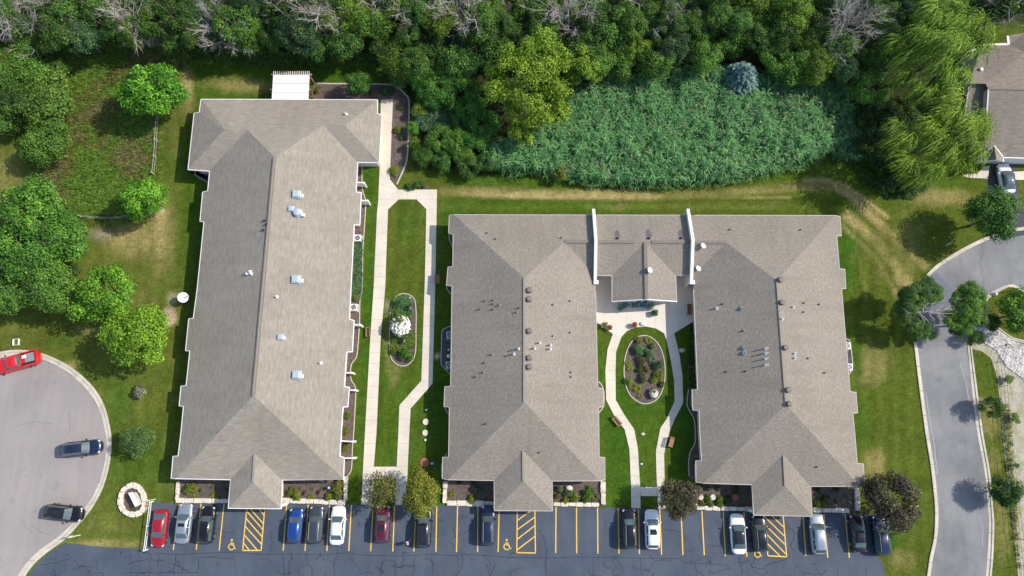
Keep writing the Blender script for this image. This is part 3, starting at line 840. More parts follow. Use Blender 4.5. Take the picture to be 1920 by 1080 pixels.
for a, b in [((466, 950), (494, 982)), ((461.5, 957), (493, 993)), ((460.5, 971), (492, 1007)), ((459, 986), (491, 1021)), ((457.5, 1002), (482, 1031)), ((456, 1017), (467, 1031)), ((482, 950), (495.5, 966)),
             ((970, 976), (1001, 953)), ((970, 993), (1002, 970)), ((970, 1011), (1002, 986)), ((969.5, 1031), (1002.5, 1006)),
             ((1446, 966), (1469, 988)), ((1434, 969), (1470.5, 1005)), ((1435.5, 985), (1472, 1021)), ((1437, 1001), (1473.5, 1039)), ((1438.5, 1019), (1463, 1043))]:
    line(a, b, z=0.0175)
def wheelchair(px, py):
    c = P(px, py); mb_ = MB(); z = 0.013
    def st(pts, wd=.12): ribbon_geo(mb_, [(c.x + x, c.y + y) for x, y in pts], wd, z, z)
    st([(0.02, .1), (-.02, .42)], .17)
    mb_.add([(c.x + .0 + .13 * math.cos(2 * math.pi * k / 10), c.y + .66 + .13 * math.sin(2 * math.pi * k / 10), z) for k in range(10)], [tuple(range(10))])
    st([(-.0, .3), (.28, .28)], .1)
    mb_.add([(c.x + x, c.y + y, z + .001) for x, y in ((.0, .02), (.32, .02), (.32, .14), (.0, .14))], [(0, 1, 2, 3)])
    st([(.27, .08), (.42, -.36), (.56, -.30)], .12)
    st([(.02 + .36 * math.cos(a), -.12 + .36 * math.sin(a)) for a in [math.radians(100 + 17 * k) for k in range(14)]], .11)
    mb_.obj('wheelchair_symbol', M['yellow'], mk)
for q in ((434, 1023), (950, 1023), (1420, 1037)): wheelchair(*q)

# sealed cracks: wandering threads on the tarmac
mb = MB()
def crack(pts, wd=0.05, jit=1.2, z=0.012):
    n = max(3, int(len(pts) * 5))
    q = resample(pts, n)
    q = [(x + rnd.gauss(0, jit), y + rnd.gauss(0, jit)) if 0 < i < n else (x, y) for i, (x, y) in enumerate(q)]
    ribbon_geo(mb, [P(*p) for p in q], wd * rnd.uniform(.7, 1.3), z, z)
for c in [[(290, 1037), (500, 1038), (760, 1041), (1000, 1044), (1280, 1047)], [(330, 1037), (325, 1078)], [(373, 1045), (440, 1046), (443, 1075)], [(373, 1045), (372, 1074)], [(283, 1038), (280, 1090)], [(235, 1075), (370, 1074)], [(530, 1040), (535, 1090)], [(547, 1040), (538, 1085)],
          [(573, 1035), (578, 1060), (560, 1062), (560, 1090)], [(578, 1060), (585, 1062), (584, 1090)], [(633, 1030), (625, 1060), (627, 1080)], [(714, 1085), (716, 1051), (741, 1051), (741, 1085)], [(741, 1061), (775, 1059), (778, 1062), (740, 1064)], [(779, 1045), (772, 1090)],
          [(809, 1042), (812, 1075)], [(855, 1040), (862, 1060), (850, 1078)], [(868, 1042), (866, 1065), (855, 1079)], [(905, 1040), (918, 1052), (916, 1085)], [(930, 1055), (920, 1080)], [(1024, 1035), (1023, 1065), (1026, 1080)], [(1112, 1045), (1113, 1090)], [(1165, 1060), (1150, 1045), (1158, 1040)], [(1165, 1060), (1172, 1090)],
          [(1200, 1047), (1206, 1090)], [(1218, 1040), (1228, 1052), (1262, 1050)], [(1224, 1055), (1215, 1072)], [(1278, 1050), (1285, 1055), (1360, 1058), (1370, 1065)], [(1303, 1056), (1305, 1068), (1320, 1080)], [(1322, 1042), (1333, 1057)], [(1370, 1065), (1335, 1075)], [(1385, 1045), (1392, 1075)], [(1420, 1040), (1408, 1062), (1425, 1066), (1440, 1060)],
          [(1400, 1065), (1425, 1075), (1415, 1085)], [(1440, 1060), (1460, 1052), (1476, 1047)], [(1488, 1047), (1492, 1075)], [(1440, 1070), (1425, 1085)], [(1505, 1075), (1535, 1078)], [(1570, 1065), (1573, 1085)], [(1528, 1064), (1540, 1080)], [(1625, 1065), (1622, 1085)], [(1475, 985), (1492, 1000), (1482, 1020), (1490, 1040)],
          [(75, 1060), (130, 1050), (170, 1070), (162, 1078)], [(100, 1068), (105, 1080)], [(180, 1045), (182, 1070)], [(240, 1060), (252, 1052), (275, 1050), (310, 1052)], [(300, 1042), (296, 1060)], [(325, 1058), (345, 1068), (352, 1074)], [(508, 995), (511, 1020), (506, 1035)], [(440, 1000), (405, 991), (340, 990)],
          [(860, 1030), (842, 1010), (870, 1000), (885, 990)], [(855, 1010), (850, 990), (865, 965)], [(765, 980), (778, 965)], [(1008, 993), (1018, 1000), (1027, 1035)], [(1145, 990), (1150, 1015), (1144, 1035)], [(1245, 993), (1280, 998)], [(1285, 1035), (1312, 1028), (1308, 1022)], [(1325, 1023), (1350, 1024), (1352, 1030)], [(1310, 1000), (1318, 1035)],
          [(1275, 1005), (1290, 1012)], [(690, 965), (700, 980)], [(670, 970), (673, 983), (690, 985)], [(545, 1030), (548, 1050)], [(820, 975), (833, 976)], [(1340, 970), (1348, 985)]]:
    crack(c)
for k in range(60):
    x, y = rnd.uniform(90, 1640), rnd.uniform(1040, 1085)
    pts = [(x, y)]
    a = rnd.uniform(0, 6.28)
    for s in range(rnd.randint(2, 5)):
        a += rnd.gauss(0, .7); x += math.cos(a) * 8; y = min(1100, max(1036, y + math.sin(a) * 6)); pts.append((x, y))
    if pts[0][0] > 130 or pts[0][1] > 1050: crack(pts, 0.035)
tag(mb.obj('crack_seal', M['crack'], lot), kind='stuff')
mb = MB()
for c in [[(56, 846), (54, 850), (57, 855)], [(80, 846), (83, 850), (81, 854)], [(49, 888), (48, 892), (52, 896)], [(74, 888), (78, 892), (76, 897)], [(60, 985), (75, 997), (95, 1003)], [(40, 975), (50, 990), (62, 1000)], [(30, 800), (60, 790), (100, 795)], [(128, 770), (132, 800), (128, 815)]]: crack(c, .05, .3)
tag(mb.obj('tyre_mark', plain('tyre_mark', (.20, .185, .175), .9), cul), kind='stuff')
mb = MB()
for c in [[(1842, 455), (1838, 500), (1845, 540)], [(1790, 640), (1800, 700)]]: crack(c, .04)
tag(mb.obj('crack_seal', plain('faded_sealant', (.11, .115, .12), .8), road), kind='stuff')
mb = MB()
for c in [[(1755, 520), (1788, 546)], [(1801, 680), (1806, 700), (1813, 718), (1816, 750)], [(1737, 740), (1742, 780), (1750, 830)], [(1835, 965), (1843, 990), (1842, 1025)], [(1752, 830), (1758, 890)]]: crack(c, .06, .8)
tag(mb.obj('pale_crack', plain('dusty_crack', (.42, .43, .42), .9), road), kind='stuff')

# ------------------------------------------------------------------ buildings
ROOF_V, ROOF_F = [], []

class Roof:
    def __init__(s, he=2.95, slope=0.375):
        s.he, s.sl, s.pl = he, slope, {}
    def plane(s, name, a, b, inner, h=None, sl=None):
        h = s.he if h is None else h
        sl = s.sl if sl is None else sl
        A, B_, I = P(*a, h), P(*b, h), P(*inner, h)
        d = (B_ - A).normalized(); n2 = Vector((-d.y, d.x, 0))
        if n2.dot(I - A) < 0: n2 = -n2; d = -d
        n = Vector((-n2.x * sl, -n2.y * sl, 1)).normalized()
        s.pl[name] = (n, n.dot(A), d, n2)
    def vplane(s, name, a, b, h=None):
        h = s.he if h is None else h
        A, B_ = P(*a, h), P(*b, h); d = (B_ - A).normalized()
        n = Vector((-d.y, d.x, 0)); s.pl[name] = (n, n.dot(A), d, n)
    def on(s, name, px, py):
        n, d, _, _ = s.pl[name]
        c = Vector((0, 0, HC)); r = ray(px, py)
        return c + r * ((d - n.dot(c)) / n.dot(r))
    def x3(s, a, b, c):
        m = Matrix([s.pl[k][0] for k in (a, b, c)])
        return m.inverted() @ Vector([s.pl[k][1] for k in (a, b, c)])
    def pt(s, own, v):
        if isinstance(v[0], str):
            return s.on(v[0][1:], v[1], v[2]) if v[0][0] == '@' else s.x3(*v)
        return s.on(own, *v)
    def face(s, parent, name, verts, mat):
        pts = [s.pt(name, v) for v in verts]
        n, _, d, n2 = s.pl[name]
        me = bpy.data.meshes.new('roof')
        bm = bmesh.new()
        vs = [bm.verts.new(p) for p in pts]
        f = bm.faces.new(vs); f.normal_update()
        if f.normal.z < 0: f.normal_flip()
        uvl = bm.loops.layers.uv.new('UVMap')
        k = math.sqrt(1 + s.sl ** 2)
        for l in f.loops:
            l[uvl].uv = (l.vert.co.dot(d), l.vert.co.dot(n2) * k)
        bmesh.ops.triangulate(bm, faces=[f])
        base = len(ROOF_V)
        bm.verts.index_update()
        for v in bm.verts: ROOF_V.append(v.co.copy())
        for q in bm.faces: ROOF_F.append([v.index + base for v in q.verts])
        bm.to_mesh(me); bm.free()
        me.materials.append(mat)
        return add_mesh('roof_slope', me, parent)

def fascia(parent, R_, ring, closed=True, ht=0.2, name='fascia', mat='fascia_cream', wd=0.075):
    """White boards along the eaves, one for each straight run; ring holds (plane, px, py)."""
    pts = [R_.on(*q) for q in ring]
    ctr = sum(pts, Vector()) / len(pts)
    n = len(pts)
    for i in range(n if closed else n - 1):
        a, b = pts[i], pts[(i + 1) % n]
        if (b - a).length < 0.15: continue
        MB().bar(a + Vector((0, 0, -ht / 2 + 0.02)), b + Vector((0, 0, -ht / 2 + 0.02)), wd, ht).obj(name, M[mat], parent)

def inset(pts, d):
    n = len(pts)
    ar = sum(pts[i].x * pts[(i + 1) % n].y - pts[(i + 1) % n].x * pts[i].y for i in range(n))
    sg = 1 if ar > 0 else -1
    out = []
    for i in range(n):
        a, b, c = pts[i - 1], pts[i], pts[(i + 1) % n]
        u, v = (b - a).to_2d(), (c - b).to_2d()
        if u.length < 1e-4 or v.length < 1e-4: continue
        u.normalize(); v.normalize()
        nu, nv = Vector((-u.y, u.x)) * sg, Vector((-v.y, v.x)) * sg
        k = 1 + nu.dot(nv)
        m_ = (nu + nv) / max(k, 0.35)
        out.append((b.x + m_.x * d, b.y + m_.y * d))
    return out

def walls(parent, R_, ring, d=0.5, top=2.62):
    pts = [R_.on(*q) for q in ring]
    mb_ = MB(); mb_.prism(inset(pts, d), 0.0, top)
    return mb_.obj('wall', M['siding'], parent)

def cap(parent, a, b, wd=0.32, up=0.045, name='ridge_cap', mat=None):
    MB().bar(a + Vector((0, 0, up)), b + Vector((0, 0, up)), wd, 0.05).obj(name, mat or M['ridge'], parent)

# --- left building
LB = empty('apartment_building', P(500, 550, 0) * 1.0, label='long left building with a pale beige hipped roof and square metal exhaust hoods', cat='building')
LB.location = (0, 0, 0)
R1 = Roof(2.95, 0.37)
R1.plane('W', (393, 321), (329, 897), (500, 600)); R1.plane('E', (670.5, 304), (637, 856), (500, 600))
R1.plane('N', (377, 186), (708, 187), (500, 600)); R1.plane('S', (329, 897.5), (644, 898.5), (500, 600))
R1.plane('WW', (364, 212), (352.5, 318), (500, 260)); R1.plane('WS', (352.5, 318), (393, 320), (400, 200))
R1.plane('EW', (716, 216), (711, 305), (600, 260)); R1.plane('ES', (670, 304), (711, 305), (650, 200))
R1.plane('PW', (432.5, 899.5), (428, 953), (478, 920)); R1.plane('PE', (529, 900), (527, 954), (478, 920)); R1.plane('PS', (428, 953), (527, 954), (478, 920))
wm = M['roof_warm']
Wv = [(393, 321), (389.5, 358), (380, 360), (375, 415), (382.5, 416), (370, 540), (362.5, 597), (354, 597.5), (348, 657.5), (356, 658), (349, 723), (339.5, 724), (336, 761), (344, 762), (339.5, 810), (334, 855), (324.5, 855.5), (321, 897), (329, 897.5)]
Ev = [(644, 898.5), (645.5, 857.5), (637, 856), (639, 825), (640, 810), (643, 763), (652, 763), (655, 726), (645.5, 725), (650, 660), (660.5, 659.5), (664, 601), (655, 598), (658, 540), (659.5, 510), (664, 421), (674.5, 422), (677.5, 361), (667.5, 360), (670.5, 304.5)]
WES, WEN = ('W', 'E', 'S'), ('W', 'E', 'N')
R1.face(LB, 'W', Wv + [WES, WEN, ('W', 'N', 'WS')], wm)
R1.face(LB, 'E', Ev + [('E', 'N', 'ES'), WEN, WES], wm)
R1.face(LB, 'N', [(377, 186), (708, 187), ('N', 'EW', 'ES'), ('E', 'N', 'ES'), WEN, ('W', 'N', 'WS'), ('N', 'WW', 'WS')], wm)
R1.face(LB, 'S', [(329, 897.5), (432.5, 899.5), ('PW', 'PE', 'S'), (529, 900), (644, 898.5), WES], wm)
R1.face(LB, 'WW', [('@N', 377, 186), (373.5, 211), (364, 212), (352.5, 318), ('N', 'WW', 'WS')], wm)
R1.face(LB, 'WS', [(352.5, 318), (393, 321), ('W', 'N', 'WS'), ('N', 'WW', 'WS')], wm)
R1.face(LB, 'EW', [('@N', 708, 187), (707.5, 212.5), (716, 216), (711, 305), ('N', 'EW', 'ES')], wm)
R1.face(LB, 'ES', [(670.5, 304.5), (711, 305), ('N', 'EW', 'ES'), ('E', 'N', 'ES')], wm)
def porch(R_, par, mat, w0, w1_, e0, e1):
    R_.face(par, 'PW', [w0, w1_, ('PW', 'PE', 'PS'), ('PW', 'PE', 'S')], mat)
    R_.face(par, 'PE', [e1, e0, ('PW', 'PE', 'S'), ('PW', 'PE', 'PS')], mat)
    R_.face(par, 'PS', [w1_, e1, ('PW', 'PE', 'PS')], mat)
    cap(par, R_.x3('PW', 'PE', 'PS'), R_.x3('PW', 'PE', 'S'), .24, .035, mat=M['ridge_pale'])
    for e in ((w1_, 'PW'), (e1, 'PE')):
        a = R_.on(e[1], *e[0])
        c = R_.x3('PW', 'PE', 'PS')
        for t in (0.06,):
            q = a.lerp(c, 0.1); MB().box((q.x, q.y, 1.3), (.35, .35, 2.6)).obj('porch_post', M['white'], par)
porch(R1, LB, wm, (432.5, 899.5), (428, 953), (529, 900), (527, 954))
ring1 = [('N', 377, 186), ('N', 708, 187), ('EW', 707.5, 212.5), ('EW', 716, 216), ('EW', 711, 305), ('ES', 670.5, 304.5)] + [('E', *q) for q in reversed(Ev[:-1])] + [('S', 529, 900), ('PE', 527, 954), ('PW', 428, 953), ('S', 432.5, 899.5)] + [('W', *q) for q in reversed(Wv)] + [('WS', 352.5, 318), ('WW', 364, 212), ('WW', 373.5, 211)]
fascia(LB, R1, ring1, mat='fascia', wd=.09)
wr = [q for q in ring1 if q[0] not in ('PE', 'PW')]
walls(LB, R1, [q for q in wr if not (q[0] == 'S' and q[1] in (529, 432.5))], .55)
a, b = R1.x3(*WEN), R1.x3(*WES)
cap(LB, a, b, .42, .05, 'ridge_vent'); cap(LB, a, b, .20, .09, mat=M['ridge_pale'])

# --- middle, link and right building share the north eave
MBD = empty('apartment_building', label='middle building with taupe hipped roof between the two courtyards', cat='building')
LK = empty('link_building', label='low link building between two white parapet walls with a gabled patio porch', cat='building')
RBD = empty('apartment_building', label='right building with taupe hipped roof beside the curving road', cat='building')
tm = M['roof_taupe']
R2 = Roof(2.95, 0.355)
R2.plane('N', (842, 402.5), (1564, 404), (1200, 480)); R2.plane('LS', (1121, 516), (1300, 517), (1200, 450))
R2.plane('W', (849.5, 439), (839.5, 899), (980, 650)); R2.plane('E', (1117, 545), (1124.5, 900), (980, 650)); R2.plane('S', (839.5, 899.5), (1124.5, 901.5), (980, 650))
R2.plane('PW', (926.5, 901), (927, 957.5), (980, 930)); R2.plane('PE', (1035.5, 902), (1036, 958), (980, 930)); R2.plane('PS', (927, 957.5), (1036, 958), (980, 930))
Wm = [(842.5, 403.5), (841, 437), (849.5, 439), (849, 499.5), (840, 500.5), (837, 535), (847.5, 536), (845, 724), (834, 725), (832.5, 762.5), (842.5, 763), (842, 810), (841, 857), (830, 857.5), (829, 897), (839.5, 899.5)]
Em = [(1124.5, 901.5), (1134.5, 899.5), (1134, 858), (1123.7, 857), (1122.5, 764), (1132, 762), (1131, 729), (1121, 727), (1117, 545)]
R2.face(MBD, 'N', [(851, 402.5), (1116, 403), (1116, 453), ('N', 'LS', 'E'), WEN], tm)
R2.face(MBD, 'W', [('@N', 851, 402.5)] + Wm + [WES, WEN], tm)
R2.face(MBD, 'E', Em + [('@LS', 1116.5, 516), ('N', 'LS', 'E'), WEN, WES], tm)
R2.face(MBD, 'LS', [('N', 'LS', 'E'), ('@N', 1116, 453), (1116.5, 516)], tm)
R2.face(MBD, 'S', [(839.5, 899.5), (926.5, 901), ('PW', 'PE', 'S'), (1035.5, 902), (1124.5, 901.5), WES], tm)
porch(R2, MBD, tm, (926.5, 901), (927, 957.5), (1035.5, 902), (1036, 958))
ring2 = [('N', 851, 402.5), ('N', 1114, 403), ('LS', 1114, 516)] + [('E', *q) for q in reversed(Em)] + [('S', 1035.5, 902), ('PE', 1036, 958), ('PW', 927, 957.5), ('S', 926.5, 901)] + [('W', *q) for q in reversed(Wm)]
fascia(MBD, R2, ring2[:2], False); fascia(MBD, R2, ring2[3:] + ring2[:1], False)
walls(MBD, R2, [q for q in ring2 if q[0] not in ('PE', 'PW') and not (q[0] == 'S')], .5)
cap(MBD, R2.x3(*WEN), R2.x3(*WES), .26, .035, mat=M['ridge_pale']); cap(MBD, R2.x3('N', 'LS', 'E'), R2.on('N', 1112, 453), .4)

# link
R2.plane('QW', (1147.5, 517), (1147.5, 565), (1208, 540)); R2.plane('QE', (1267, 516), (1269, 565), (1208, 540)); R2.vplane('QF', (1147.5, 565), (1269, 565))
qr = R2.x3('QW', 'QE', 'LS'); qf = R2.x3('QW', 'QE', 'QF')
R2.face(LK, 'N', [(1116, 403), (1300, 403.5), (1300, 454), (1116, 453)], tm)
R2.face(LK, 'LS', [('@N', 1116, 453), ('@N', 1300, 454), (1300, 517), (1267, 516), ('QW', 'QE', 'LS'), (1147.5, 517), (1116, 516)], tm)
R2.face(LK, 'QW', [(1147.5, 517), (1147.5, 565), ('QW', 'QE', 'QF'), ('QW', 'QE', 'LS')], tm)
R2.face(LK, 'QE', [(1269, 565), (1267, 516), ('QW', 'QE', 'LS'), ('QW', 'QE', 'QF')], tm)
cap(LK, qr, qf, .42, .06); cap(LK, R2.on('N', 1120, 453.2), R2.on('N', 1190, 453.6), .4); cap(LK, R2.on('N', 1222, 453.6), R2.on('N', 1296, 454), .4)
fascia(LK, R2, [('N', 1120, 403), ('N', 1296, 403.5)], False); fascia(LK, R2, [('LS', 1120, 516), ('QW', 1147.5, 517), ('QW', 1147.5, 565)], False); fascia(LK, R2, [('QE', 1269, 565), ('QE', 1267, 516), ('LS', 1298, 516)], False)
qa, qb = R2.on('QW', 1147.5, 565), R2.on('QE', 1269, 565)
MB().bar(qa + Vector((0, -.02, -.1)), qf + Vector((0, -.02, -.1)), .1, .22).obj('rake_board', M['fascia'], LK)
MB().bar(qb + Vector((0, -.02, -.1)), qf + Vector((0, -.02, -.1)), .1, .22).obj('rake_board', M['fascia'], LK)
fy = qa.y + .35
mb = MB(); mb.add([(qa.x + .3, fy, 0), (qb.x - .3, fy, 0), (qb.x - .3, fy, 2.8), (qf.x, fy, qf.z - .15), (qa.x + .3, fy, 2.8), (qa.x + .3, fy + 3.6, 0), (qb.x - .3, fy + 3.6, 0), (qb.x - .3, fy + 3.6, 2.8), (qa.x + .3, fy + 3.6, 2.8)],
                  [(0, 1, 2, 3, 4), (1, 6, 7, 2), (5, 0, 4, 8)]); mb.obj('wall', M['siding'], LK)
yN, yS = P(1200, 403, 2.95).y - .4, P(1200, 517, 2.95).y + .4
mb = MB(); mb.box(((P(1118, 460, 3).x + P(1298, 460, 3).x) / 2, (yN + yS) / 2, 1.32), (P(1298, 460, 3).x - P(1118, 460, 3).x, yN - yS, 2.64)); mb.obj('wall', M['siding'], LK)
for k, (dx, wd, z0, z1) in enumerate(((-2.6, 1.3, .9, 2.1), (0, 1.8, .06, 2.15), (2.6, 1.3, .9, 2.1))):
    nm = 'door' if k == 1 else 'window'
    fr = MB().box((qf.x + dx, fy - .03, (z0 + z1) / 2), (wd, .08, z1 - z0)).obj(nm, M['white'], LK)
    for sx in (-1, 1):
        MB().box((qf.x + dx + sx * wd * .235, fy - .075, (z0 + z1) / 2), (wd * .40, .03, z1 - z0 - .2)).obj('pane', M['glass'], fr)

# parapet fire walls
def firewall(px, label):
    zr = R2.on('N', px, 453).z
    xw = P(px, 450, zr + .75).x
    pN, pS = R2.on('N', px, 402), R2.on('LS', px, 517)
    yr = R2.on('N', px, 453.4).y
    prof = [(pN.y + .55, pN.z + .55), (yr, zr + .78), (pS.y - .9, pS.z + .35)]
    r = empty('parapet_wall', label=label, cat='parapet wall', group='white parapet walls between the roofs')
    t = .16
    mb_ = MB()
    body = [(prof[0][0] - .02, 0)] + [(y, z - .08) for y, z in prof] + [(prof[2][0] + .02, 0)]
    vs = [(xw - t, y, z) for y, z in body] + [(xw + t, y, z) for y, z in body]
    n = len(body)
    mb_.add(vs, [tuple(range(n)), tuple(range(2 * n - 1, n - 1, -1))] + [(k, n + k, n + (k + 1) % n, (k + 1) % n) for k in range(n)])
    mb_.obj('wall', M['parapet'], r)
    for a_, b_ in zip(prof[:-1], prof[1:]):
        MB().bar((xw, a_[0], a_[1]), (xw, b_[0], b_[1]), .38, .12).obj('coping', M['white'], r)
    MB().box((xw + .12, prof[2][0] - .02, prof[2][1] - .12), (.62, .5, .34)).obj('end_cap', M['white'], r)
firewall(1117.3, 'white coped parapet wall crossing the roofs between the middle building and the link')
firewall(1299.3, 'white coped parapet wall crossing the roofs between the link and the right building')

# right
R3 = Roof(2.95, 0.355)
R3.pl['N'] = R2.pl['N']; R3.pl['LS'] = R2.pl['LS']
R3.plane('W', (1300.5, 542), (1318.5, 906), (1460, 650)); R3.plane('E', (1569, 442.5), (1612, 912), (1460, 650)); R3.plane('S', (1319, 906), (1612, 912), (1460, 650))
R3.plane('PW', (1410, 909), (1413, 966), (1466, 940)); R3.plane('PE', (1520, 912), (1523, 968), (1466, 940)); R3.plane('PS', (1413, 966), (1523, 968), (1466, 940))
Er = [(1575, 406), (1577.5, 442), (1569, 442.5), (1574, 504), (1584, 505), (1586, 541), (1578, 541), (1594, 734), (1605, 736), (1608, 774), (1599, 774.5), (1602.5, 810), (1607.5, 869), (1619, 870), (1621, 910), (1612, 912)]
Wr = [(1300.5, 542), (1308, 730), (1297.5, 731), (1299, 769), (1311, 770), (1312, 810), (1315.5, 864), (1304.5, 864), (1305, 904), (1319, 906)]
R3.face(RBD, 'N', [(1300, 403.5), (1565, 404), WEN, ('N', 'LS', 'W'), (1300, 454)], tm)
R3.face(RBD, 'LS', [('@N', 1300, 454), ('N', 'LS', 'W'), (1300, 517)], tm)
R3.face(RBD, 'W', [('@LS', 1300, 517)] + Wr + [WES, WEN, ('N', 'LS', 'W')], tm)
R3.face(RBD, 'E', [('@N', 1565, 404)] + Er + [WES, WEN], tm)
R3.face(RBD, 'S', [(1319, 906), (1410, 909), ('PW', 'PE', 'S'), (1520, 912), (1612, 912), WES], tm)
porch(R3, RBD, tm, (1410, 909), (1413, 966), (1520, 912), (1523, 968))
ring3 = [('N', 1302, 403.5), ('N', 1565, 404)] + [('E', *q) for q in Er] + [('S', 1520, 912), ('PE', 1523, 968), ('PW', 1413, 966), ('S', 1410, 909)] + [('W', *q) for q in reversed(Wr)] + [('LS', 1302, 517)]
fascia(RBD, R3, ring3[:-1], False)
walls(RBD, R3, [q for q in ring3 if q[0] not in ('PE', 'PW') and not (q[0] == 'S')], .5)
cap(RBD, R3.x3(*WEN), R3.x3(*WES), .26, .035, mat=M['ridge_pale']); cap(RBD, R3.x3('N', 'LS', 'W'), R3.on('N', 1303, 454), .4)

# --- house at the upper right
HS = empty('house', label='brown roofed house with white rake boards behind the weeping willows', cat='house')
def hface(pts, mat='roof_brown'):
    v = [P(*q) for q in pts]
    me = bpy.data.meshes.new('roof'); bm = bmesh.new(); f = bm.faces.new([bm.verts.new(p) for p in v]); f.normal_update()
    if f.normal.z < 0: f.normal_flip()
    n = f.normal; d = Vector((-n.y, n.x, 0)); d = d.normalized() if d.length > .01 else Vector((1, 0, 0)); e = n.cross(d)
    uvl = bm.loops.layers.uv.new('UVMap')
    for l in f.loops: l[uvl].uv = (l.vert.co.dot(d), l.vert.co.dot(e))
    bmesh.ops.triangulate(bm, faces=[f]); base = len(ROOF_V); bm.verts.index_update()
    for q in bm.verts: ROOF_V.append(q.co.copy())
    for q in bm.faces: ROOF_F.append([z.index + base for z in q.verts])
    bm.to_mesh(me); bm.free(); me.materials.append(M[mat])
    return add_mesh('roof_slope', me, HS)
hface([(1817, 156.5, 5.2), (1848, 157, 5.2), (1853, 166, 5.25), (1960, 168, 5.25), (1960, 118, 4.0), (1922, 98, 4.2), (1891, 84, 2.9), (1840, 84.5, 2.9)])
hface([(1891, 84, 2.9), (1922, 98, 4.2), (1960, 116, 4.6), (1960, 55, 2.9), (1922, 61, 2.9), (1889, 67.5, 2.9)])
hface([(1853, 166, 5.25), (1960, 168, 5.25), (1960, 298, 2.8), (1880, 295.5, 2.8), (1846, 294, 2.8), (1850, 214, 4.3)])
hface([(1817, 156.5, 4.6), (1850, 157, 4.6), (1849, 226, 3.0), (1808, 226, 3.0)])
hface([(1864, 273, 3.9), (1840, 292.5, 2.75), (1841.5, 303.5, 2.75), (1868.5, 300, 3.9)])
hface([(1864, 273, 3.9), (1880.5, 294.5, 2.75), (1881.5, 303.5, 2.75), (1868.5, 300, 3.9)])
def hb(a, b, wd=.14, ht=.22, dz=-.06, nm='rake_board', mat='fascia'):
    MB().bar(P(*a) + Vector((0, 0, dz)), P(*b) + Vector((0, 0, dz)), wd, ht).obj(nm, M[mat], HS)
hb((1840, 84.5, 2.9), (1890, 83, 2.9), .3); hb((1889, 67.5, 2.9), (1891, 84, 2.9), .3); hb((1853, 166, 5.25), (1850, 214, 4.3), .2, nm='rake_board', mat='grey_metal'); hb((1817, 156.5, 4.6), (1808, 226, 3.0), .14, mat='grey_metal')
hb((1881, 295.5, 2.8), (1960, 298, 2.8), .12, nm='fascia'); hb((1864, 273, 3.9), (1840, 292.5, 2.75)); hb((1864, 273, 3.9), (1880.5, 294.5, 2.75)); hb((1840, 292.5, 2.75), (1841.5, 303.5, 2.75)); hb((1880.5, 294.5, 2.75), (1881.5, 303.5, 2.75)); hb((1841.5, 303.5, 2.75), (1868.5, 300, 3.9), .1)
cap(HS, P(1853, 166, 5.25), P(1955, 168, 5.25), .3)
mb = MB(); x0, x1_ = P(1846, 250, 2.8).x, P(1990, 250, 2.8).x
mb.box(((x0 + x1_) / 2, (P(1880, 292, 2.8).y + P(1880, 90, 2.8).y) / 2, 1.3), (x1_ - x0, P(1880, 90, 2.8).y - P(1880, 292, 2.8).y, 2.6)); mb.obj('wall', M['siding'], HS)
mb = MB(); a, b = P(1852, 166, 5.2), P(1850, 212, 4.3)
mb.add([(a.x + .1, a.y, 2.6), (b.x + .1, b.y, 2.6), (b.x + .1, b.y, b.z - .1), (a.x + .1, a.y, a.z - .1)], [(0, 1, 2, 3)]); mb.obj('wall', M['siding'], HS)
gd = MB().box((P(1902, 300, 1).x, P(1880, 292, 2.8).y - .03, 1.1), (4.6, .06, 2.2)).obj('garage_door', M['white'], HS)
MB().lathe(P(1838, 131, 4.4), [(.05, -.3), (.05, .1), (.28, .12), (.3, .2), (.2, .32), (.02, .36)], 12).obj('satellite_dish', M['white'], HS)
sheet('driveway', [(1862, 308), (1906, 300), (1908, 340), (1913, 375), (1925, 440), (1880, 448), (1855, 370), (1850, 340)], 0.012, M['drive'], kind='structure')
sheet('path', [(1806, 330), (1812, 326), (1832, 326), (1845, 312), (1856, 310), (1852, 335), (1835, 334), (1815, 333)], 0.03, M['concrete'], kind='structure')
sheet('path', [(1902, 322), (1960, 318), (1960, 338), (1904, 337)], 0.03, M['concrete'], kind='structure')

# ------------------------------------------------------------------ roof fittings
BVH = BVHTree.FromPolygons(ROOF_V, ROOF_F)
def onroof(px, py):
    d = ray(px, py).normalized()
    loc, nor, _, _ = BVH.ray_cast(Vector((0, 0, HC)), d)
    return (loc, nor) if loc is not None else (P(px, py, 3), Vector((0, 0, 1)))
def base_pt(px, py, h):
    """Foot on the roof of a fitting whose top shows at (px, py)."""
    l, n = onroof(px, py)
    for _ in range(3):
        t = P(px, py, l.z + h)
        hit = BVH.ray_cast(Vector((t.x, t.y, 50)), Vector((0, 0, -1)))
        if hit[0] is None: break
        l = hit[0]
    return l
CACHE = {}
def shared(key, build):
    if key not in CACHE: CACHE[key] = build()
    return CACHE[key]
def pipe(par, px, py, r=.075, h=.5, mat='whitepvc', name='vent_pipe'):
    l = base_pt(px, py, h)
    me = shared(('pipe', r, h, mat), lambda: MB().lathe((0, 0, 0), [(r * 1.9, -.15), (r * 1.9, .05), (r, .08), (r, h), (r * .7, h), (r * .7, h - .12)], 10).mesh('vent_pipe', M[mat], True))
    add_mesh(name, me, par, l)
def mushroom(par, px, py):
    l = base_pt(px, py, .42)
    me = shared('mush', lambda: MB().lathe((0, 0, 0), [(.34, -.2), (.34, .04), (.21, .06), (.21, .26), (.33, .27), (.33, .40), (.27, .43)], 18).mesh('roof_vent', M['brown_metal'], True))
    o = add_mesh('roof_vent', me, par, l)
    me2 = shared('mush2', lambda: MB().lathe((0, 0, 0), [(.28, .425), (.2, .455), (.01, .46)], 18).mesh('vent_cap', M['vent_top'], True))
    add_mesh('vent_cap', me2, o)
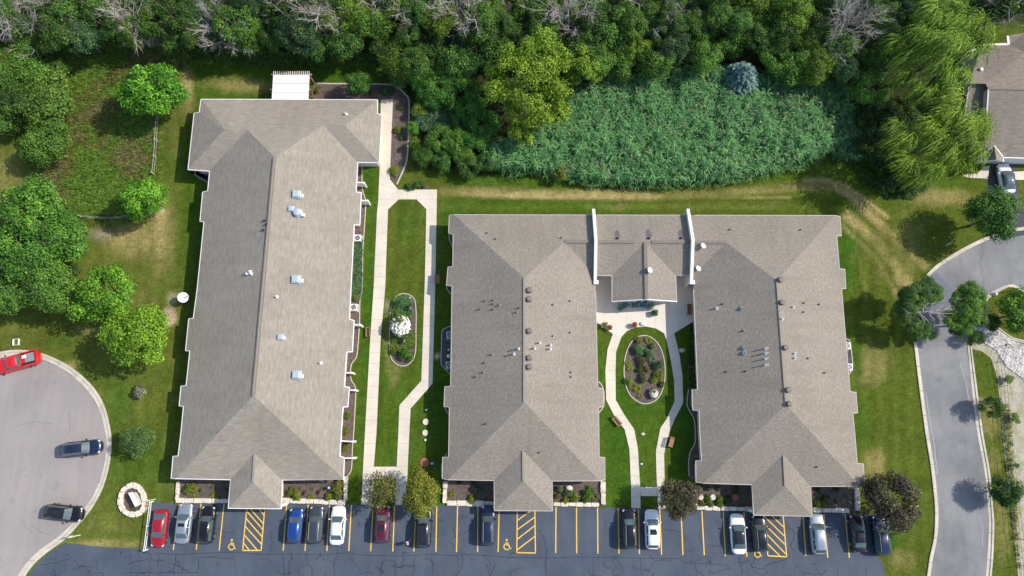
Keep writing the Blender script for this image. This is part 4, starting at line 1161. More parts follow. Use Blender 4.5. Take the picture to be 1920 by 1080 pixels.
def hood(par, px, py, s=1.0):
    l = base_pt(px, py, .5)
    def bd():
        m_ = MB(); m_.box((0, 0, .18), (1.0, .95, .45), taper=.96); m_.box((0, 0, .47), (.86, .82, .16), taper=.8); m_.box((0, 0, 0), (1.2, 1.15, .12)); return m_.mesh('exhaust_hood', M['galv'])
    o = add_mesh('exhaust_hood', shared('hood', bd), par, l, sc=(s, s, s))
    add_mesh('hood_outlet', shared('hoodo', lambda: MB().box((.68, -.16, .2), (.42, .5, .28), taper=.7).mesh('hood_outlet', M['white'])), o)
for q in [(554, 363, 1), (544, 390, .7), (553, 523, 1.05), (524, 631.5, .72), (554, 702.5, 1.0)]: hood(LB, *q)
l = base_pt(556, 397, .6)
o = MB().lathe((0, 0, 0), [(.62, -.2), (.62, .15), (.45, .2), (.45, .5), (.52, .55), (.4, .62), (.02, .64)], 20).obj('exhaust_fan', M['galv'], LB, True); o.location = l
MB().box((.7, -.3, .2), (.5, .4, .35), taper=.8).obj('fan_outlet', M['white'], o)
for x, y in [(494.5, 412.5), (497.5, 419.5), (492.5, 430)]: pipe(LB, x, y, .09, .35, 'dark_metal')
for x, y in [(461, 512.5), (467, 508), (469, 512), (517, 555.5), (599.5, 680), (647.5, 211.5)]: pipe(LB, x, y, .11, .45)
for y in (543.5, 560.5, 620, 670.5, 687.5): mushroom(MBD, 992, y)
for x, y in [(1467, 566.5), (1473.5, 651.5), (1478.5, 731), (1480.5, 757), (1464, 524)]: mushroom(RBD, x, y)
for x, y in [(972.5, 652.5), (963.5, 662.5), (1002.5, 652), (1012.5, 641.5), (1033, 645.5), (1032, 653)]: pipe(MBD, x, y, .095, .75)
for x, y in [(1440, 652), (1440, 661), (1440, 671.5), (1440, 683)]: pipe(RBD, x, y, .08, .9)
for x, y in [(1492.5, 662), (1492.5, 670.5), (1468.5, 597), (1489.5, 574.5), (1345.5, 577)]: pipe(RBD, x, y, .105, .45)
for x, y in [(907.5, 564), (923, 562.5), (923, 569.5), (923, 580), (898, 579.5), (907, 680), (893.5, 706), (910, 795), (1011, 848.5), (1068.5, 564), (1068.5, 623), (1070.5, 698), (1070.5, 706.5), (928.5, 447), (912.5, 436), (972.5, 577), (1036.5, 629.5), (1052, 445)]: pipe(MBD, x, y, .058, .30, 'dark_metal')
for x, y in [(936.5, 571), (969.5, 584.5), (1037.5, 570.5), (922.5, 664), (906.5, 697.5), (893, 706)]: pipe(MBD, x, y, .09, .34, 'grey_metal')
for x, y in [(1355, 569.5), (1393.5, 620), (1362, 697), (1398, 696), (1508, 567.5), (1507.5, 584.5), (1536.5, 570), (1516, 671.5), (1547, 699), (1502, 430), (1532.5, 875.5), (1369, 429.5)]: pipe(RBD, x, y, .062, .30, 'dark_metal')
for x, y in [(1391.5, 578), (1395.5, 652.5), (1396, 662)]: pipe(RBD, x, y, .16, .3, 'grey_metal')
for x, y in [(1158, 446), (1217, 446), (1277.5, 446)]:
    pipe(LK, x, y, .10, .3, 'dark_metal')
    n = R2.pl['N'][0]; mb = MB()
    l = R2.on('N', x, y - 1); u = Vector((0, 1, -n.y / n.z * 1.0)).normalized()
    pts = []
    for k in range(14):
        a = 2 * math.pi * k / 14
        q = l + Vector((.42 * math.cos(a) * rnd.uniform(.7, 1.1), 0, 0)) + u * (.45 + .8 * math.sin(a) * rnd.uniform(.8, 1.1))
        pts.append(q + n * .012)
    mb.add(pts, [tuple(range(14))]); mb.obj('soot_stain', M['soot'], LK)
def mini_dish(par, px, py, rz):
    l = base_pt(px, py, .5)
    o = MB().lathe((0, 0, 0), [(.04, -.1), (.04, .4)], 8).obj('dish_mast', M['grey_metal'], par); o.location = l
    d = MB().lathe((0, 0, 0), [(.0, .0), (.2, .03), (.38, .12), (.40, .13), (.2, .06), (.0, .03)], 20).obj('satellite_dish', M['white'], o, True)
    d.location = (.06, 0, .42); d.rotation_euler = (0, math.radians(28), rz)
mini_dish(RBD, 1308, 503.5, .5); mini_dish(LK, 1217, 506.5, .2); mini_dish(RBD, 1317, 461, .6)

# ------------------------------------------------------------------ pergola with white awning
pg = empty('pergola', label='cedar pergola with a white awning at the top edge of the left building', cat='pergola')
zt = 2.85
A_, B_, C_, D_ = P(512, 140.5, zt), P(580.5, 140.5, zt), P(578, 189.5, zt), P(509, 189.5, zt)
nx_ = 9
for k in range(3):
    t0, t1 = k / 3, (k + 1) / 3
    q0, q1, q2, q3 = A_.lerp(D_, t0), B_.lerp(C_, t0), B_.lerp(C_, t1 - .012), A_.lerp(D_, t1 - .012)
    vs, fs = [], []
    for i in range(nx_ + 1):
        for j in range(5):
            p_ = q0.lerp(q1, i / nx_).lerp(q3.lerp(q2, i / nx_), j / 4)
            vs.append((p_.x, p_.y, zt - .07 * math.sin(math.pi * j / 4) + .015 * math.sin(i * 2.1)))
    for i in range(nx_):
        for j in range(4): fs.append((i * 5 + j, i * 5 + j + 1, (i + 1) * 5 + j + 1, (i + 1) * 5 + j))
    MB().add(vs, fs).obj('awning', M['awning'], pg, True)
for k in range(20):
    x = 513.5 + k * (579.5 - 513.5) / 19
    MB().bar(P(x, 133.5, zt - .26), P(x - 2.5, 188, zt - .26), .07, .16).obj('rafter', M['cedar'], pg)
    MB().bar(P(x, 133.4, zt - .165), P(x - .2, 140, zt - .165), .075, .02).obj('rafter_cap', M['awning'], pg)
for (a, b) in (((509.5, 140, zt - .45), (584.5, 140, zt - .3)), ((507, 168, zt - .45), (582, 168, zt - .45))): MB().bar(P(*a), P(*b), .14, .2).obj('beam', M['weathered'], pg)
for x, y in ((514, 140), (580, 140), (511, 168), (578, 168)):
    q = P(x, y, zt - .3); MB().box((q.x, q.y, (zt - .4) / 2), (.16, .16, zt - .4)).obj('post', M['cedar'], pg)
for a, b in (((581, 144, 2.5), (591, 158, 1.2)), ((583, 170, 2.4), (586, 184, 1.2)), ((591, 158, 1.2), (583, 184, 1.2))): MB().bar(P(*a), P(*b), .08, .08).obj('brace', M['cedar'], pg)

# white screens between the terraces on the left building's garden side
for k, (x0, y0, x1_, y1, lb) in enumerate([(668, 342, 682, 343, 'white vinyl terrace screen nearest the upper garden corner of the left building'), (677.5, 376, 689, 376.5, 'white vinyl terrace screen reaching the tip of the curved bed edging below the upper corner'),
                         (664, 609, 674.5, 609, 'white vinyl terrace screen across the walk from the dark garden bench'), (647.5, 699, 659, 699, 'white vinyl terrace screen at the narrowest point of the garden side bed'), (656, 731.5, 665, 731.5, 'white vinyl terrace screen just below the narrow waist of the garden side bed'),
                         (637.5, 826.5, 661, 828, 'longest white vinyl terrace screen between two round green shrubs'), (647, 859, 662, 859, 'white vinyl terrace screen lowest on the garden side of the left building')]):
    r = empty('privacy_screen', label=lb, cat='privacy screen', group='white terrace screens along the left building')
    a, b = P(x0, y0, 1.75), P(x1_, y1, 1.75)
    MB().bar((a.x, a.y, .95), (b.x, b.y, .95), .08, 1.6).obj('panel', M['whitepvc'], r)
    MB().bar((a.x, a.y, 1.79), (b.x, b.y, 1.79), .16, .09).obj('rail', M['whitepvc'], r)
    MB().box((b.x, b.y, .95), (.24, .24, 1.9)).obj('post', M['whitepvc'], r)

# ------------------------------------------------------------------ vegetation
def unit(v):
    return v / (np.linalg.norm(v, axis=-1, keepdims=True) + 1e-9)

def leaf_cards(cen, nrm, L, Wd, r, tang=None):
    """Diamond leaves: four corners each, around the given centres and normals."""
    n = len(cen)
    t = r.normal(size=(n, 3)) if tang is None else tang
    t = unit(t - nrm * (t * nrm).sum(1, keepdims=True))
    b = np.cross(nrm, t)
    L = np.asarray(L).reshape(-1, 1) * np.ones((n, 1)); Wd = np.asarray(Wd).reshape(-1, 1) * np.ones((n, 1))
    cup = nrm * (L * 0.18)
    V = np.stack([cen - t * L / 2 - cup, cen + b * Wd / 2, cen + t * L / 2 - cup, cen - b * Wd / 2], 1).reshape(-1, 3)
    F = np.arange(4 * n).reshape(n, 4)
    return V, F

def crown_mesh(name, seed, rx=1.0, rz=0.8, clumps=34, per=110, leaf=0.15, cl=0.42, lobes=0.25, flat=0.0, mat='leaf', tilt=0.55, vary=0.25, lower=-0.45, fill=0.0):
    """A crown of leaf clumps about the origin, radius about rx; the clumps sit unevenly through the volume."""
    r = np.random.default_rng(seed)
    ang = np.linspace(0, 2 * np.pi, 9)[:-1]
    lob = 1 + lobes * r.normal(size=8)
    d = unit(r.normal(size=(clumps * 3, 3)))
    d = d[d[:, 2] > lower][:clumps]
    rad = r.uniform(0.50, 0.86, len(d)) ** 0.7
    az = np.arctan2(d[:, 1], d[:, 0]) % (2 * np.pi)
    lb = np.interp(az, np.append(ang, 2 * np.pi), np.append(lob, lob[0]))
    C = d * rad[:, None] * np.array([rx, rx, rz]) * lb[:, None]
    cr = cl * rx * r.uniform(0.6, 1.3, len(d))
    cen, nrm, tint = [], [], []
    for c, q in zip(C, cr):
        k = int(per * (q / (cl * rx)) ** 1.6)
        u = unit(r.normal(size=(k, 3)) + np.array([0, 0, 0.35]))
        p = c + u * q * r.uniform(0.55, 1.08, (k, 1)) * np.array([1, 1, 0.8])
        cen.append(p)
        nrm.append(unit(0.8 * u + 0.35 * unit(c + 1e-6) + np.array([0, 0, 0.45]) + tilt * r.normal(size=(k, 3))))
        tint.append(np.clip((1 + vary * r.normal() * 0.8) * (1 + vary * r.normal(size=k)), 0.45, 1.9))
    cen, nrm, tint = np.concatenate(cen), np.concatenate(nrm), np.concatenate(tint)
    s = leaf * r.uniform(0.7, 1.35, len(cen))
    V, F = leaf_cards(cen, nrm, s, s * 0.62, r)
    return mesh_np(name, V, F, M[mat], np.repeat(tint, 4))

def limb_mesh(name, seed, h, rx, r0=0.16, limbs=7, mat='bark'):
    """Tapered trunk with limbs rising into the crown; foot at the origin."""
    q = random.Random(seed)
    mb = MB()
    top = (q.uniform(-.06, .06) * rx, q.uniform(-.06, .06) * rx, h)
    mid = (q.uniform(-.04, .04) * rx, q.uniform(-.04, .04) * rx, h * .5)
    mb.tube([(0, 0, -.1), (0, 0, .15), mid, top], [r0 * 1.5, r0 * 1.1, r0 * .8, r0 * .25], 8)
    for k in range(limbs):
        a = 2 * math.pi * k / limbs + q.uniform(-.3, .3)
        z = h * q.uniform(.38, .75)
        e = rx * q.uniform(.45, .8)
        p0 = Vector((mid[0], mid[1], z)); p2 = Vector((e * math.cos(a), e * math.sin(a), z + e * q.uniform(.4, .8)))
        p1 = p0.lerp(p2, .5) + Vector((0, 0, e * .12))
        mb.tube([p0, p1, p2], [r0 * .42, r0 * .26, r0 * .08], 5)
    return mb.mesh(name, M[mat], True)

def put_tree(name, px, py, rpx, zc, cm, lm, colour, label, cat='tree', group=None, sz=1.0, tag_=True, aspect=1.0):
    """A tree whose crown centre, zc metres up, shows at (px, py); rpx is the crown radius in pixels."""
    c = P(px, py, zc)
    r = rpx * mpp(px, py, zc)
    rz = rnd.uniform(0, 6.28)
    root = empty(name, (c.x, c.y, 0), rz, label, cat, group)
    t = add_mesh('trunk', lm, root, sc=(max(.5, r / 3), max(.5, r / 3), zc))
    o = add_mesh('crown', cm, root, (0, 0, zc), sc=(r * aspect, r / aspect, r * sz))
    o.color = (*colour, 1)
    return root

CR = [crown_mesh('crown', 100 + k, clumps=46, per=150, leaf=.095, cl=.36, lobes=.16) for k in range(6)]
CRF = [crown_mesh('crown', 150 + k, clumps=52, per=180, leaf=.082, cl=.31, lobes=.16, vary=.22) for k in range(4)]
CRB = [crown_mesh('crown', 200 + k, clumps=54, per=170, leaf=.088, cl=.29, lobes=.18, vary=.3, tilt=.45) for k in range(3)]
CRS = [crown_mesh('crown', 250 + k, clumps=40, per=70, leaf=.09, cl=.36, lobes=.2, vary=.3, tilt=.7) for k in range(2)]
LM = [limb_mesh('trunk', 300 + k, 1.0, 2.2, .13) for k in range(4)]
SHR = [crown_mesh('shrub', 400 + k, clumps=16, per=70, leaf=.22, cl=.5, lobes=.12, rz=.8, lower=-.1, vary=.25) for k in range(4)]
SPK = []
for k in range(3):      # spiky clumps: daylilies and grasses, blades arching out from one foot
    r = np.random.default_rng(450 + k)
    n = 150
    a = r.uniform(0, 2 * np.pi, n); el = r.uniform(.25, 1.3, n)
    d = np.stack([np.cos(a) * np.cos(el), np.sin(a) * np.cos(el), np.sin(el)], 1)
    d2 = unit(d * np.array([1, 1, .2]) + np.array([0, 0, -.25])); ln = r.uniform(.55, 1.0, n)[:, None]
    sd_ = unit(np.cross(d, np.array([0, 0, 1.0]))) * .06
    p0 = np.zeros((n, 3)); p1 = d * ln * .6; p2 = p1 + d2 * ln * .5
    V = np.stack([p0 - sd_ * .6, p0 + sd_ * .6, p1 + sd_, p1 - sd_, p2 + sd_ * .15, p2 - sd_ * .15], 1).reshape(-1, 3)
    b = np.arange(n)[:, None] * 6
    F = np.concatenate([b + [0, 1, 2, 3], b + [3, 2, 4, 5]])
    SPK.append(mesh_np('shrub', V, F, M['grassblade'], np.repeat(r.uniform(.6, 1.5, n), 6)))

G_DARK, G_MID, G_BR, G_YEL, G_BLUE, G_OL = (.056, .148, .026), (.084, .200, .028), (.10, .25, .02), (.20, .29, .025), (.05, .13, .06), (.11, .13, .025)

# --- the belt of woodland along the top edge
def sample_disc(poly, dist, seed, n=40000):
    r2 = random.Random(seed)
    xs = [p[0] for p in poly]; ys = [p[1] for p in poly]
    out = []
    X = np.array([[r2.uniform(min(xs), max(xs)), r2.uniform(min(ys), max(ys))] for _ in range(n)])
    X = X[inside(X[:, 0], X[:, 1], poly)]
    for q in X:
        if all((q[0] - p[0]) ** 2 + (q[1] - p[1]) ** 2 > dist * dist for p in out): out.append((float(q[0]), float(q[1])))
    return out
BELT = [(-30, -45), (1950, -45), (1950, 5), (1860, 8), (1780, 20), (1700, 50), (1660, 100), (1650, 175), (1620, 165), (1570, 130), (1500, 128), (1420, 122), (1330, 112), (1200, 128), (1120, 130), (1080, 95), (990, 80), (925, 110), (900, 110), (780, 120), (730, 100), (690, 88), (600, 92), (480, 88), (360, 82), (290, 66), (215, 62), (150, 66), (100, 74), (60, 120), (40, 190), (15, 225), (-30, 230)]
SIDE = [(330, 'behind the meadow at the top left'), (760, 'behind the pergola of the left building'), (1130, 'between the tall yellow willow and the left building'), (1420, 'above the bed of reeds'), (2200, 'beside the weeping willows')]
spots = [q for q in sample_disc(BELT, 36, 4) if math.hypot(q[0] - 1388, q[1] - 125) > 50]
KINDS = [('dark green', G_DARK, CR, .37), ('mid green', G_MID, CR, .38), ('bluish green', (.062, .145, .055), CRF, .14), ('yellow green', (.135, .24, .024), CRF, .11)]
random.Random(3).shuffle(spots)
SIDE = [(330, 'behind the meadow'), (760, 'behind the pergola'), (1130, 'above the yellow willow'), (1420, 'above the reeds'), (2200, 'by the weeping willows')]
ORDN = ['first', 'second', 'third', 'fourth', 'fifth', 'sixth', 'seventh', 'eighth', 'ninth', 'tenth', 'eleventh', 'twelfth', 'thirteenth', 'fourteenth', 'fifteenth', 'sixteenth', 'seventeenth', 'eighteenth', 'nineteenth', 'twentieth']
def number_labels(items):
    """items: (object, look, px); a look that repeats is counted from left to right."""
    by = {}
    for o, look, x in items: by.setdefault(look, []).append((x, o))
    for look, l in by.items():
        for i, (x, o) in enumerate(sorted(l, key=lambda q: q[0])):
            o['label'] = look if len(l) == 1 else f'{look}, {ORDN[i]} from left'
wl = []
for i, (x, y) in enumerate(spots):
    u = rnd.random(); acc = 0
    for kn, colr, cms, pr in KINDS:
        acc += pr
        if u < acc: break
    where = [w_ for lim, w_ in SIDE if x < lim][0]
    edge = y > 70
    zc = rnd.uniform(3.4, 5.2) if edge else rnd.uniform(4.6, 7.0)
    k = rnd.uniform(.75, 1.3)
    r_ = rnd.uniform(21, 38)
    size = 'small' if r_ < 26 else 'broad' if r_ > 33 else 'mid-sized'
    row = 'at the top edge' if y < 25 else 'in the front row' if edge else 'in the middle'
    o = put_tree('woodland_tree', x, y, r_, zc, rnd.choice(cms), rnd.choice(LM), tuple(c * k for c in colr), None, 'tree', f'trees of the wood along the top edge', sz=rnd.uniform(.8, 1.15))
    wl.append((o, f'{size} {kn} tree {row} {where}', x))
number_labels(wl)

# understorey: shrubs of the wood's edge
UND = [(792, 140, 28, G_MID), (838, 150, 36, (.07, .15, .03)), (866, 175, 34, (.06, .14, .028)), (812, 178, 32, G_DARK), (760, 130, 20, G_YEL), (748, 148, 18, (.08, .14, .04)), (785, 205, 14, (.16, .20, .03)), (828, 178, 13, (.19, .23, .03)), (778, 268, 12, (.12, .18, .03)), (820, 262, 25, (.07, .14, .022)),
       (850, 268, 27, (.06, .125, .02)), (868, 290, 22, (.09, .16, .02)), (893, 262, 26, G_DARK), (905, 230, 28, G_DARK), (885, 205, 26, G_DARK), (868, 230, 20, G_DARK), (795, 290, 22, (.055, .11, .02)), (830, 300, 20, (.05, .11, .02)), (880, 310, 22, (.05, .10, .025)), (912, 300, 20, (.05, .105, .03)), (908, 275, 16, (.09, .15, .02)), (775, 240, 12, G_MID)]
ul = []
for i, (x, y, r_, c) in enumerate(UND):
    c = (c[0] * 1.3, c[1] * 1.55, c[2] * 1.3)
    o = put_tree('bush', x, y, r_, 2.0 if r_ > 22 else 1.4, rnd.choice(CR + CRF), LM[i % 4], c, None, 'bush', 'bushes right of the curved mulch bed')
    ul.append((o, ('broad' if r_ > 24 else 'small' if r_ < 19 else 'mid-sized') + (' yellow green' if c[0] > .13 else ' dark green' if c[1] < .16 else ' green') + ' bush ' + ('upper' if y < 190 else 'middle' if y < 255 else 'lower') +  ' thicket by the curved bed', x))
for o, l_, x in ul: pass
number_labels([(o, l_.replace(' bush ', ' bush in the '), x) for o, l_, x in ul])

# --- trees that stand apart
def lone(name, px, py, r_, zc, cm, col_, label, sz=.95, asp=1.0, cat='tree', lm=None):
    col_ = (col_[0] * .95, col_[1] * 1.12, col_[2] * 1.0) if col_[1] > col_[0] * 1.3 else tuple(c * 1.1 for c in col_)
    return put_tree(name, px, py, r_, zc, cm, lm or LM[int(px) % 4], col_, label, cat, sz=sz, aspect=asp)
lone('maple_tree', 293, 168, 55, 5.2, CRB[0], (0.111, 0.280, 0.023), 'bright green round tree at the upper right of the meadow, top of the rail fence', 1.0)
lone('maple_tree', 271, 372, 42, 3.8, CRB[1], (0.137, 0.305, 0.023), 'bright green round tree at the corner where the two rail fences meet', 1.0)
lone('maple_tree', 203, 550, 54, 4.6, CRB[2], (0.143, 0.293, 0.023), 'bright green tree just right of the big leafy tree cluster on the left', .85, 1.08)
lone('maple_tree', 263, 633, 58, 5.0, CRF[0], (0.208, 0.325, 0.026), 'yellow green tree beside the left building, above the cul-de-sac', .9, 1.06)
lone('ash_tree', 55, 400, 62, 5.4, CRF[1], (0.101, 0.223, 0.030), 'upper crown of the broad leafy trees at the left edge', .85)
lone('ash_tree', 118, 452, 52, 5.0, CRF[2], (0.092, 0.203, 0.030), 'right hand crown of the broad leafy trees at the left edge', .85)
lone('ash_tree', 38, 478, 60, 5.6, CRF[3], (0.095, 0.209, 0.030), 'left hand crown of the broad leafy trees at the left edge', .85)
lone('ash_tree', 88, 540, 48, 5.0, CRF[0], (0.119, 0.223, 0.034), 'lowest crown of the broad leafy trees at the left edge', .85)
lone('ash_tree', 15, 545, 44, 4.2, CRF[1], (0.108, 0.209, 0.034), 'crown at the very left edge just above the red pickup truck', .85)
lone('bush', 112, 512, 30, 3.0, CR[2], (.045, .09, .02), 'dark bush tucked under the broad leafy trees at the left edge', .8, cat='bush')
lone('dogwood_tree', 92, 185, 54, 3.6, CRF[2], (0.115, 0.189, 0.030), 'olive green spreading tree left of the meadow, upper one', .75, 1.1)
lone('dogwood_tree', 85, 268, 45, 3.2, CRF[3], (0.108, 0.196, 0.030), 'olive green spreading tree left of the meadow, lower one casting a shadow on grass', .75)
lone('bush', 28, 140, 44, 3.4, CRF[0], (.060, .125, .020), 'green bush between the wood and the upper olive tree at the left edge', .8, cat='bush')
lone('bush', 22, 205, 38, 3.0, CR[1], (.050, .105, .018), 'dark green bush at the left edge beside the upper olive tree', .8, cat='bush')
lone('bush', 100, 122, 26, 2.2, CR[3], (.060, .120, .02), 'small green bush at the upper left corner of the meadow', .8, cat='bush')
lone('serviceberry_tree', 671, 156, 21, 2.6, CR[0], (.065, .160, .028), 'small green tree standing in the mulch bed right of the pergola', 1.1)
lone('maple_tree', 1092, 128, 38, 4.6, CRB[1], (0.176, 0.267, 0.023), 'yellow green tree right of the tall yellow willow', .9, .92)
lone('ash_tree', 1864, 403, 50, 4.9, CRF[2], (0.065, 0.151, 0.027), 'dark green round tree below the driveway of the brown roofed house', .95)
lone('linden_tree', 1886, 922, 27, 2.6, CR[4], (.030, .092, .024), 'small dark green tree between the road kerb and the black fence, lower one', .9)
lone('linden_tree', 1861, 764, 20, 2.0, CR[5], (.045, .105, .020), 'smallest dark green tree between the road kerb and the black fence, upper one', .9)
lone('maple_tree', 1908, 588, 42, 3.6, CRF[1], (0.111, 0.221, 0.023), 'bright green tree on the turning circle island', .8)
lone('plum_tree', 1272, 932, 39, 3.6, CRF[2], (.088, .074, .046), 'purple brown tree overhanging the parking row between two courtyard walks and the right building', .95)
lone('plum_tree', 1672, 945, 47, 4.0, CR[1], (.085, .071, .050), 'purple brown round tree at the right end of the parking row', .95)
lone('birch_tree', 714, 922, 33, 3.0, CRS[1], (.135, .128, .040), 'thin olive brown tree over the foot of the left courtyard walk', 1.0)
lone('locust_tree', 787, 926, 37, 3.2, CR[3], (.19, .20, .025), 'olive yellow tree over the foot of the right courtyard walk', .85, 1.08)
lone('shrub_tree', 258, 830, 29, 2.0, CRF[0], (.120, .180, .055), 'pale green shrubby tree between the cul-de-sac kerb and the left building', .9)
lone('bush', 262, 732, 12, .7, SHR[0], (.22, .23, .16), 'small grey green bush alone on the lawn above the pale shrubby tree', .9, cat='bush')
lone('bush', 1053, 324, 13, 1.6, SHR[1], (.155, .185, .020), 'small yellow green bush at the front of the reed bed', .9, cat='bush')
lone('bush', 1860, 604, 16, 1.2, CR[0], (.06, .11, .018), 'dark bush at the lower left end of the turning circle island', .7, cat='bush')
lone('bush', 1830, 632, 13, 1.6, CR[1], (.045, .120, .016), 'dark green bush at the end of the road kerb beside the rubble', .9, cat='bush')
lone('bush', 1892, 710, 9, .6, SHR[2], (.16, .22, .04), 'green weed clump on the gravel right of the black fence, upper one', .6, cat='bush')
lone('bush', 1902, 786, 9, .6, SHR[3], (.13, .21, .03), 'bright green weed clump on the gravel right of the black fence, middle one', .6, cat='bush')
lone('bush', 1906, 873, 7, .7, SPK[0], (.05, .11, .05), 'small dark spiky plant on the gravel right of the black fence', .8, cat='bush')

# tall willow with lobed yellow green crown
def lobed_crown(name, lobes, seed, per=900, leaf=.34, col_var=.24):
    r = np.random.default_rng(seed)
    cen, nrm, tint = [], [], []
    for (x, y, z, q) in lobes:
        for _ in range(13):
            d = unit(r.normal(size=3)); d[2] = abs(d[2]) * .9 - .15
            c = np.array([x, y, z]) + d * q * r.uniform(.45, .8); s = q * r.uniform(.3, .5)
            k = int(per / 13 * r.uniform(.7, 1.3))
            u = unit(r.normal(size=(k, 3)) + [0, 0, .4])
            cen.append(c + u * s * r.uniform(.6, 1.1, (k, 1)))
            nrm.append(unit(u + [0, 0, .4] + .5 * r.normal(size=(k, 3))))
            tint.append(np.clip((1 + .18 * r.normal()) * (1 + col_var * r.normal(size=k)), .5, 1.8))
    cen, nrm, tint = map(np.concatenate, (cen, nrm, tint))
    s = leaf * r.uniform(.7, 1.3, len(cen))
    V, F = leaf_cards(cen, nrm, s, s * .42, r)
    return mesh_np(name, V, F, M['leaf'], np.repeat(tint, 4))
zc = 7.0
c0 = P(985, 160, zc); k_ = mpp(985, 160, zc)
lb = [((x - 985) * k_, -(y - 160) * k_, z, r_ * k_) for x, y, z, r_ in [(1003, 92, 2.2, 36), (1038, 118, 1.0, 32), (962, 122, 1.6, 34), (928, 140, -.3, 28), (1000, 150, 2.4, 38), (1035, 170, .5, 34), (945, 180, .3, 36), (990, 195, 1.2, 36), (1048, 208, -1.0, 26), (920, 165, -1.0, 22), (1008, 218, -.6, 30), (960, 215, -.4, 26), (985, 245, -2.6, 20), (965, 235, -2.2, 18), (1030, 140, 1.4, 30)]]
yw = empty('willow_tree', (c0.x, c0.y, 0), 0, 'tall yellow green willow with rounded lobes left of the reed bed', 'tree')
add_mesh('trunk', limb_mesh('trunk', 77, 7.5, 4.0, .34, 9), yw)
add_mesh('crown', lobed_crown('crown', lb, 5, 1250), yw, (0, 0, zc)).color = (.215, .35, .03, 1)

# weeping willows: strands combed towards the lower left
def weeping(name, lobes, seed, wind=(-.75, -.55), strands=95):
    r = np.random.default_rng(seed)
    CN, NR, TG, TI, LN = [], [], [], [], []
    wind = np.array([*wind, 0])
    for (x, y, z, q) in lobes:
        for _ in range(int(3 + q * 1.6)):
            a = r.uniform(0, 6.28); rad = q * r.uniform(.0, .66)
            top = np.array([x + rad * math.cos(a), y + rad * math.sin(a), z + q * .35 * (1 - (rad / q) ** 2) + r.uniform(-.3, .3)])
            out = np.array([math.cos(a), math.sin(a), 0]) * (rad / q)
            t0 = 1 + .16 * r.normal()
            for _s in range(strands // 3):
                d = unit(out * 1.15 + wind * .55 + .36 * r.normal(size=3) + [0, 0, .5])
                p = top + r.normal(size=3) * q * .16
                L = r.uniform(.7, 1.5) * min(q, 2.0)
                m = 7; st_ = L / m
                t1 = t0 * (1 + .2 * r.normal())
                for s_ in range(m):
                    d = unit(d + (wind * .34 + np.array([0, 0, -.42])) * .5)
                    p = p + d * st_
                    CN.append(p); TG.append(d); TI.append(np.clip(t1 * (1.50 - .13 * s_) * (1 + .15 * r.normal()), .5, 1.9)); LN.append(st_ * 1.5)
                    NR.append(np.array([0, 0, 1.0]) + .5 * r.normal(size=3))
    CN, NR, TG = np.array(CN), unit(np.array(NR)), np.array(TG)
    NR = unit(NR - TG * (NR * TG).sum(1, keepdims=True))
    V, F = leaf_cards(CN, NR, np.array(LN), .085 * r.uniform(.7, 1.5, len(CN)), r, TG)
    return mesh_np(name, V, F, M['leaf'], np.repeat(np.array(TI), 4))
def willow(cx, cy, zc, lobes, seed, label, colr):
    c = P(cx, cy, zc); k = mpp(cx, cy, zc)
    lb_ = [((x - cx) * k, -(y - cy) * k, z, q * k) for x, y, z, q in lobes]
    w_ = empty('weeping_willow_tree', (c.x, c.y, 0), 0, label, 'tree')
    add_mesh('trunk', limb_mesh('trunk', seed, zc, 4.0, .32, 8), w_)
    add_mesh('crown', weeping('crown', lb_, seed), w_, (0, 0, zc)).color = (*colr, 1)
willow(1765, 95, 8.5, [(1745, 25, 1.6, 32), (1785, 50, 2.0, 34), (1830, 45, .8, 28), (1845, 75, .2, 24), (1720, 60, .8, 32), (1760, 95, 2.4, 40), (1805, 105, 1.2, 34), (1715, 100, .0, 34), (1755, 130, 1.2, 34), (1800, 140, -.2, 28), (1700, 135, -1.2, 26), (1735, 160, -.6, 28), (1770, 165, -.3, 24), (1690, 75, -.8, 24)], 21, 'weeping willow nearer the top edge with strands blown to the lower left', (.135, .245, .022))
willow(1765, 255, 8.0, [(1790, 200, 1.4, 32), (1765, 225, 1.6, 32), (1820, 225, .8, 30), (1850, 225, -.2, 22), (1735, 245, 1.0, 30), (1800, 255, 1.6, 34), (1845, 250, .0, 24), (1700, 260, .0, 30), (1760, 275, 1.2, 34), (1815, 285, .4, 30), (1700, 300, -.8, 28), (1745, 310, -.2, 28), (1790, 310, -.2, 28), (1685, 240, -.8, 22), (1720, 330, -1.4, 22)], 22, 'weeping willow beside the driveway of the brown roofed house', (.155, .26, .022))

tl = []  # dark bushes added over the ground to stand in for the willows' shade
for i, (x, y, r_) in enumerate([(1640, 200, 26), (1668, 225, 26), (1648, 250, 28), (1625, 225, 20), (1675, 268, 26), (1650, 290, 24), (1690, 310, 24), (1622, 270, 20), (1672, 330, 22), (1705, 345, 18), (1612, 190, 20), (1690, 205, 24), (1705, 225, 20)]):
    _o = put_tree('bush', x, y, r_, 1.6, CR[i % 6], LM[i % 4], (.035, .085, .018), None, 'bush', 'added dark bushes for the shade left of the weeping willows')
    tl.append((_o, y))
for i, (o, y) in enumerate(sorted(tl, key=lambda q: q[1])): o['label'] = f'added dark bush standing in for shade left of the weeping willows, {ORDN[i]} from the top'
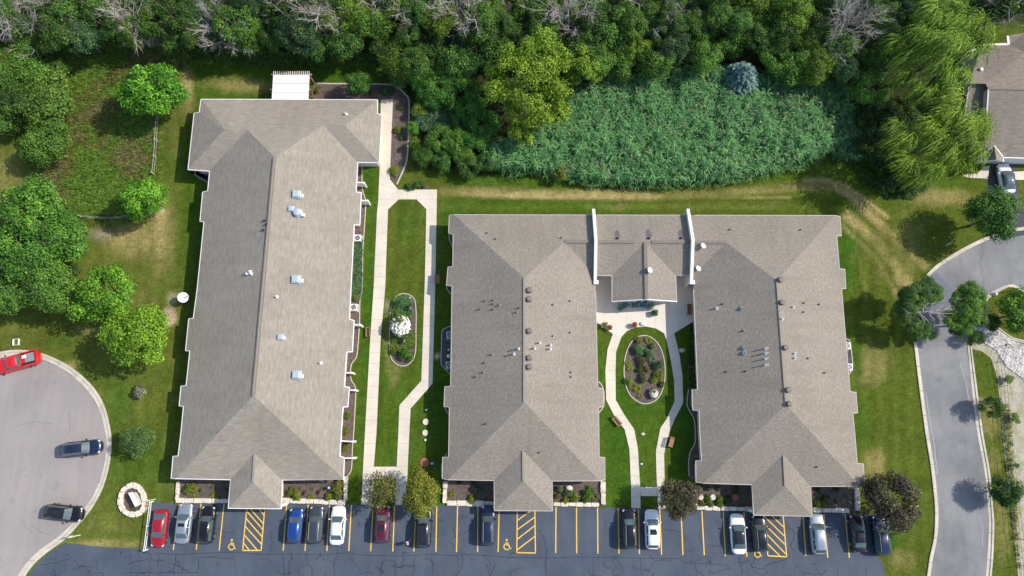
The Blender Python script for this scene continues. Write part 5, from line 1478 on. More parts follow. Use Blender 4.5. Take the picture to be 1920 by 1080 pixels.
# blue spruce and the dark conifer: tiers of drooping boughs
def conifer(name, seed, h=1.0, rad=.42, tiers=13):
    r = np.random.default_rng(seed)
    cen, nrm, tg, ti, ln = [], [], [], [], []
    for t in range(tiers):
        f = t / (tiers - 1); R_ = rad * (1 - f ** 2.2) ** .7 * r.uniform(.9, 1.08) + .02; z = h * (.06 + .92 * f)
        nb = max(5, int(34 * (1 - f) + 5)); a0 = r.uniform(0, 6)
        for b in range(nb):
            a = a0 + 2 * np.pi * b / nb + r.normal() * .12
            o = np.array([math.cos(a), math.sin(a), 0]); sd_ = np.array([-o[1], o[0], 0])
            tt = 1 + .22 * r.normal()
            for s_ in range(9):
                q = (s_ + 1) / 9
                p = o * R_ * q + np.array([0, 0, z - .10 * h * q ** 1.6 * (1 - f * .5)])
                for sg in (-1, 0, 1):
                    cen.append(p + sd_ * sg * .028 * (1.2 - q)); tg.append(unit(o + sd_ * sg * .9)); nrm.append(np.array([0, 0, 1]) + .35 * o + .25 * r.normal(size=3)); ti.append(np.clip(tt * (.85 + .35 * q) * (1 + .15 * r.normal()), .5, 1.6)); ln.append(.085)
    cen, tg = np.array(cen), unit(np.array(tg)); nrm = unit(np.array(nrm)); nrm = unit(nrm - tg * (nrm * tg).sum(1, keepdims=True))
    V, F = leaf_cards(cen, nrm, np.array(ln) * r.uniform(.7, 1.2, len(cen)), .042, r, tg)
    return mesh_np(name, V, F, M['needle'], np.repeat(np.array(ti), 4))
def put_conifer(px, py, rpx, h, colr, label, seed):
    zc_ = h * .3
    c = P(px, py, zc_); r_ = rpx * mpp(px, py, zc_)
    o = empty('spruce_tree', (c.x, c.y, 0), 0, label, 'tree')
    MB().tube([(0, 0, -.1), (0, 0, h * .9)], [.18, .03], 7).obj('trunk', M['bark'], o)
    add_mesh('crown', conifer('crown', seed, tiers=21), o, sc=(r_ / .42, r_ / .42, h)).color = (*colr, 1)
put_conifer(1386, 151, 34, 5.4, (.135, .235, .235), 'blue spruce rising from the reed bed', 31)
put_conifer(1484, 118, 20, 5.0, (.06, .15, .06), 'dark green conifer at the wood edge above the right end of the reed bed', 32)

# leaning tree with bare grey limbs over the turning circle mouth
lt = empty('ash_tree', (P(1728, 610, 0).x, P(1728, 610, 0).y, 0), 0, 'half bare tree with grey limbs reaching over the mouth of the turning circle', 'tree')
def limbs_px(par, foot, paths, rad0, mat='dead'):
    mb = MB()
    for pts in paths:
        q = [P(*p) - Vector(par.location) for p in pts]
        mb.tube(q, [max(.018, rad0 * (1 - .8 * i / (len(q) - 1)) * pts[0][2] / 6) for i in range(len(q))], 5)
    return mb
paths = [[(1728, 610, 0), (1722, 600, 2), (1712, 586, 5)], [(1712, 586, 5), (1730, 585, 5.3), (1755, 583, 5.2), (1785, 580, 5.0), (1802, 581, 4.8)], [(1712, 586, 5), (1722, 578, 5.4), (1742, 568, 5.4), (1752, 560, 5.3)], [(1755, 583, 5.2), (1765, 572, 5.3), (1778, 562, 5.1)], [(1740, 584, 5.2), (1760, 588, 5.2), (1785, 588, 5), (1800, 592, 4.7)],
         [(1730, 585, 5.3), (1732, 572, 5.4), (1728, 562, 5.2)], [(1722, 586, 5.2), (1738, 600, 4.6), (1748, 612, 3.6)], [(1752, 584, 5.1), (1762, 596, 4.6), (1778, 606, 4.2)], [(1708, 583, 5.2), (1706, 570, 5.4), (1712, 556, 5.2)], [(1768, 583, 5), (1780, 574, 5), (1796, 570, 4.8)], [(1735, 596, 4.7), (1722, 606, 4.2), (1718, 618, 3.6)], [(1742, 590, 5), (1752, 600, 4.6), (1752, 616, 4)], [(1712, 586, 5.2), (1702, 588, 5.4), (1696, 582, 5.4)],
         [(1765, 588, 5.0), (1775, 596, 4.6), (1790, 600, 4.3)], [(1745, 570, 5.3), (1760, 566, 5.2), (1772, 556, 5)], [(1726, 592, 4.9), (1734, 604, 4.4), (1728, 616, 3.8)]]
limbs_px(lt, None, paths, .105).obj('limb', M['limb'], lt, True)
r5 = np.random.default_rng(55)
mb = MB()
for _ in range(110):
    pp_ = r5.choice(len(paths) - 1) + 1; a = paths[pp_]; t = r5.uniform(.3, 1) * (len(a) - 1); i = min(int(t), len(a) - 2)
    p = P(*a[i]).lerp(P(*a[i + 1]), t - i) - Vector(lt.location)
    d = Vector((r5.normal(), r5.normal(), r5.normal() * .4)).normalized() * r5.uniform(.4, 1.1)
    mb.tube([p, p + d * .5 + Vector((0, 0, .06)), p + d], [.025, .018, .01], 3, False)
mb.obj('twig', M['limb'], lt)
for (x, y, z, r_) in [(1718, 548, 5.2, 22), (1738, 545, 5.0, 24), (1708, 568, 5.0, 20), (1700, 590, 4.6, 20), (1722, 612, 3.6, 20), (1712, 605, 4.0, 18), (1728, 625, 3.2, 13), (1745, 556, 4.8, 20), (1755, 548, 4.6, 14), (1690, 575, 4.4, 14), (1702, 556, 4.6, 15), (1745, 628, 2.6, 10)]:
    c = P(x, y, z) - Vector(lt.location); q = r_ * mpp(x, y, z)
    o = add_mesh('crown', rnd.choice(CRS + CR), lt, c, rnd.uniform(0, 6), (q, q, q * .7)); o.color = (*rnd.choice([(.05, .13, .03), (.07, .17, .03)]), 1)
l2 = empty('ash_tree', (P(1806, 606, 0).x, P(1806, 606, 0).y, 0), 0, 'green crowned tree just right of the half bare tree, over the road mouth', 'tree')
MB().tube([(0, 0, -.1), (.1, .1, 2.2), (.3, .5, 4.6)], [.2, .15, .05], 7).obj('trunk', M['bark'], l2)
for (x, y, z, r_) in [(1820, 550, 5.0, 22), (1800, 560, 4.8, 16), (1832, 562, 4.6, 18), (1815, 580, 4.8, 26), (1835, 590, 4.2, 20), (1808, 604, 4.0, 20), (1785, 598, 4.2, 18), (1795, 618, 3.2, 14), (1843, 578, 4.0, 12), (1838, 600, 3.8, 12)]:
    c = P(x, y, z) - Vector(l2.location); q = r_ * mpp(x, y, z)
    o = add_mesh('crown', rnd.choice(CRF + CR), l2, c, rnd.uniform(0, 6), (q, q, q * .7)); o.color = (*rnd.choice([(.07, .18, .022), (.048, .125, .028), (.095, .22, .022)]), 1)

# --- dead grey trees in the wood
def dead_mesh(seed, spread=.62, n1=14, n2=9, n3=8):
    """Branches of a bare tree of height 1, forking three times."""
    q = random.Random(seed); mb = MB(); tr = MB()
    tr.tube([(0, 0, -.02), (.01, 0, .3), (0, .02, .62)], [.030, .022, .012], 7)
    def br(p, d, L, r0, m, lev):
        pts = [p]; dd = d.copy()
        for _ in range(m):
            dd = (dd + Vector((q.gauss(0, .16), q.gauss(0, .16), q.gauss(.06, .1)))).normalized()
            pts.append(pts[-1] + dd * L / m)
        mb.tube(pts, [r0 * (1 - .75 * i / m) for i in range(m + 1)], 4 if lev < 2 else 3, False)
        return pts
    for k in range(n1):
        z = .22 + .40 * k / n1; a = k * 2.4 + q.uniform(-.4, .4); el = q.uniform(.35, 1.0)
        d = Vector((math.cos(a) * math.cos(el), math.sin(a) * math.cos(el), math.sin(el)))
        p1 = br(Vector((0, .01, z)), d, spread * q.uniform(.5, .9), .0085, 4, 0)
        for j in range(n2):
            i = q.randint(1, 4); b = (p1[i] - p1[i - 1]).normalized()
            d2 = (b + Vector((q.gauss(0, .55), q.gauss(0, .55), q.gauss(0, .45)))).normalized()
            p2 = br(p1[i], d2, spread * q.uniform(.2, .42), .0042, 3, 1)
            for _ in range(n3):
                i2 = q.randint(1, 3); b2 = (p2[i2] - p2[i2 - 1]).normalized()
                br(p2[i2], (b2 + Vector((q.gauss(0, .5), q.gauss(0, .5), q.gauss(0, .5)))).normalized(), spread * q.uniform(.1, .22), .0026, 2, 2)
    return tr.mesh('trunk', M['dead'], True), mb.mesh('crown', M['dead'])
DEAD = [dead_mesh(500 + k) for k in range(4)]
DT = [(25, 35, 10, 'grey dead tree in the top left corner'), (238, 40, 9, 'bare dead tree standing behind the meadow'), (418, 45, 9, 'round bare dead tree left of the pergola in the wood'), (590, 18, 10.5, 'tallest bare dead tree above the pergola'), (662, 18, 9, 'smaller bare dead tree right of the one above the pergola'), (545, 0, 9, 'bare dead tree left of the one above the pergola, cut by the top edge'),
      (770, 5, 9, 'bare dead tree at the top edge above the curved mulch bed'), (878, 28, 10.5, 'wide bare dead tree above the tall yellow willow'), (1065, 22, 10, 'bare dead tree right of the tall yellow willow at the top edge'), (1108, 72, 6.5, 'low bare dead tree above the reeds left end'), (1235, 8, 8.5, 'bare dead tree at the top edge above the middle of the reeds'), (1590, 30, 11, 'tall bare dead tree left of the weeping willows'),
      (1872, 5, 9, 'bare dead tree at the top right corner'), (100, 10, 8, 'thin dead tree between the top left corner and the meadow'), (960, 45, 6.5, 'low bare dead tree just above the tall yellow willow'), (1340, 25, 7, 'small bare dead tree above the right part of the reeds')]
for i, (x, y, h, lbl) in enumerate(DT):
    zc_ = h * .72
    c = P(x, y, zc_)
    r_ = empty('dead_tree', (c.x, c.y, 0), rnd.uniform(0, 6), lbl, 'dead tree')
    r_.rotation_euler = (rnd.uniform(-.08, .08), rnd.uniform(-.08, .08), rnd.uniform(0, 6))
    t, b = DEAD[i % 4]
    add_mesh('trunk', t, r_, sc=(h, h, h)); add_mesh('crown', b, r_, sc=(h, h, h))

# --- reeds: one mass of leaning leaves
def blades(pts, hgt, per, length, width, seed, lean, z_lo=.55, colour_var=.25, spread=.7):
    r = np.random.default_rng(seed)
    w_ = np.array([tuple(P(x, y, 0)) for x, y in pts])
    n = len(w_)
    hh = hgt * r.uniform(.75, 1.2, n)
    base = np.repeat(w_, per, 0); H = np.repeat(hh, per)
    m = n * per
    a = r.uniform(0, 2 * np.pi, m)
    d = np.stack([np.cos(a), np.sin(a), r.uniform(-.35, .7, m)], 1) * spread + np.array([*lean, 0])
    d = unit(d)
    z = H * r.uniform(z_lo, 1.0, m)
    p0 = base + np.stack([lean[0] * z * .25, lean[1] * z * .25, z], 1)
    L = length * r.uniform(.6, 1.3, m)[:, None]
    p1 = p0 + d * L * .55; p2 = p1 + unit(d + np.array([0, 0, -.7])) * L * .45
    s = unit(np.cross(d, np.array([0, 0, 1.0])) + .25 * r.normal(size=(m, 3))) * (width / 2)
    V = np.stack([p0 - s * .7, p0 + s * .7, p1 + s, p1 - s, p2], 1).reshape(-1, 3)
    b = np.arange(m)[:, None] * 5
    F = np.concatenate([b + [0, 1, 2], b + [0, 2, 3], b + [3, 2, 4]])
    ti = np.clip(np.repeat(1 + colour_var * r.normal(size=n), per) * (1 + .18 * r.normal(size=m)), .45, 1.7)
    return V, F, np.repeat(ti, 5)
pts = scatter(REEDS, 8400, 9)
pts = pts[np.hypot(pts[:, 0] - 1387, pts[:, 1] - 162) > 27]
W_ = np.array([tuple(P(x, y, 0))[:2] for x, y in pts])
nv = .6 * vnoise(W_[:, 0] * 1.5 + 200, W_[:, 1] + 200, 2.2, 41) + .4 * vnoise(W_[:, 0] * 1.7 + 200, W_[:, 1] + 200, .9, 42)
V, F, T = blades(pts, 1.1 + 2.0 * nv, 7, .8, .10, 10, (-.10, -.28))
o = add_mesh('reeds', mesh_np('reeds', V, F, M['grassblade'], T)); o.color = (.125, .315, .112, 1)
tag(o, 'dense blue green reed bed behind the link building', 'reeds', kind='stuff')
EDGE_R = [(x, y) for x, y in REEDS if not (1330 < x < 1450 and y < 175)]
r7 = np.random.default_rng(71)
e = np.array(resample(EDGE_R + [EDGE_R[0]], 1500)[:1500]) + r7.normal(size=(1500, 2)) * 6
V, F, T = blades(e, 1.2, 6, .7, .08, 72, (-.1, -.25))
o = add_mesh('reeds', mesh_np('reeds', V, F, M['grassblade'], T)); o.color = (.11, .25, .085, 1)
tag(o, 'shorter ragged reeds round the rim of the reed bed', 'reeds', kind='stuff')
e = scatter(REEDS, 1000, 73); e = e[np.hypot(e[:, 0] - 1387, e[:, 1] - 162) > 27]
V, F, T = blades(e, 2.5, 3, .38, .11, 74, (-.3, -.4), .85)
o = add_mesh('reed_plumes', mesh_np('reed_plumes', V, F, M['grassblade'], T)); o.color = (.24, .27, .15, 1)
tag(o, 'tan seed plumes standing over the reed bed', 'reed plumes', kind='stuff')
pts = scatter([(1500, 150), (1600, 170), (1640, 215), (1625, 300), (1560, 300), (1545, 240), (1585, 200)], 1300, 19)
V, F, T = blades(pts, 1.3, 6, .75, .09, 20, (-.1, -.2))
o = add_mesh('reeds', mesh_np('reeds', V, F, M['grassblade'], T)); o.color = (.085, .21, .085, 1)  # willow shade put into this darker reed colour
tag(o, 'reeds coloured darker for the shade of the weeping willows', 'reeds', kind='stuff')
pts = scatter([(785, 205), (830, 195), (880, 215), (890, 250), (860, 262), (800, 250), (778, 235)], 900, 21)
V, F, T = blades(pts, 1.4, 6, .8, .07, 22, (.12, -.15))
o = add_mesh('reeds', mesh_np('reeds', V, F, M['grassblade'], T)); o.color = (.075, .155, .08, 1)
tag(o, 'dark cattail clump among the bushes left of the tall yellow willow', 'reeds', kind='stuff')
# unmown meadow grass, swept to the lower left
def ragged(pts, poly, n, sd, seed):
    r = np.random.default_rng(seed)
    e = np.array(resample(list(poly) + [poly[0]], n)[:n]) + r.normal(size=(n, 2)) * sd
    return np.concatenate([pts, e])
pts = ragged(scatter(MEADOW, 19000, 12), MEADOW, 2600, 9, 33)
W_ = np.array([tuple(P(x, y, 0))[:2] for x, y in pts])
nv = .6 * vnoise(W_[:, 0] + 200, W_[:, 1] + 200, 5.5, 31) + .4 * vnoise(W_[:, 0] + 200, W_[:, 1] + 200, 1.6, 32)
for sel, c_, lb_ in ((nv < .50, (.13, .235, .032), 'greener patches of tall unmown meadow grass'), ((nv >= .50) & (nv < .64), (.165, .185, .045), 'olive patches of tall unmown meadow grass'), (nv >= .64, (.20, .19, .075), 'brown seed heads of the unmown meadow grass')):
    V, F, T = blades(pts[sel], .42, 2, .85, .055, 13, (-.55, -.45), .2, .3, .55)
    o = add_mesh('meadow_grass', mesh_np('meadow_grass', V, F, M['grassblade'], T)); o.color = (*c_, 1)
    tag(o, lb_, 'tall grass', kind='stuff')
# rough grass at the foot of the wood
EDGE = [(100, 70), (200, 66), (340, 92), (700, 104), (740, 140), (735, 155), (680, 122), (350, 122), (330, 104), (200, 88), (120, 98)]
pts = scatter(EDGE, 2600, 14)
V, F, T = blades(pts, .4, 3, .6, .07, 15, (-.2, -.3), .2, .3)
o = add_mesh('rough_grass', mesh_np('rough_grass', V, F, M['grassblade'], T)); o.color = (.10, .19, .03, 1)
tag(o, 'rough grass along the foot of the wood', 'rough grass', kind='stuff')
pts = scatter([(1600, 310), (1650, 330), (1700, 345), (1740, 350), (1710, 372), (1660, 368), (1620, 345)], 500, 16)
V, F, T = blades(pts, .5, 6, .6, .08, 17, (-.1, -.2), .2, .3)
o = add_mesh('ground_cover', mesh_np('ground_cover', V, F, M['grassblade'], T)); o.color = (.05, .11, .02, 1)
tag(o, 'low ground cover under the lower weeping willow', 'ground cover', kind='stuff')
pts = scatter([(663, 450), (679, 450), (678, 540), (674, 562), (658, 562), (660, 510)], 700, 18)
V, F, T = blades(pts, .3, 6, .35, .06, 19, (0, -.1), .3, .3)
o = add_mesh('ground_cover', mesh_np('ground_cover', V, F, M['grassblade'], T)); o.color = (.075, .165, .075, 1)
tag(o, 'teal green ground cover between the two condensers of the left building', 'ground cover', kind='stuff')
pts = scatter([(1877, 760), (1892, 755), (1912, 1080), (1900, 1000), (1890, 900)], 350, 23)
V, F, T = blades(pts, .3, 5, .35, .06, 24, (0, -.1), .2, .4)
o = add_mesh('weeds', mesh_np('weeds', V, F, M['grassblade'], T)); o.color = (.19, .20, .05, 1)
tag(o, 'yellow green weeds on the gravel behind the black fence', 'weeds', kind='stuff')
for nm, poly, n_, c_, lb_ in [('ground_cover', [(737, 562), (756, 553), (772, 562), (770, 598), (733, 598)], 420, (.085, .20, .06), 'low leafy plants at the top of the left courtyard oval bed'),
                         ('ground_cover', [(733, 626), (779, 624), (778, 650), (762, 656), (732, 664)], 420, (.12, .19, .035), 'low olive plants below the white hydrangea'),
                         ('ground_cover', [(1292, 610), (1303, 606), (1307, 690), (1306, 725), (1292, 725)], 300, (.04, .09, .02), 'dark leafy ground cover with small white flowers along the right building')]:
    V, F, T = blades(scatter(poly, n_, len(lb_)), .3, 6, .32, .07, 26, (0, 0), .3, .3)
    o = add_mesh(nm, mesh_np(nm, V, F, M['grassblade'], T)); o.color = (*c_, 1); tag(o, lb_, 'ground cover', kind='stuff')

# --- shrubs in the beds
ORD = ['first', 'second', 'third', 'fourth', 'fifth', 'sixth', 'seventh', 'eighth', 'ninth', 'tenth']
def shrub(px, py, r_, colr, label, mesh=None, h=None, name='shrub', cat='shrub'):
    z = (h or r_ * .045)
    c = P(px, py, z); q = r_ * mpp(px, py, z)
    spk = mesh in SPK
    o = add_mesh(name, mesh or rnd.choice(SHR), None, (c.x, c.y, .02 if spk else q * .45), rnd.uniform(0, 6), (q, q, q * (1.0 if spk else .8)))
    o.color = (*colr, 1)
    return tag(o, label, cat)
Y1, Y2, GG, DG, PG, GY, RD = (.19, .23, .018), (.145, .20, .02), (.075, .155, .022), (.035, .085, .022), (.10, .17, .07), (.16, .19, .14), (.10, .04, .035)
def bed_shrubs(where, items):
    """items from left to right: (px, py, r, colour, look, mesh)"""
    cnt = {}
    for it in items: cnt[it[4]] = cnt.get(it[4], 0) + 1
    seen = {}
    for x, y, r_, c, look, me_ in sorted(items, key=lambda q: q[0]):
        seen[look] = seen.get(look, 0) + 1
        lab = f'{look} {where}' if cnt[look] == 1 else f'{ORD[seen[look] - 1]} {look} from left {where}'
        shrub(x, y, r_, c, lab, me_)
S0, S1, S2, S3 = SHR; K0, K1, K2 = SPK
bed_shrubs('in the mulch bed left of the left building porch', [(352, 918, 10, Y2, 'yellow green shrub', S0), (362, 915, 8, (.2, .19, .03), 'olive yellow shrub', S1), (366, 928, 7, Y1, 'spiky lime plant', K0), (400, 929, 9, Y1, 'broad spiky lime plant', K1), (377, 919, 4, PG, 'small pale green plant', S2), (420, 919, 6, PG, 'pale green plant', K2), (398, 912, 3, PG, 'tiny pale plant', S3)])
bed_shrubs('in the mulch bed right of the left building porch', [(545, 921, 8, Y2, 'yellow green shrub', S0), (555, 930, 9, Y1, 'lime shrub at the stones', S1), (562, 917, 4.5, PG, 'pale tufted plant', K0), (584, 917, 4.5, PG, 'pale tufted plant', K1), (604, 916, 5, PG, 'pale tufted plant', K2), (582, 933, 8, Y1, 'spiky lime plant', K0), (616, 933, 8, Y1, 'lime mound', S2), (631, 916, 12, (.15, .16, .03), 'large olive shrub', S3), (570, 924, 3.5, RD, 'dark red plant', S0), (597, 923, 3.5, RD, 'dark red plant', S1), (632, 930, 9, (.12, .15, .03), 'low olive shrub', S2)])
bed_shrubs('in the bed left of the middle building porch', [(848, 927, 8, Y1, 'spiky lime plant', K1), (884, 935, 8, Y1, 'upright lime plant', S0), (901, 919, 7, (.08, .17, .09), 'blue green hosta', S1), (862, 904, 5, DG, 'dark eave shrub', S2), (890, 904, 5, DG, 'dark eave shrub', S3)])
bed_shrubs('in the bed right of the middle building porch', [(1050, 918, 7, PG, 'pale green shrub', S0), (1066, 925, 8, PG, 'variegated pale shrub', S1), (1061, 938, 7, Y1, 'lime mound', S2), (1079, 932, 8, Y2, 'yellow green shrub', S3), (1104, 921, 10, (.08, .2, .02), 'bright green shrub', S0), (1100, 936, 8, GG, 'green shrub at the stones', S1), (1116, 932, 13, (.12, .12, .05), 'feathery olive shrub', K2), (1046, 930, 6, (.13, .12, .03), 'olive brown shrub', S2), (1079, 916, 5, GY, 'grey tufted plant', K0)])
bed_shrubs('in the bed left of the right building porch', [(1312, 911, 6, DG, 'dark wall shrub', S0), (1327, 916, 5, DG, 'dark wall shrub', S1), (1347, 916, 5, DG, 'dark wall shrub', S2), (1380, 918, 6, DG, 'dark wall shrub', S3), (1326, 934, 7, GG, 'green upright shrub', S0), (1331, 945, 7, Y2, 'lime edge shrub', S1), (1349, 938, 8, GG, 'green upright shrub', S2), (1350, 948, 6, Y2, 'lime edge shrub', S1), (1364, 936, 8, DG, 'dark green shrub', S2), (1316, 944, 7, (.12, .12, .03), 'olive shrub', S3)])
bed_shrubs('in the bed right of the right building porch', [(1530, 943, 8, Y2, 'yellow green shrub', S0), (1542, 946, 7, Y2, 'yellow green shrub', S1), (1549, 934, 8, (.06, .12, .02), 'dark green round shrub', S2), (1570, 918, 5, DG, 'dark shrub at the wall', S3), (1587, 931, 5, PG, 'pale green tuft', K0), (1568, 941, 4, DG, 'small dark shrub', S0), (1534, 918, 5, DG, 'dark shrub near the porch', S1)])
for i, (x, y, r_, c, lb_) in enumerate([(752, 652 + 12, 0, 0, 0)]): pass
bed_shrubs('in the oval bed of the left courtyard', [(763, 665, 13, (.07, .18, .02), 'dense bright green shrub', S0), (742, 587, 6, (.14, .18, .03), 'yellow green tuft', S1), (746, 658, 6, (.20, .15, .03), 'orange tinged plant', S2), (738, 660, 6, GG, 'green leafy plant', S3), (748, 570, 9, (.06, .15, .05), 'broad green plant', S1), (742, 574, 7, GG, 'leafy green plant', S2)])
bed_shrubs('in the oval bed of the right courtyard', [(1195, 655.5, 10.5, (.06, .20, .06), 'round bright blue green shrub', S0), (1215, 661, 9, (.07, .16, .06), 'soft green shrub', S1), (1216, 637, 9, Y2, 'yellow green feathery plant', K0), (1197, 639, 7, (.17, .19, .03), 'yellow tufted plant', S2), (1204, 676, 9, (.09, .085, .05), 'brown green mound', S3), (1204, 708, 8.5, (.075, .09, .04), 'dull green mound', S0),
    (1224, 672, 11, GY, 'grey feathery plant', K1), (1234, 685, 9, (.04, .10, .04), 'dark blue green shrub', S1), (1178, 681, 8, Y1, 'spiky yellow plant', K2), (1182, 691, 8, Y1, 'spiky lime plant', K0), (1214, 692, 6, (.2, .15, .03), 'rusty yellow plant', S2), (1237, 704, 9, (.17, .19, .02), 'olive yellow mound', S3), (1226, 712, 7, (.22, .27, .02), 'lime mound', S0), (1178, 714, 7, (.16, .24, .02), 'round lime shrub', S1), (1196, 728, 11, Y1, 'large spiky yellow green plant', K1), (1183, 726, 6, Y1, 'small spiky lime plant', K2), (1200, 694, 6, DG, 'small dark green plant', S3), (1241, 720, 6, (.05, .11, .03), 'dark leafy plant', S2), (1201, 742, 7, (.17, .17, .03), 'straw tinted tuft', K0), (1222, 648, 6, GG, 'mid green tuft', S2)])
bed_shrubs('in the curved mulch bed by the garden walk', [(751, 202, 5, (.10, .16, .02), 'small green shrub', S1), (748, 241, 8, (.16, .23, .02), 'round lime shrub', S0), (753, 259, 5.5, (.07, .16, .03), 'green shrub', S2), (740, 321, 8.5, (.18, .24, .02), 'big round lime shrub', S3), (697, 173, 5, GG, 'leafy green plant', S1), (719, 169, 9, (.05, .14, .03), 'dense green shrub', S2), (733, 173, 6, (.05, .09, .02), 'dark low shrub', S3), (594, 168, 6, (.10, .14, .03), 'olive green plant by the pergola', S0)])
bed_shrubs('in the small plot at the junction of the garden walks', [(766, 350, 7, (.04, .12, .03), 'dark green leafy shrub', S0), (781, 347, 8, (.06, .15, .025), 'green leafy shrub', S1), (793, 345, 8, (.07, .18, .025), 'bright green leafy shrub', S2)])
for x, y, r_, lb_ in [(665, 556, 7, 'round yellow green shrub just above the lower condenser of the left building'), (650, 780, 7.5, 'round olive shrub below the narrow waist of the garden side bed, topmost of four'), (648, 807, 7.5, 'round olive shrub above the longest terrace screen'), (646, 811 + 29, 7, 'round olive shrub just below the longest terrace screen'), (646, 808 + 4, 4, 'small olive shrub touching the longest terrace screen')]:
    shrub(x, y, r_, (.15, .18, .025), lb_, SHR[int(y) % 4])
bed_shrubs('in the dark bed left of the right building', [(1297, 716, 8, (.06, .14, .02), 'leafy green plant', S0), (1302, 728, 6, (.07, .15, .02), 'low green plant', S1), (1300, 690, 5, (.08, .15, .03), 'small green plant', S2)])

# white flowering bushes: leaves below, panicles of petals above
def flower_mesh(seed, n=330, size=.17):
    r = np.random.default_rng(seed); V, F = [], []
    u = unit(r.normal(size=(n, 3)) + [0, 0, .9]); u = u[u[:, 2] > -.1]
    mb = MB()
    for d in u:
        c = d * np.array([1, 1, .75]) * r.uniform(.82, 1.02)
        mb.lathe((0, 0, 0), [(.01, size), (size * .55, size * .75), (size * .6, size * .3), (size * .2, 0)], 6)
        k = len(mb.v) - 24
        for i in range(k, len(mb.v)):
            p = Vector(mb.v[i]); mb.v[i] = tuple(p * r.uniform(.85, 1.15) + Vector(c))
    return mb.mesh('blossom', M['petal'], True)
def hydrangea(px, py, rpx, label, seed, z=1.0):
    c = P(px, py, z); q = rpx * mpp(px, py, z)
    o = empty('hydrangea', (c.x, c.y, 0), 0, label, 'shrub')
    add_mesh('foliage', SHR[0], o, (0, 0, z * .8), sc=(q * .95, q * .95, q * .8)).color = (.10, .15, .03, 1)
    add_mesh('blossom', flower_mesh(seed), o, (0, 0, z * .8), sc=(q * .92, q * .92, q * .95))
    MB().tube([(0, 0, -.05), (0, 0, z * .8)], [.09, .05], 6).obj('trunk', M['bark'], o)
hydrangea(751, 611, 20.5, 'large white flowering hydrangea in the left courtyard oval bed', 61, 1.5)
hydrangea(1226, 738, 9, 'small white flowering bush at the foot of the right courtyard oval bed', 62, .5)

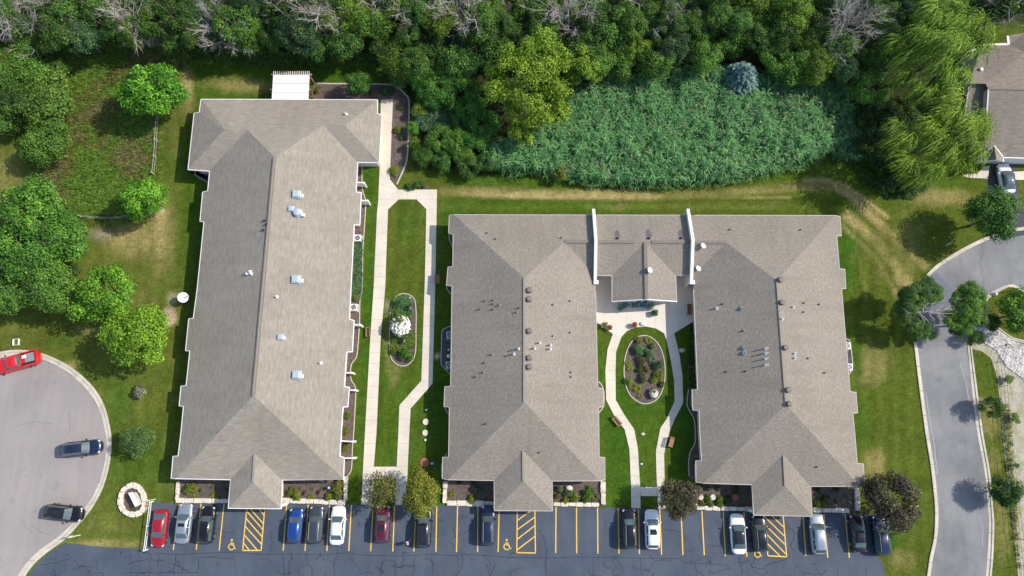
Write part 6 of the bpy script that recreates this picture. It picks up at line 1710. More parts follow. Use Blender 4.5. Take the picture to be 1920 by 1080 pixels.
# ------------------------------------------------------------------ cars
def car_meshes(kind):
    """Part meshes of one body style, nose towards +x, unit scale: length 4.6, width 1.84."""
    Ln, Wd = 4.6, 1.84
    hw = Wd / 2
    if kind == 'sedan':
        H, base, top = 1.44, (-1.72, 1.02), (-.98, .32); deck_r, belt, nose = .98, .93, .80
    elif kind == 'coupe':
        H, base, top = 1.42, (-1.95, 1.0), (-1.0, .25); deck_r, belt, nose = .98, .92, .78
    elif kind == 'suv':
        H, base, top = 1.70, (-2.16, 1.02), (-1.86, .42); deck_r, belt, nose = 1.02, 1.02, .94
    elif kind == 'hatch':
        H, base, top = 1.58, (-2.10, 1.12), (-1.66, .46); deck_r, belt, nose = .98, .96, .86
    else:
        H, base, top = 1.82, (-.55, 1.12), (-.42, .50); deck_r, belt, nose = 1.05, 1.08, 1.02
    xs = [-2.30, -2.24, -2.10, -1.8, -1.3, -.7, 0, .6, 1.05, 1.45, 1.80, 2.06, 2.22, 2.30]
    ws = [.58, .75, .87, .95, .99, 1, .995, .995, .985, .965, .915, .82, .66, .44]
    ts = [.70, .90, deck_r - .03, deck_r, belt, belt, belt, belt, belt - .01, (belt + nose) / 2, nose, nose - .06, nose - .16, nose - .28]
    vs, fs = [], []
    prof = lambda w_, t: [(.80 * w_, .20), (.96 * w_, .28), (1.0 * w_, .50), (1.0 * w_, t * .74), (.965 * w_, t - .10), (.87 * w_, t - .015), (.45 * w_, t + .025), (0, t + .035)]
    for x, w_, t in zip(xs, ws, ts):
        p = prof(w_ * hw, t)
        ring = [(-y, z) for y, z in p] + [(y, z) for y, z in reversed(p[:-1])]
        vs += [(x, y, z) for y, z in ring]
    n = 15
    for i in range(len(xs) - 1):
        for k in range(n - 1): fs.append((i * n + k, i * n + k + 1, (i + 1) * n + k + 1, (i + 1) * n + k))
    fs.append(tuple(range(n - 1, -1, -1))); e = (len(xs) - 1) * n; fs.append(tuple(e + k for k in range(n)))
    out = {'body': MB().add(vs, fs).mesh('body', None, True)}
    bw, tw = .86 * hw, .66 * hw
    ycol = [-1, -.45, .45, 1]
    zb = belt - .03
    rz_ = zb + .02 if kind in ('sedan', 'coupe') else zb
    fb = [(base[1] + .14 * (1 - y * y), y * bw, zb) for y in ycol]; ft = [(top[1] + .06 * (1 - y * y), y * tw, H - .045 + .03 * (1 - y * y)) for y in ycol]
    rb = [(base[0] - .07 * (1 - y * y), y * bw, rz_) for y in ycol]; rt = [(top[0] - .03 * (1 - y * y), y * tw, H - .06 + .03 * (1 - y * y)) for y in ycol]
    mx = (top[0] + top[1]) / 2
    mt = [(mx, y * tw * 1.02, H - .02 + .03 * (1 - y * y)) for y in ycol]
    vs = fb + ft + rb + rt + mt; fs = []
    for k in range(3):
        fs += [(k, k + 1, 5 + k, 4 + k), (8 + k + 1, 8 + k, 12 + k, 12 + k + 1), (4 + k, 5 + k, 17 + k, 16 + k), (16 + k, 17 + k, 13 + k, 12 + k)]
    fs += [(0, 4, 16, 12, 8), (3, 11, 15, 19, 7)]
    out['cabin'] = MB().add(vs, fs).mesh('cabin', None, True)
    def panel(quad, m0, m1, off):
        """A glass panel inset within four corners a-b (bottom) and d-c (top), raised a little."""
        a, b, c, d = [Vector(q) for q in quad]
        L = lambda u, v: a.lerp(b, u).lerp(d.lerp(c, u), v)
        q = [L(m0, m1), L(1 - m0, m1), L(1 - m0, 1 - m1), L(m0, 1 - m1)]
        nn = (q[1] - q[0]).cross(q[3] - q[0]).normalized() * off
        return [p + nn for p in q]
    g = MB()
    for k in range(3):
        m_ = [Vector(fb[k]), Vector(fb[k + 1]), Vector(ft[k + 1]), Vector(ft[k])]
        nn = (m_[1] - m_[0]).cross(m_[3] - m_[0]).normalized()
        if nn.x < 0: nn = -nn
        e0, e1 = (.14 if k == 0 else 0), (.14 if k == 2 else 0)
        L = lambda u, v: m_[0].lerp(m_[1], u).lerp(m_[3].lerp(m_[2], u), v) + nn * .012
        g.add([L(e0, .02), L(1 - e1, .02), L(1 - e1, .95), L(e0, .95)], [(0, 1, 2, 3)])
    out['windshield'] = g.mesh('windshield', M['glass'])
    g = MB()
    for k in range(3):
        m_ = [Vector(rb[k]), Vector(rb[k + 1]), Vector(rt[k + 1]), Vector(rt[k])]
        nn = (m_[1] - m_[0]).cross(m_[3] - m_[0]).normalized()
        if nn.x > 0: nn = -nn
        e0, e1 = (.18 if k == 0 else 0), (.18 if k == 2 else 0)
        L = lambda u, v: m_[0].lerp(m_[1], u).lerp(m_[3].lerp(m_[2], u), v) + nn * .012
        g.add([L(e0, .12), L(1 - e1, .12), L(1 - e1, .90), L(e0, .90)], [(0, 1, 2, 3)])
    out['rear_window'] = g.mesh('rear_window', M['glass'])
    for s_ in (0, 3):
        sg = -1 if s_ == 0 else 1
        A, B_, C_, D_ = Vector(rb[s_]), Vector(fb[s_]), Vector(ft[s_]), Vector(rt[s_])
        cuts = [(.05, .47), (.51, .94)] if kind != 'coupe' else [(.12, .40), (.44, .94)]
        for i, (u0, u1) in enumerate(cuts):
            L = lambda u, v: A.lerp(B_, u).lerp(D_.lerp(C_, u), v)
            q = [L(u0, .10), L(u1, .10), L(u1, .86), L(u0, .86)]
            nn = (q[1] - q[0]).cross(q[3] - q[0]).normalized()
            if nn.y * sg < 0: nn = -nn
            out[f'side_window{s_}{i}'] = MB().add([p + nn * .012 for p in q], [(0, 1, 2, 3)]).mesh('side_window', M['glass'])
        out[f'mirror{s_}'] = MB().box((base[1] - .28, sg * (hw + .09), belt + .06), (.16, .22, .14), taper=.8).mesh('mirror', None)
        out[f'headlight{s_}'] = MB().box((2.0, sg * hw * .66, nose - .12), (.30, .34, .10), rz=sg * -.75, taper=.85).mesh('headlight', M['headlight'])
        out[f'taillight{s_}'] = MB().box((-2.13, sg * hw * .70, deck_r - .12), (.14, .30, .16), rz=sg * .3, taper=.85).mesh('taillight', M['taillight'])
    out['rail'] = MB().tube([(top[0] + .05, 0, 0), (top[0] + .2, 0, .06), (top[1] - .2, 0, .06), (top[1], 0, 0)], .025, 6).mesh('roof_rail', M['grey_metal'])
    out['info'] = dict(H=H, base=base, top=top, tw=tw, belt=belt, hw=hw)
    return out
CARM = {}
PAINT = {}
def paint(key, col, metal=0.35, rough=.28):
    if key not in PAINT: PAINT[key] = plain('paint_' + key, col, rough, metal=metal, spec=.5, coat=.6)
    return PAINT[key]
WHEEL = None
def car(kind, px, py, L, ang, pm, label, name='car', cat='car', W=1.84, rails=None, sunroof=None, group=None, glassroof=False, roof=None):
    global WHEEL
    if kind not in CARM: CARM[kind] = car_meshes(kind)
    m_ = CARM[kind]; inf = m_['info']
    c = P(px, py, .75)
    root = empty(name, (c.x, c.y, 0.008), ang, label, cat, group)
    sx, sy = L / 4.6, W / 1.84
    def add(nm, me, par=root, mat=None, loc=(0, 0, 0)):
        o = add_mesh(nm, me, par, loc, 0, (sx, sy, 1) if par is root else (1, 1, 1))
        if mat:
            if not me.materials: me.materials.append(None)
            o.material_slots[0].link = 'OBJECT'; o.material_slots[0].material = mat
        return o
    add('body', m_['body'], mat=pm)
    cb = add('cabin', m_['cabin'], mat=roof or pm)
    add('windshield', m_['windshield']); add('rear_window', m_['rear_window'])
    for s_ in (0, 3):
        for i in (0, 1): add('side_window', m_[f'side_window{s_}{i}'])
        add('mirror', m_[f'mirror{s_}'], mat=pm)
        add('headlight', m_[f'headlight{s_}']); add('taillight', m_[f'taillight{s_}'])
    if WHEEL is None:
        t = MB().tube([(0, -.11, 0), (0, .11, 0)], .34, 20).mesh('tyre', M['tyre'], False)
        r = MB().tube([(0, -.118, 0), (0, .118, 0)], .22, 14).mesh('rim', M['rim'], False)
        WHEEL = (t, r)
    for x in (-1.40, 1.42):
        for s_ in (-1, 1):
            o = add_mesh('wheel', WHEEL[0], root, (x * sx, s_ * (W / 2 - .09), .34))
            add_mesh('rim', WHEEL[1], o)
    tx0, tx1 = inf['top']
    if sunroof:
        add('sunroof', shared(('sun', kind, sunroof), lambda: MB().box(((tx0 + tx1) / 2 + (tx1 - tx0) * (.18 if sunroof == 'small' else .02), 0, inf['H'] + .012), ((tx1 - tx0) * (.30 if sunroof == 'small' else .80), inf['tw'] * 1.35, .012)).mesh('sunroof', M['dark_glass'])))
    if glassroof:
        add('glass_roof', shared(('gr', kind), lambda: MB().box(((tx0 + tx1) / 2, 0, inf['H'] + .010), ((tx1 - tx0) * .98, inf['tw'] * 1.66, .02), taper=.96).mesh('glass_roof', M['glass'])))
    if rails:
        for s_ in (-1, 1): add('roof_rail', m_['rail'], loc=(0, s_ * inf['tw'] * sy * .93, inf['H'] - .02))
    return root
def lot_angle(px, down=False):
    sl = .122 * (1 - (px - 330) / 696)
    d = P(px + sl * 40, 960) - P(px - sl * 40, 1040)
    return math.atan2(d.y, d.x) + (math.pi if down else 0)
BLACK, WHITE_P = paint('black', (.012, .012, .014)), paint('white', (.80, .80, .80), 0.0)
NAVY, GREY, SILVER = paint('navy', (.018, .028, .065)), paint('graphite', (.075, .085, .10), .5), paint('silver', (.40, .43, .47), .55)
RED, MAROON, BLUE = paint('red', (.36, .012, .022), .15), paint('maroon', (.12, .012, .03), .3), paint('blue', (.012, .06, .26), .3)
BRED = paint('bright_red', (.62, .012, .02), .05)
GRP = 'cars parked in the striped row'
for q in [('coupe', 298.5, 991, 4.45, True, RED, 'red two door car parked nose out beside the white rail fence', {}),
          ('sedan', 344.5, 981.5, 4.75, False, SILVER, 'silver grey car with dark sunroof next to the red car', dict(sunroof='small')),
          ('suv', 388, 984, 4.45, False, BLACK, 'black car left of the first empty wheelchair bay', {}),
          ('hatch', 553.5, 986, 4.1, False, BLUE, 'bright blue hatchback right of the first hatched bay', {}),
          ('suv', 592, 984, 4.4, False, GREY, 'dark grey car between the blue hatchback and the white sedan', dict(rails=1)),
          ('sedan', 633, 985, 4.6, False, WHITE_P, 'white sedan with body coloured roof beside the dark grey car', {}),
          ('suv', 717.5, 982.5, 4.45, False, MAROON, 'dark maroon car under the olive brown tree', dict(sunroof='small')),
          ('suv', 795, 988, 4.85, False, BLACK, 'black car parked under the olive yellow tree', dict(sunroof='big')),
          ('suv', 915, 985, 4.7, False, NAVY, 'navy blue car beside the middle building porch', dict(rails=1, W=1.75)),
          ('suv', 1180, 991, 4.75, False, BLACK, 'black car with roof rails left of the white car with sunroof', dict(rails=1)),
          ('hatch', 1223, 992.5, 4.65, False, WHITE_P, 'white car with black sunroof left of the purple brown tree', dict(sunroof='small')),
          ('sedan', 1384, 1001, 4.75, False, WHITE_P, 'white sedan with an all glass black roof', dict(roof=M['dark_glass'])),
          ('suv', 1424, 1000, 4.3, False, BLACK, 'black car with pale roof rails left of the last hatched bay', dict(rails=1)),
          ('hatch', 1533.5, 1001, 4.75, False, SILVER, 'silver car right of the right building porch', {}),
          ('sedan', 1609, 1000, 4.4, False, BLACK, 'black sedan second from the right end of the row', {}),
          ('suv', 1651, 1004, 4.7, False, NAVY, 'dark blue car half hidden under the round purple brown tree', dict(rails=1))]:
    k_, x, y, L, dn, pm, lb_, kw = q
    car(k_, x, y, L, lot_angle(x, dn), pm, lb_, 'parked_car', 'car', group=GRP, **kw)
car('suv', 152.5, 840.5, 5.0, math.radians(6), NAVY, 'navy car with roof rails facing the kerb in the cul-de-sac', 'parked_car', group='cars in the cul-de-sac', rails=1)
car('suv', 120.5, 961.5, 4.6, math.radians(-6), BLACK, 'black car with a panoramic sunroof in the cul-de-sac', 'parked_car', group='cars in the cul-de-sac', sunroof='big')
car('coupe', 1887, 334, 4.3, math.radians(93), WHITE_P, 'white car with glass roof on the black driveway of the brown house', 'parked_car', roof=M['glass'])
tr = car('pickup', 31, 679, 5.75, math.radians(195.5), BRED, 'bright red pickup truck with an open bed at the cul-de-sac kerb', 'pickup_truck', 'pickup truck', W=1.98)
sx = 5.75 / 4.6
MB().box((-1.42 * sx, 0, 1.085), (1.55 * sx, 1.46, .03)).obj('bed_floor', M['trim_black'], tr)
for s_ in (-1, 1): MB().box((-1.42 * sx, s_ * .83, 1.15), (1.66 * sx, .15, .24), taper=.97).obj('bed_side', BRED, tr)
MB().box((-2.20 * sx, 0, 1.13), (.16, 1.62, .26)).obj('tailgate', BRED, tr)
MB().box((-1.55 * sx, -.05, 1.16), (1.15, 1.12, .14)).obj('bed_box', M['grey_metal'], tr)
MB().box((-1.05 * sx, -.3, 1.26), (.5, .4, .1)).obj('bed_bag', M['white'], tr)

# ------------------------------------------------------------------ condensers, dishes, sign, fences
def condenser(px, py, label, rz=0.0, light=True):
    c = P(px, py, .85)
    r = empty('condenser', (c.x, c.y, 0), rz, label, 'air conditioner', 'air conditioning condensers beside the buildings')
    mb = MB(); mb.box((0, 0, .06), (1.0, 1.0, .12)); mb.obj('pad', M['concrete'], r)
    MB().box((0, 0, .48), (.86, .86, .74)).obj('casing', M['white'] if light else M['galv'], r)
    for s_ in range(4):
        a = s_ * math.pi / 2
        mb = MB()
        for k in range(6): mb.box((.435 * math.cos(a) , .435 * math.sin(a), .2 + k * .1), (.02 if s_ % 2 == 0 else .7, .7 if s_ % 2 == 0 else .02, .03))
        mb.obj('louvre_panel', M['grey_metal'], r)
    MB().cyl((0, 0, .852), .37, .012, 22).obj('fan_well', M['trim_black'], r)
    f = MB()
    for k in range(4):
        a = k * math.pi / 2 + .4
        f.box((.17 * math.cos(a), .17 * math.sin(a), .872), (.28, .13, .01), rz=a + .25)
    f.cyl((0, 0, .866), .09, .03, 12); f.obj('fan', M['grey_metal'], r)
    MB().lathe((0, 0, .85), [(.37, 0), (.37, .04), (.33, .05), (.33, .0)], 22).obj('fan_ring', M['white'] if light else M['galv'], r)
condenser(670.5, 446, 'white air conditioner condenser above the teal ground cover'); condenser(663, 576, 'white air conditioner condenser below the teal ground cover and round shrub')
condenser(843.5, 627.5, 'upper blue grey condenser in the dark gravel bed left of the middle building', .1, False); condenser(842, 684, 'lower blue grey condenser in the dark gravel bed left of the middle building', .1, False)
condenser(1588.5, 648, 'upper condenser in the gravel bed right of the right building', -.1); condenser(1592.5, 688, 'lower condenser in the gravel bed right of the right building', -.1)
for x, y, h, r_, lb_ in [(841, 655.5, .4, .1, 'thin white pipe between the two condensers, upper one'), (840.5, 667, .5, .18, 'wider white pipe between the two condensers, lower one')]:
    c = P(x, y, h); o = MB().lathe((0, 0, 0), [(r_ * 1.3, 0), (r_ * 1.3, .05), (r_, .06), (r_, h), (.01, h + .04)], 12).obj('standpipe', M['whitepvc'], None, True); o.location = (c.x, c.y, 0); tag(o, lb_, 'pipe')

c = P(343, 557.5, 1.5)
sdh = empty('satellite_dish', (c.x, c.y, 0), 0, 'large white satellite dish on the lawn at the left building eave', 'satellite dish')
MB().tube([(.15, 0, -.1), (.15, 0, 1.3)], .06, 10).obj('mast', M['grey_metal'], sdh)
d = MB().lathe((0, 0, 0), [(.0, .0), (.25, .02), (.5, .09), (.66, .17), (.68, .17), (.5, .06), (.25, -.01), (.0, -.03)], 28).obj('dish', M['white'], sdh, True)
d.location = (0, 0, 1.4); d.rotation_euler = (math.radians(8), math.radians(14), 0)
MB().bar((.1, 0, 1.35), (.62, .05, 1.75), .04, .04).obj('feed_arm', M['grey_metal'], sdh)
MB().cyl((.66, .05, 1.72), .07, .14, 10).obj('feed_horn', M['grey_metal'], sdh)

ms = empty('monument_sign', P(250, 937, 0), 0, 'white topped monument sign inside the stone ringed planter near the cul-de-sac', 'sign')
q = [P(*p, 1.15) for p in ((241.5, 925), (248, 923.5), (260, 946.5), (253, 949.5))]
o0 = Vector(ms.location)
MB().prism([(v.x - o0.x, v.y - o0.y) for v in q], 0.0, 1.05).obj('sign_body', M['stone_grey'], ms)
ct = sum(q, Vector()) / 4
MB().prism([((v.x - ct.x) * 1.12 + ct.x - o0.x, (v.y - ct.y) * 1.06 + ct.y - o0.y) for v in q], 1.05, 1.17).obj('sign_cap', M['white'], ms)
RING = [(251, 909), (265, 916), (272, 935), (272, 953), (260, 964), (241, 963), (229.5, 953), (227, 935), (233, 918)]
bed(RING, 'mulch', sm=True)
sr = empty('stone_ring', label='ring of rough limestone blocks round the monument sign planter', cat='stone ring')
stone_run(sr, smooth(RING, 5, True) + [RING[0]], .62, .85, .4)
shrub(249, 953, 7, (.10, .13, .03), 'small olive plant at the foot of the monument sign', SPK[1])

def fence_run(label, pts, hts, post_h, spacing, mat, r_rail=.06, r_post=.08, name='rail_fence'):
    r = empty(name, label=label, cat='fence')
    w_ = [P(*p) for p in pts]
    L = sum((b - a).length for a, b in zip(w_[:-1], w_[1:]))
    n = max(1, round(L / spacing))
    q = [Vector((x, y, 0)) for x, y in resample([(v.x, v.y) for v in w_], n)]
    for v in q: MB().box((v.x, v.y, post_h / 2 - .05), (r_post * 2, r_post * 2, post_h + .1)).obj('post', M[mat], r)
    for h in hts:
        for a, b in zip(q[:-1], q[1:]):
            MB().bar(a + Vector((0, 0, h)), b + Vector((0, 0, h)), r_rail * 1.3, r_rail * 1.6).obj('rail', M[mat], r)
    return r
fence_run('pale rail fence running down from the upper bright green tree along the meadow', [(302, 205), (297, 240), (296, 285), (291, 328)], (.45, .95), 1.15, 2.6, 'weathered', .035, .06)
fence_run('pale rail fence along the lower edge of the meadow below the bare soil', [(155, 408), (175, 411), (210, 411.5), (250, 411), (261, 404)], (.45, .95), 1.15, 2.4, 'weathered', .035, .06)
fence_run('white two rail barrier beside the red car at the left end of the parking row', [(288, 940), (284, 975), (277, 1030)], (.55, 1.0), 1.1, 3.1, 'white', .05, .06)
fence_run('black metal fence along the gravel strip at the right edge', [(1925, 648), (1872, 648), (1863, 656), (1866, 668), (1875, 703), (1877, 746), (1881, 790), (1885, 832), (1890, 878), (1896, 921), (1900, 967), (1906, 1010), (1912, 1060), (1918, 1110)], (.12, .7, 1.3), 1.4, 3.1, 'dark_metal', .018, .03)

def post_sign(px, py, h, label, panel=True, rz=0.0, mat='white'):
    c = P(px, py, 0)
    r = empty('sign_post', (c.x, c.y, 0), rz, label, 'sign post')
    MB().tube([(0, 0, -.1), (0, 0, h)], .05, 8).obj('post', M[mat], r)
    if panel: MB().box((0, .06, h - .3), (.5, .03, .5)).obj('panel', M[mat], r)
post_sign(150.5, 1003, 2.3, 'white sign post on the grass corner between the cul-de-sac and the parking row', True, .6)
post_sign(291, 936, 1.9, 'pale thin post at the top of the white two rail barrier', False)
post_sign(1899, 545, 2.6, 'pale lamp post at the upper edge of the turning circle island', True)
post_sign(1774, 460, 1.0, 'short pale marker post beside the turning circle kerb', True, .4)
o = MB().lathe((0, 0, 0), [(.26, 0), (.26, .35), (.2, .45), (.01, .48)], 14).obj('utility_pedestal', M['galv'], None, True); c = P(1867, 551, .3); o.location = (c.x, c.y, 0); tag(o, 'small pale pedestal on the left tip of the turning circle island', 'pedestal')
fr = empty('planter_frame', P(32, 642, 0), .1, 'small white rectangular frame on the grass above the red pickup', 'frame')
for a, b in (((-.35, -.4), (.35, -.4)), ((.35, -.4), (.35, .4)), ((.35, .4), (-.35, .4)), ((-.35, .4), (-.35, -.4))): MB().bar((*a, .2), (*b, .2), .05, .3).obj('side', M['white'], fr)

# ------------------------------------------------------------------ garden furniture
def bench(px, py, long_dir, label, L=1.25, mat='wood', back=1, group='garden benches'):
    """long_dir: the seat's long axis as a pixel direction."""
    c = P(px, py, .45); d = P(px + long_dir[0], py + long_dir[1], .45) - c
    r = empty('garden_bench', (c.x, c.y, 0), math.atan2(d.y, d.x), label, 'bench', group)
    for k in range(5): MB().box((0, (-.2 + k * .1), .44), (L, .085, .035)).obj('slat', M[mat], r)
    for k in range(3): MB().box((0, back * (.28 + k * .03), .56 + k * .13), (L, .03, .10)).obj('slat', M[mat], r)
    for sx_ in (-1, 1):
        for sy_ in (-.2, .26): MB().box((sx_ * (L / 2 - .06), sy_ * back, .21), (.07, .07, .42)).obj('leg', M[mat], r)
        MB().box((sx_ * (L / 2 - .04), .03 * back, .64), (.07, .52, .04)).obj('armrest', M[mat], r)
bench(820.5, 523, (0.02, 1), 'wooden bench in the shade left of the middle building', 1.15, back=-1)
bench(689, 622.5, (-.03, 1), 'wooden bench on the grass left of the long straight garden walk', 1.2, back=1)
bench(1156, 790.5, (.63, .77), 'wooden bench on the grass left of the right courtyard oval, beside the curving walk', 1.25, back=1)
bench(1259.5, 829, (-.28, 1), 'wooden bench right of the foot of the right courtyard walk', 1.25, back=-1)
bench(1293, 580, (0, 1), 'dark brown bench against the wall at the right end of the patio', 1.35, 'cedar', back=-1)
def adirondack(px, py, ang, label):
    c = P(px, py, .4)
    r = empty('adirondack_chair', (c.x, c.y, 0), ang, label, 'garden chair', 'green garden chairs on the patio')
    for k in range(5): MB().box((-.22 + k * .11, -.05, .36 - 0), (.09, .5, .03)).obj('slat', M['green_plastic'], r)
    for k in range(5):
        x = -.22 + k * .11
        MB().bar((x, .2, .34), (x * 1.1, .48, .98 - abs(x) * .4), .09, .03).obj('slat', M['green_plastic'], r)
    for s_ in (-1, 1):
        MB().box((s_ * .36, -.02, .56), (.13, .66, .03)).obj('armrest', M['green_plastic'], r)
        MB().box((s_ * .34, -.28, .27), (.06, .08, .54)).obj('leg', M['green_plastic'], r); MB().box((s_ * .30, .28, .2), (.06, .08, .4)).obj('leg', M['green_plastic'], r)
for i, (x, y, a, w_) in enumerate([(1164.3, 578, .75, 'leftmost of five on the patio, turned towards the walk'), (1173.5, 571.8, .45, 'second from the left of five on the patio'), (1190, 571.8, .08, 'middle one of five on the patio'), (1205.6, 571.8, -.15, 'second from the right of five on the patio'), (1219.4, 574.4, -.3, 'rightmost of five on the patio, at the shade edge')]):
    adirondack(x, y, a, 'green slatted garden chair, ' + w_)
def potted(px, py, r_, label, pot, flowers=None, leaf=(.09, .15, .03), h=.45, square=False):
    c = P(px, py, h)
    o = empty('potted_plant', (c.x, c.y, 0.05), 0, label, 'potted plant')
    if square: MB().box((0, 0, h / 2), (r_ * 2, r_ * 1.5, h), taper=1.08).obj('pot', M[pot], o)
    else: MB().lathe((0, 0, 0), [(.01, 0), (r_ * .7, 0), (r_, h), (r_ * .88, h), (r_ * .85, h - .06), (.01, h - .06)], 16).obj('pot', M[pot], o)
    add_mesh('foliage', SHR[1], o, (0, 0, h + r_ * .3), sc=(r_ * .95, r_ * .95, r_ * .7)).color = (*leaf, 1)
    if flowers:
        mb = MB(); q = random.Random(int(px))
        for k in range(26):
            a, rr = q.uniform(0, 6.3), r_ * math.sqrt(q.random())
            mb.lathe((rr * math.cos(a), rr * math.sin(a), h + r_ * .75 + q.uniform(-.1, .06)), [(.01, .05), (.06, .03), (.03, -.02)], 6)
        mb.obj('blossom', M[flowers], o)
potted(1228, 586.5, .38, 'green planter box with foliage in front of the garden chairs', 'green_plastic', None, (.08, .13, .05), .6, True)
potted(1189.5, 609.5, .34, 'pot of red flowers alone at the edge of the round lawn', 'terracotta', 'redpetal')
potted(1143, 614.5, .32, 'pot of red flowers at the top of the left courtyard walk', 'terracotta', 'redpetal')
potted(1134, 610, .38, 'yellow green planter beside the red pot at the patio corner', 'stone', None, (.22, .22, .05), .4, True)
potted(766, 577, .33, 'grey round planter near the top of the left courtyard oval bed', 'stone_grey', None, (.03, .04, .02), .5)
potted(754.5, 638.5, .36, 'grey round planter below the white hydrangea', 'stone_grey', None, (.03, .04, .02), .5)
potted(889, 917, .3, 'black rimmed round pot in the bed left of the middle building porch', 'stone_grey', None, (.02, .02, .02), .35)
def disc(px, py, r_, h, mat, label, name, cat):
    c = P(px, py, h); o = MB().lathe((0, 0, 0), [(.01, 0), (r_, 0), (r_, h * .8), (r_ * .92, h), (r_ * .5, h), (r_ * .46, h - .02), (.01, h - .015)], 20).obj(name, M[mat]); o.location = (c.x, c.y, .005); tag(o, label, cat)
disc(798, 791, .40, .16, 'concrete', 'round white concrete lid on the lawn, upper of two near the middle building', 'well_lid', 'lid')
disc(797, 811.5, .38, .16, 'concrete', 'round white concrete lid on the lawn, lower of two near the middle building', 'well_lid', 'lid')
disc(799, 768.5, .14, .25, 'white', 'small white cap on the lawn above the two round lids', 'cleanout_cap', 'pipe cap')
disc(797.5, 825, .13, .2, 'white', 'small white cap on the lawn below the two round lids', 'cleanout_cap', 'pipe cap')
disc(796, 867, .55, .10, 'terracotta', 'round brown lid on the lawn above the olive yellow tree', 'well_lid', 'lid')
o = MB().box((0, 0, .2), (.36, .26, .4), taper=.9).obj('utility_box', M['galv']); c = P(810, 869, .3); o.location = (c.x, c.y, 0); tag(o, 'small pale utility box right of the round brown lid', 'utility box')
for x, y, lb_ in [(1314, 932.5, 'pale round stone seat near the purple brown tree, left one of the two'), (1337, 932.5, 'pale round stone seat among the shrubs, right one of the two')]: disc(x, y, .36, .45, 'stone', lb_, 'stone_stool', 'stone seat')
disc(1379, 933, .42, .3, 'terracotta', 'flat terracotta bowl in the bed left of the right building porch', 'clay_bowl', 'bowl')
for x, y, r_, m_, lb_, nm, ct_ in [(1205.5, 607, .42, 'white', 'white low garden rock at the top of the round lawn', 'garden_rock', 'rock'), (1279, 656.5, .40, 'stone_grey', 'pale grey garden rock in the shade right of the courtyard walk', 'garden_rock', 'rock'), (1205, 814, .25, 'stone_grey', 'small grey rock between the two courtyard walks', 'garden_rock', 'rock'),
                                   (1203, 870, .16, 'white', 'tiny white rock on the grass between the two courtyard walks', 'garden_rock', 'rock'), (1067, 915, .45, 'stone', 'pale boulder in the bed right of the middle building porch', 'garden_rock', 'rock'), (768, 558, .15, 'white', 'tiny white ornament at the top of the left courtyard oval bed', 'garden_ornament', 'ornament'), (755, 647, .15, 'white', 'tiny white ornament below the grey planter under the hydrangea', 'garden_ornament', 'ornament')]:
    mb = MB(); stone_geo(mb, (0, 0, 0), r_, .3, .8); o = mb.obj(nm, M[m_], None, True); c = P(x, y, .2); o.location = (c.x, c.y, 0); tag(o, lb_, ct_)
o = MB().lathe((0, 0, 0), [(.01, 0), (.12, 0), (.08, .5), (.05, .55), (.17, .63), (.2, .75), (.15, .89), (.01, .95)], 16).obj('gazing_ball', plain('blue_glass', (.35, .45, .75), .08, spec=.8), None, True); c = P(616, 914.5, .8); o.location = (c.x, c.y, 0); tag(o, 'pale blue gazing ball in the bed right of the left building porch', 'gazing ball')

# ------------------------------------------------------------------ the person in the lot
def skin_mesh(name, nodes, edges, mat, root=0, sub=2):
    me = bpy.data.meshes.new(name); me.from_pydata([n[:3] for n in nodes], edges, [])
    o = bpy.data.objects.new(name, me); COL.objects.link(o)
    m_ = o.modifiers.new('skin', 'SKIN'); m_.use_smooth_shade = True
    sv = me.skin_vertices[0].data
    for i, n_ in enumerate(nodes): sv[i].radius = (n_[3], n_[4] if len(n_) > 4 else n_[3]); sv[i].use_root = i == root
    s_ = o.modifiers.new('sub', 'SUBSURF'); s_.levels = s_.render_levels = sub
    dg = bpy.context.evaluated_depsgraph_get()
    em = bpy.data.meshes.new_from_object(o.evaluated_get(dg)); em.name = name
    em.materials.clear(); em.materials.append(mat)
    bpy.data.objects.remove(o)
    return em
f = P(766.5, 1015.5, 0.01)
pr = empty('person', f, math.radians(200), 'person in pale top and dark shorts walking in the empty bay beside a black car', 'person')
nodes = [(0, 0, .95, .13, .10), (0, 0, 1.15, .12, .09), (0, .0, 1.36, .15, .095), (0, .0, 1.47, .06), (.01, 0, 1.56, .055), (.02, 0, 1.66, .088, .078), (.02, 0, 1.72, .06),
         (0, .17, 1.40, .055), (-.06, .22, 1.16, .042), (.05, .22, .96, .034), (.08, .22, .90, .036, .02), (0, -.17, 1.40, .055), (.08, -.22, 1.17, .042), (.24, -.20, 1.03, .034), (.30, -.19, 1.01, .036, .02),
         (0, .09, .88, .085), (.14, .09, .50, .058), (.10, .09, .09, .038), (.22, .09, .04, .035), (0, -.09, .88, .085), (-.06, -.09, .49, .058), (-.24, -.09, .12, .038), (-.14, -.09, .05, .035)]
edges = [(0, 1), (1, 2), (2, 3), (3, 4), (4, 5), (5, 6), (2, 7), (7, 8), (8, 9), (9, 10), (2, 11), (11, 12), (12, 13), (13, 14), (0, 15), (15, 16), (16, 17), (17, 18), (0, 19), (19, 20), (20, 21), (21, 22)]
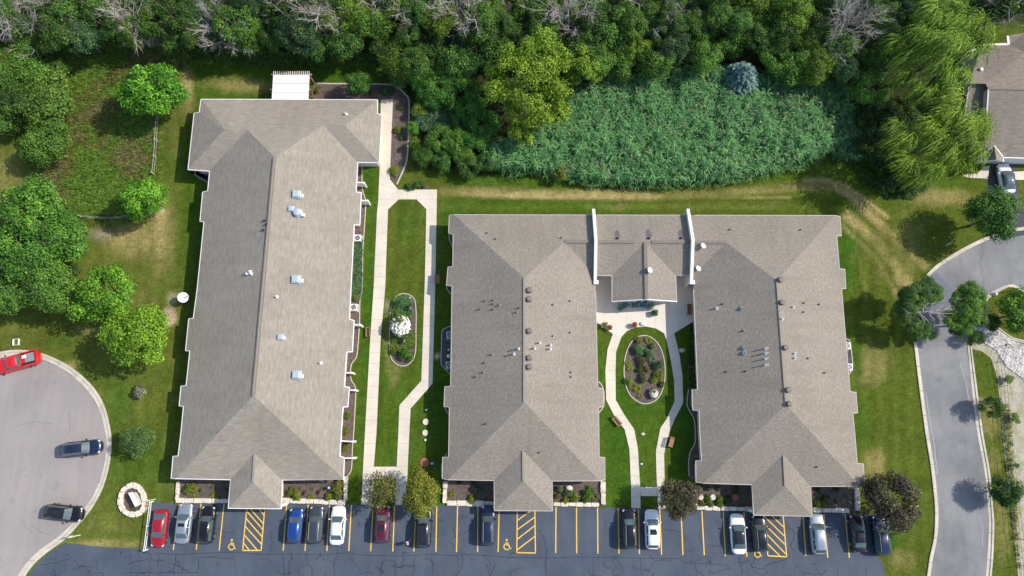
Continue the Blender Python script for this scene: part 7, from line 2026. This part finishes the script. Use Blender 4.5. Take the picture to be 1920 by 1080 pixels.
for hand, dx in ((10, (.35, 0, -1)), (14, (1, 0, -.25))):
    b = nodes[hand]; D = Vector(dx).normalized()
    for j, ln in enumerate((.055, .085, .095, .088, .065)):
        y = (j - 2) * .018; p1 = Vector(b[:3]) + D * .035 + Vector((0, y * 1.3, 0)); p2 = p1 + D * ln * .55; p3 = p2 + (D + Vector((-.25, 0, -.25))).normalized() * ln * .45
        k = len(nodes); nodes += [(*p1, .009), (*p2, .009), (*p3, .007)]; edges += [(hand, k), (k, k + 1), (k + 1, k + 2)]
add_mesh('body', skin_mesh('body', nodes, edges, M['skin']), pr)
add_mesh('shirt', skin_mesh('shirt', [(0, 0, .94, .155, .125), (0, 0, 1.15, .145, .115), (0, 0, 1.36, .172, .118), (0, 0, 1.455, .075), (0, .17, 1.40, .072), (-.03, .20, 1.27, .062), (0, -.17, 1.40, .072), (.04, -.2, 1.28, .062)], [(0, 1), (1, 2), (2, 3), (2, 4), (4, 5), (2, 6), (6, 7)], plain('pale_shirt', (.70, .62, .58), .8)), pr)
add_mesh('shorts', skin_mesh('shorts', [(0, 0, .97, .15, .12), (0, .09, .88, .11), (.09, .09, .62, .09), (0, -.09, .88, .11), (-.04, -.09, .62, .09)], [(0, 1), (1, 2), (0, 3), (3, 4)], plain('dark_cloth', (.03, .03, .04), .8)), pr)
add_mesh('hair', skin_mesh('hair', [(-.015, 0, 1.70, .098, .09), (-.05, 0, 1.60, .075), (-.06, 0, 1.50, .055)], [(0, 1), (1, 2)], plain('dark_hair', (.03, .02, .015), .6)), pr)
for s_, x in ((.09, .16), (-.09, -.19)): MB().box((x, s_, .045), (.26, .10, .09), taper=.8).obj('shoe', M['white'], pr)
mb = MB()
for s_ in (-.032, .032): mb.lathe((.095, s_, 1.665), [(.001, .012), (.012, .0), (.001, -.012)], 8)
mb.obj('eye', M['trim_black'], pr); MB().box((.108, 0, 1.645), (.03, .024, .04), taper=.6).obj('nose', M['skin'], pr); MB().box((.098, 0, 1.605), (.012, .045, .012)).obj('mouth', M['redpetal'], pr)
for s_ in (-1, 1): MB().box((.01, s_ * .085, 1.65), (.04, .02, .06)).obj('ear', M['skin'], pr)
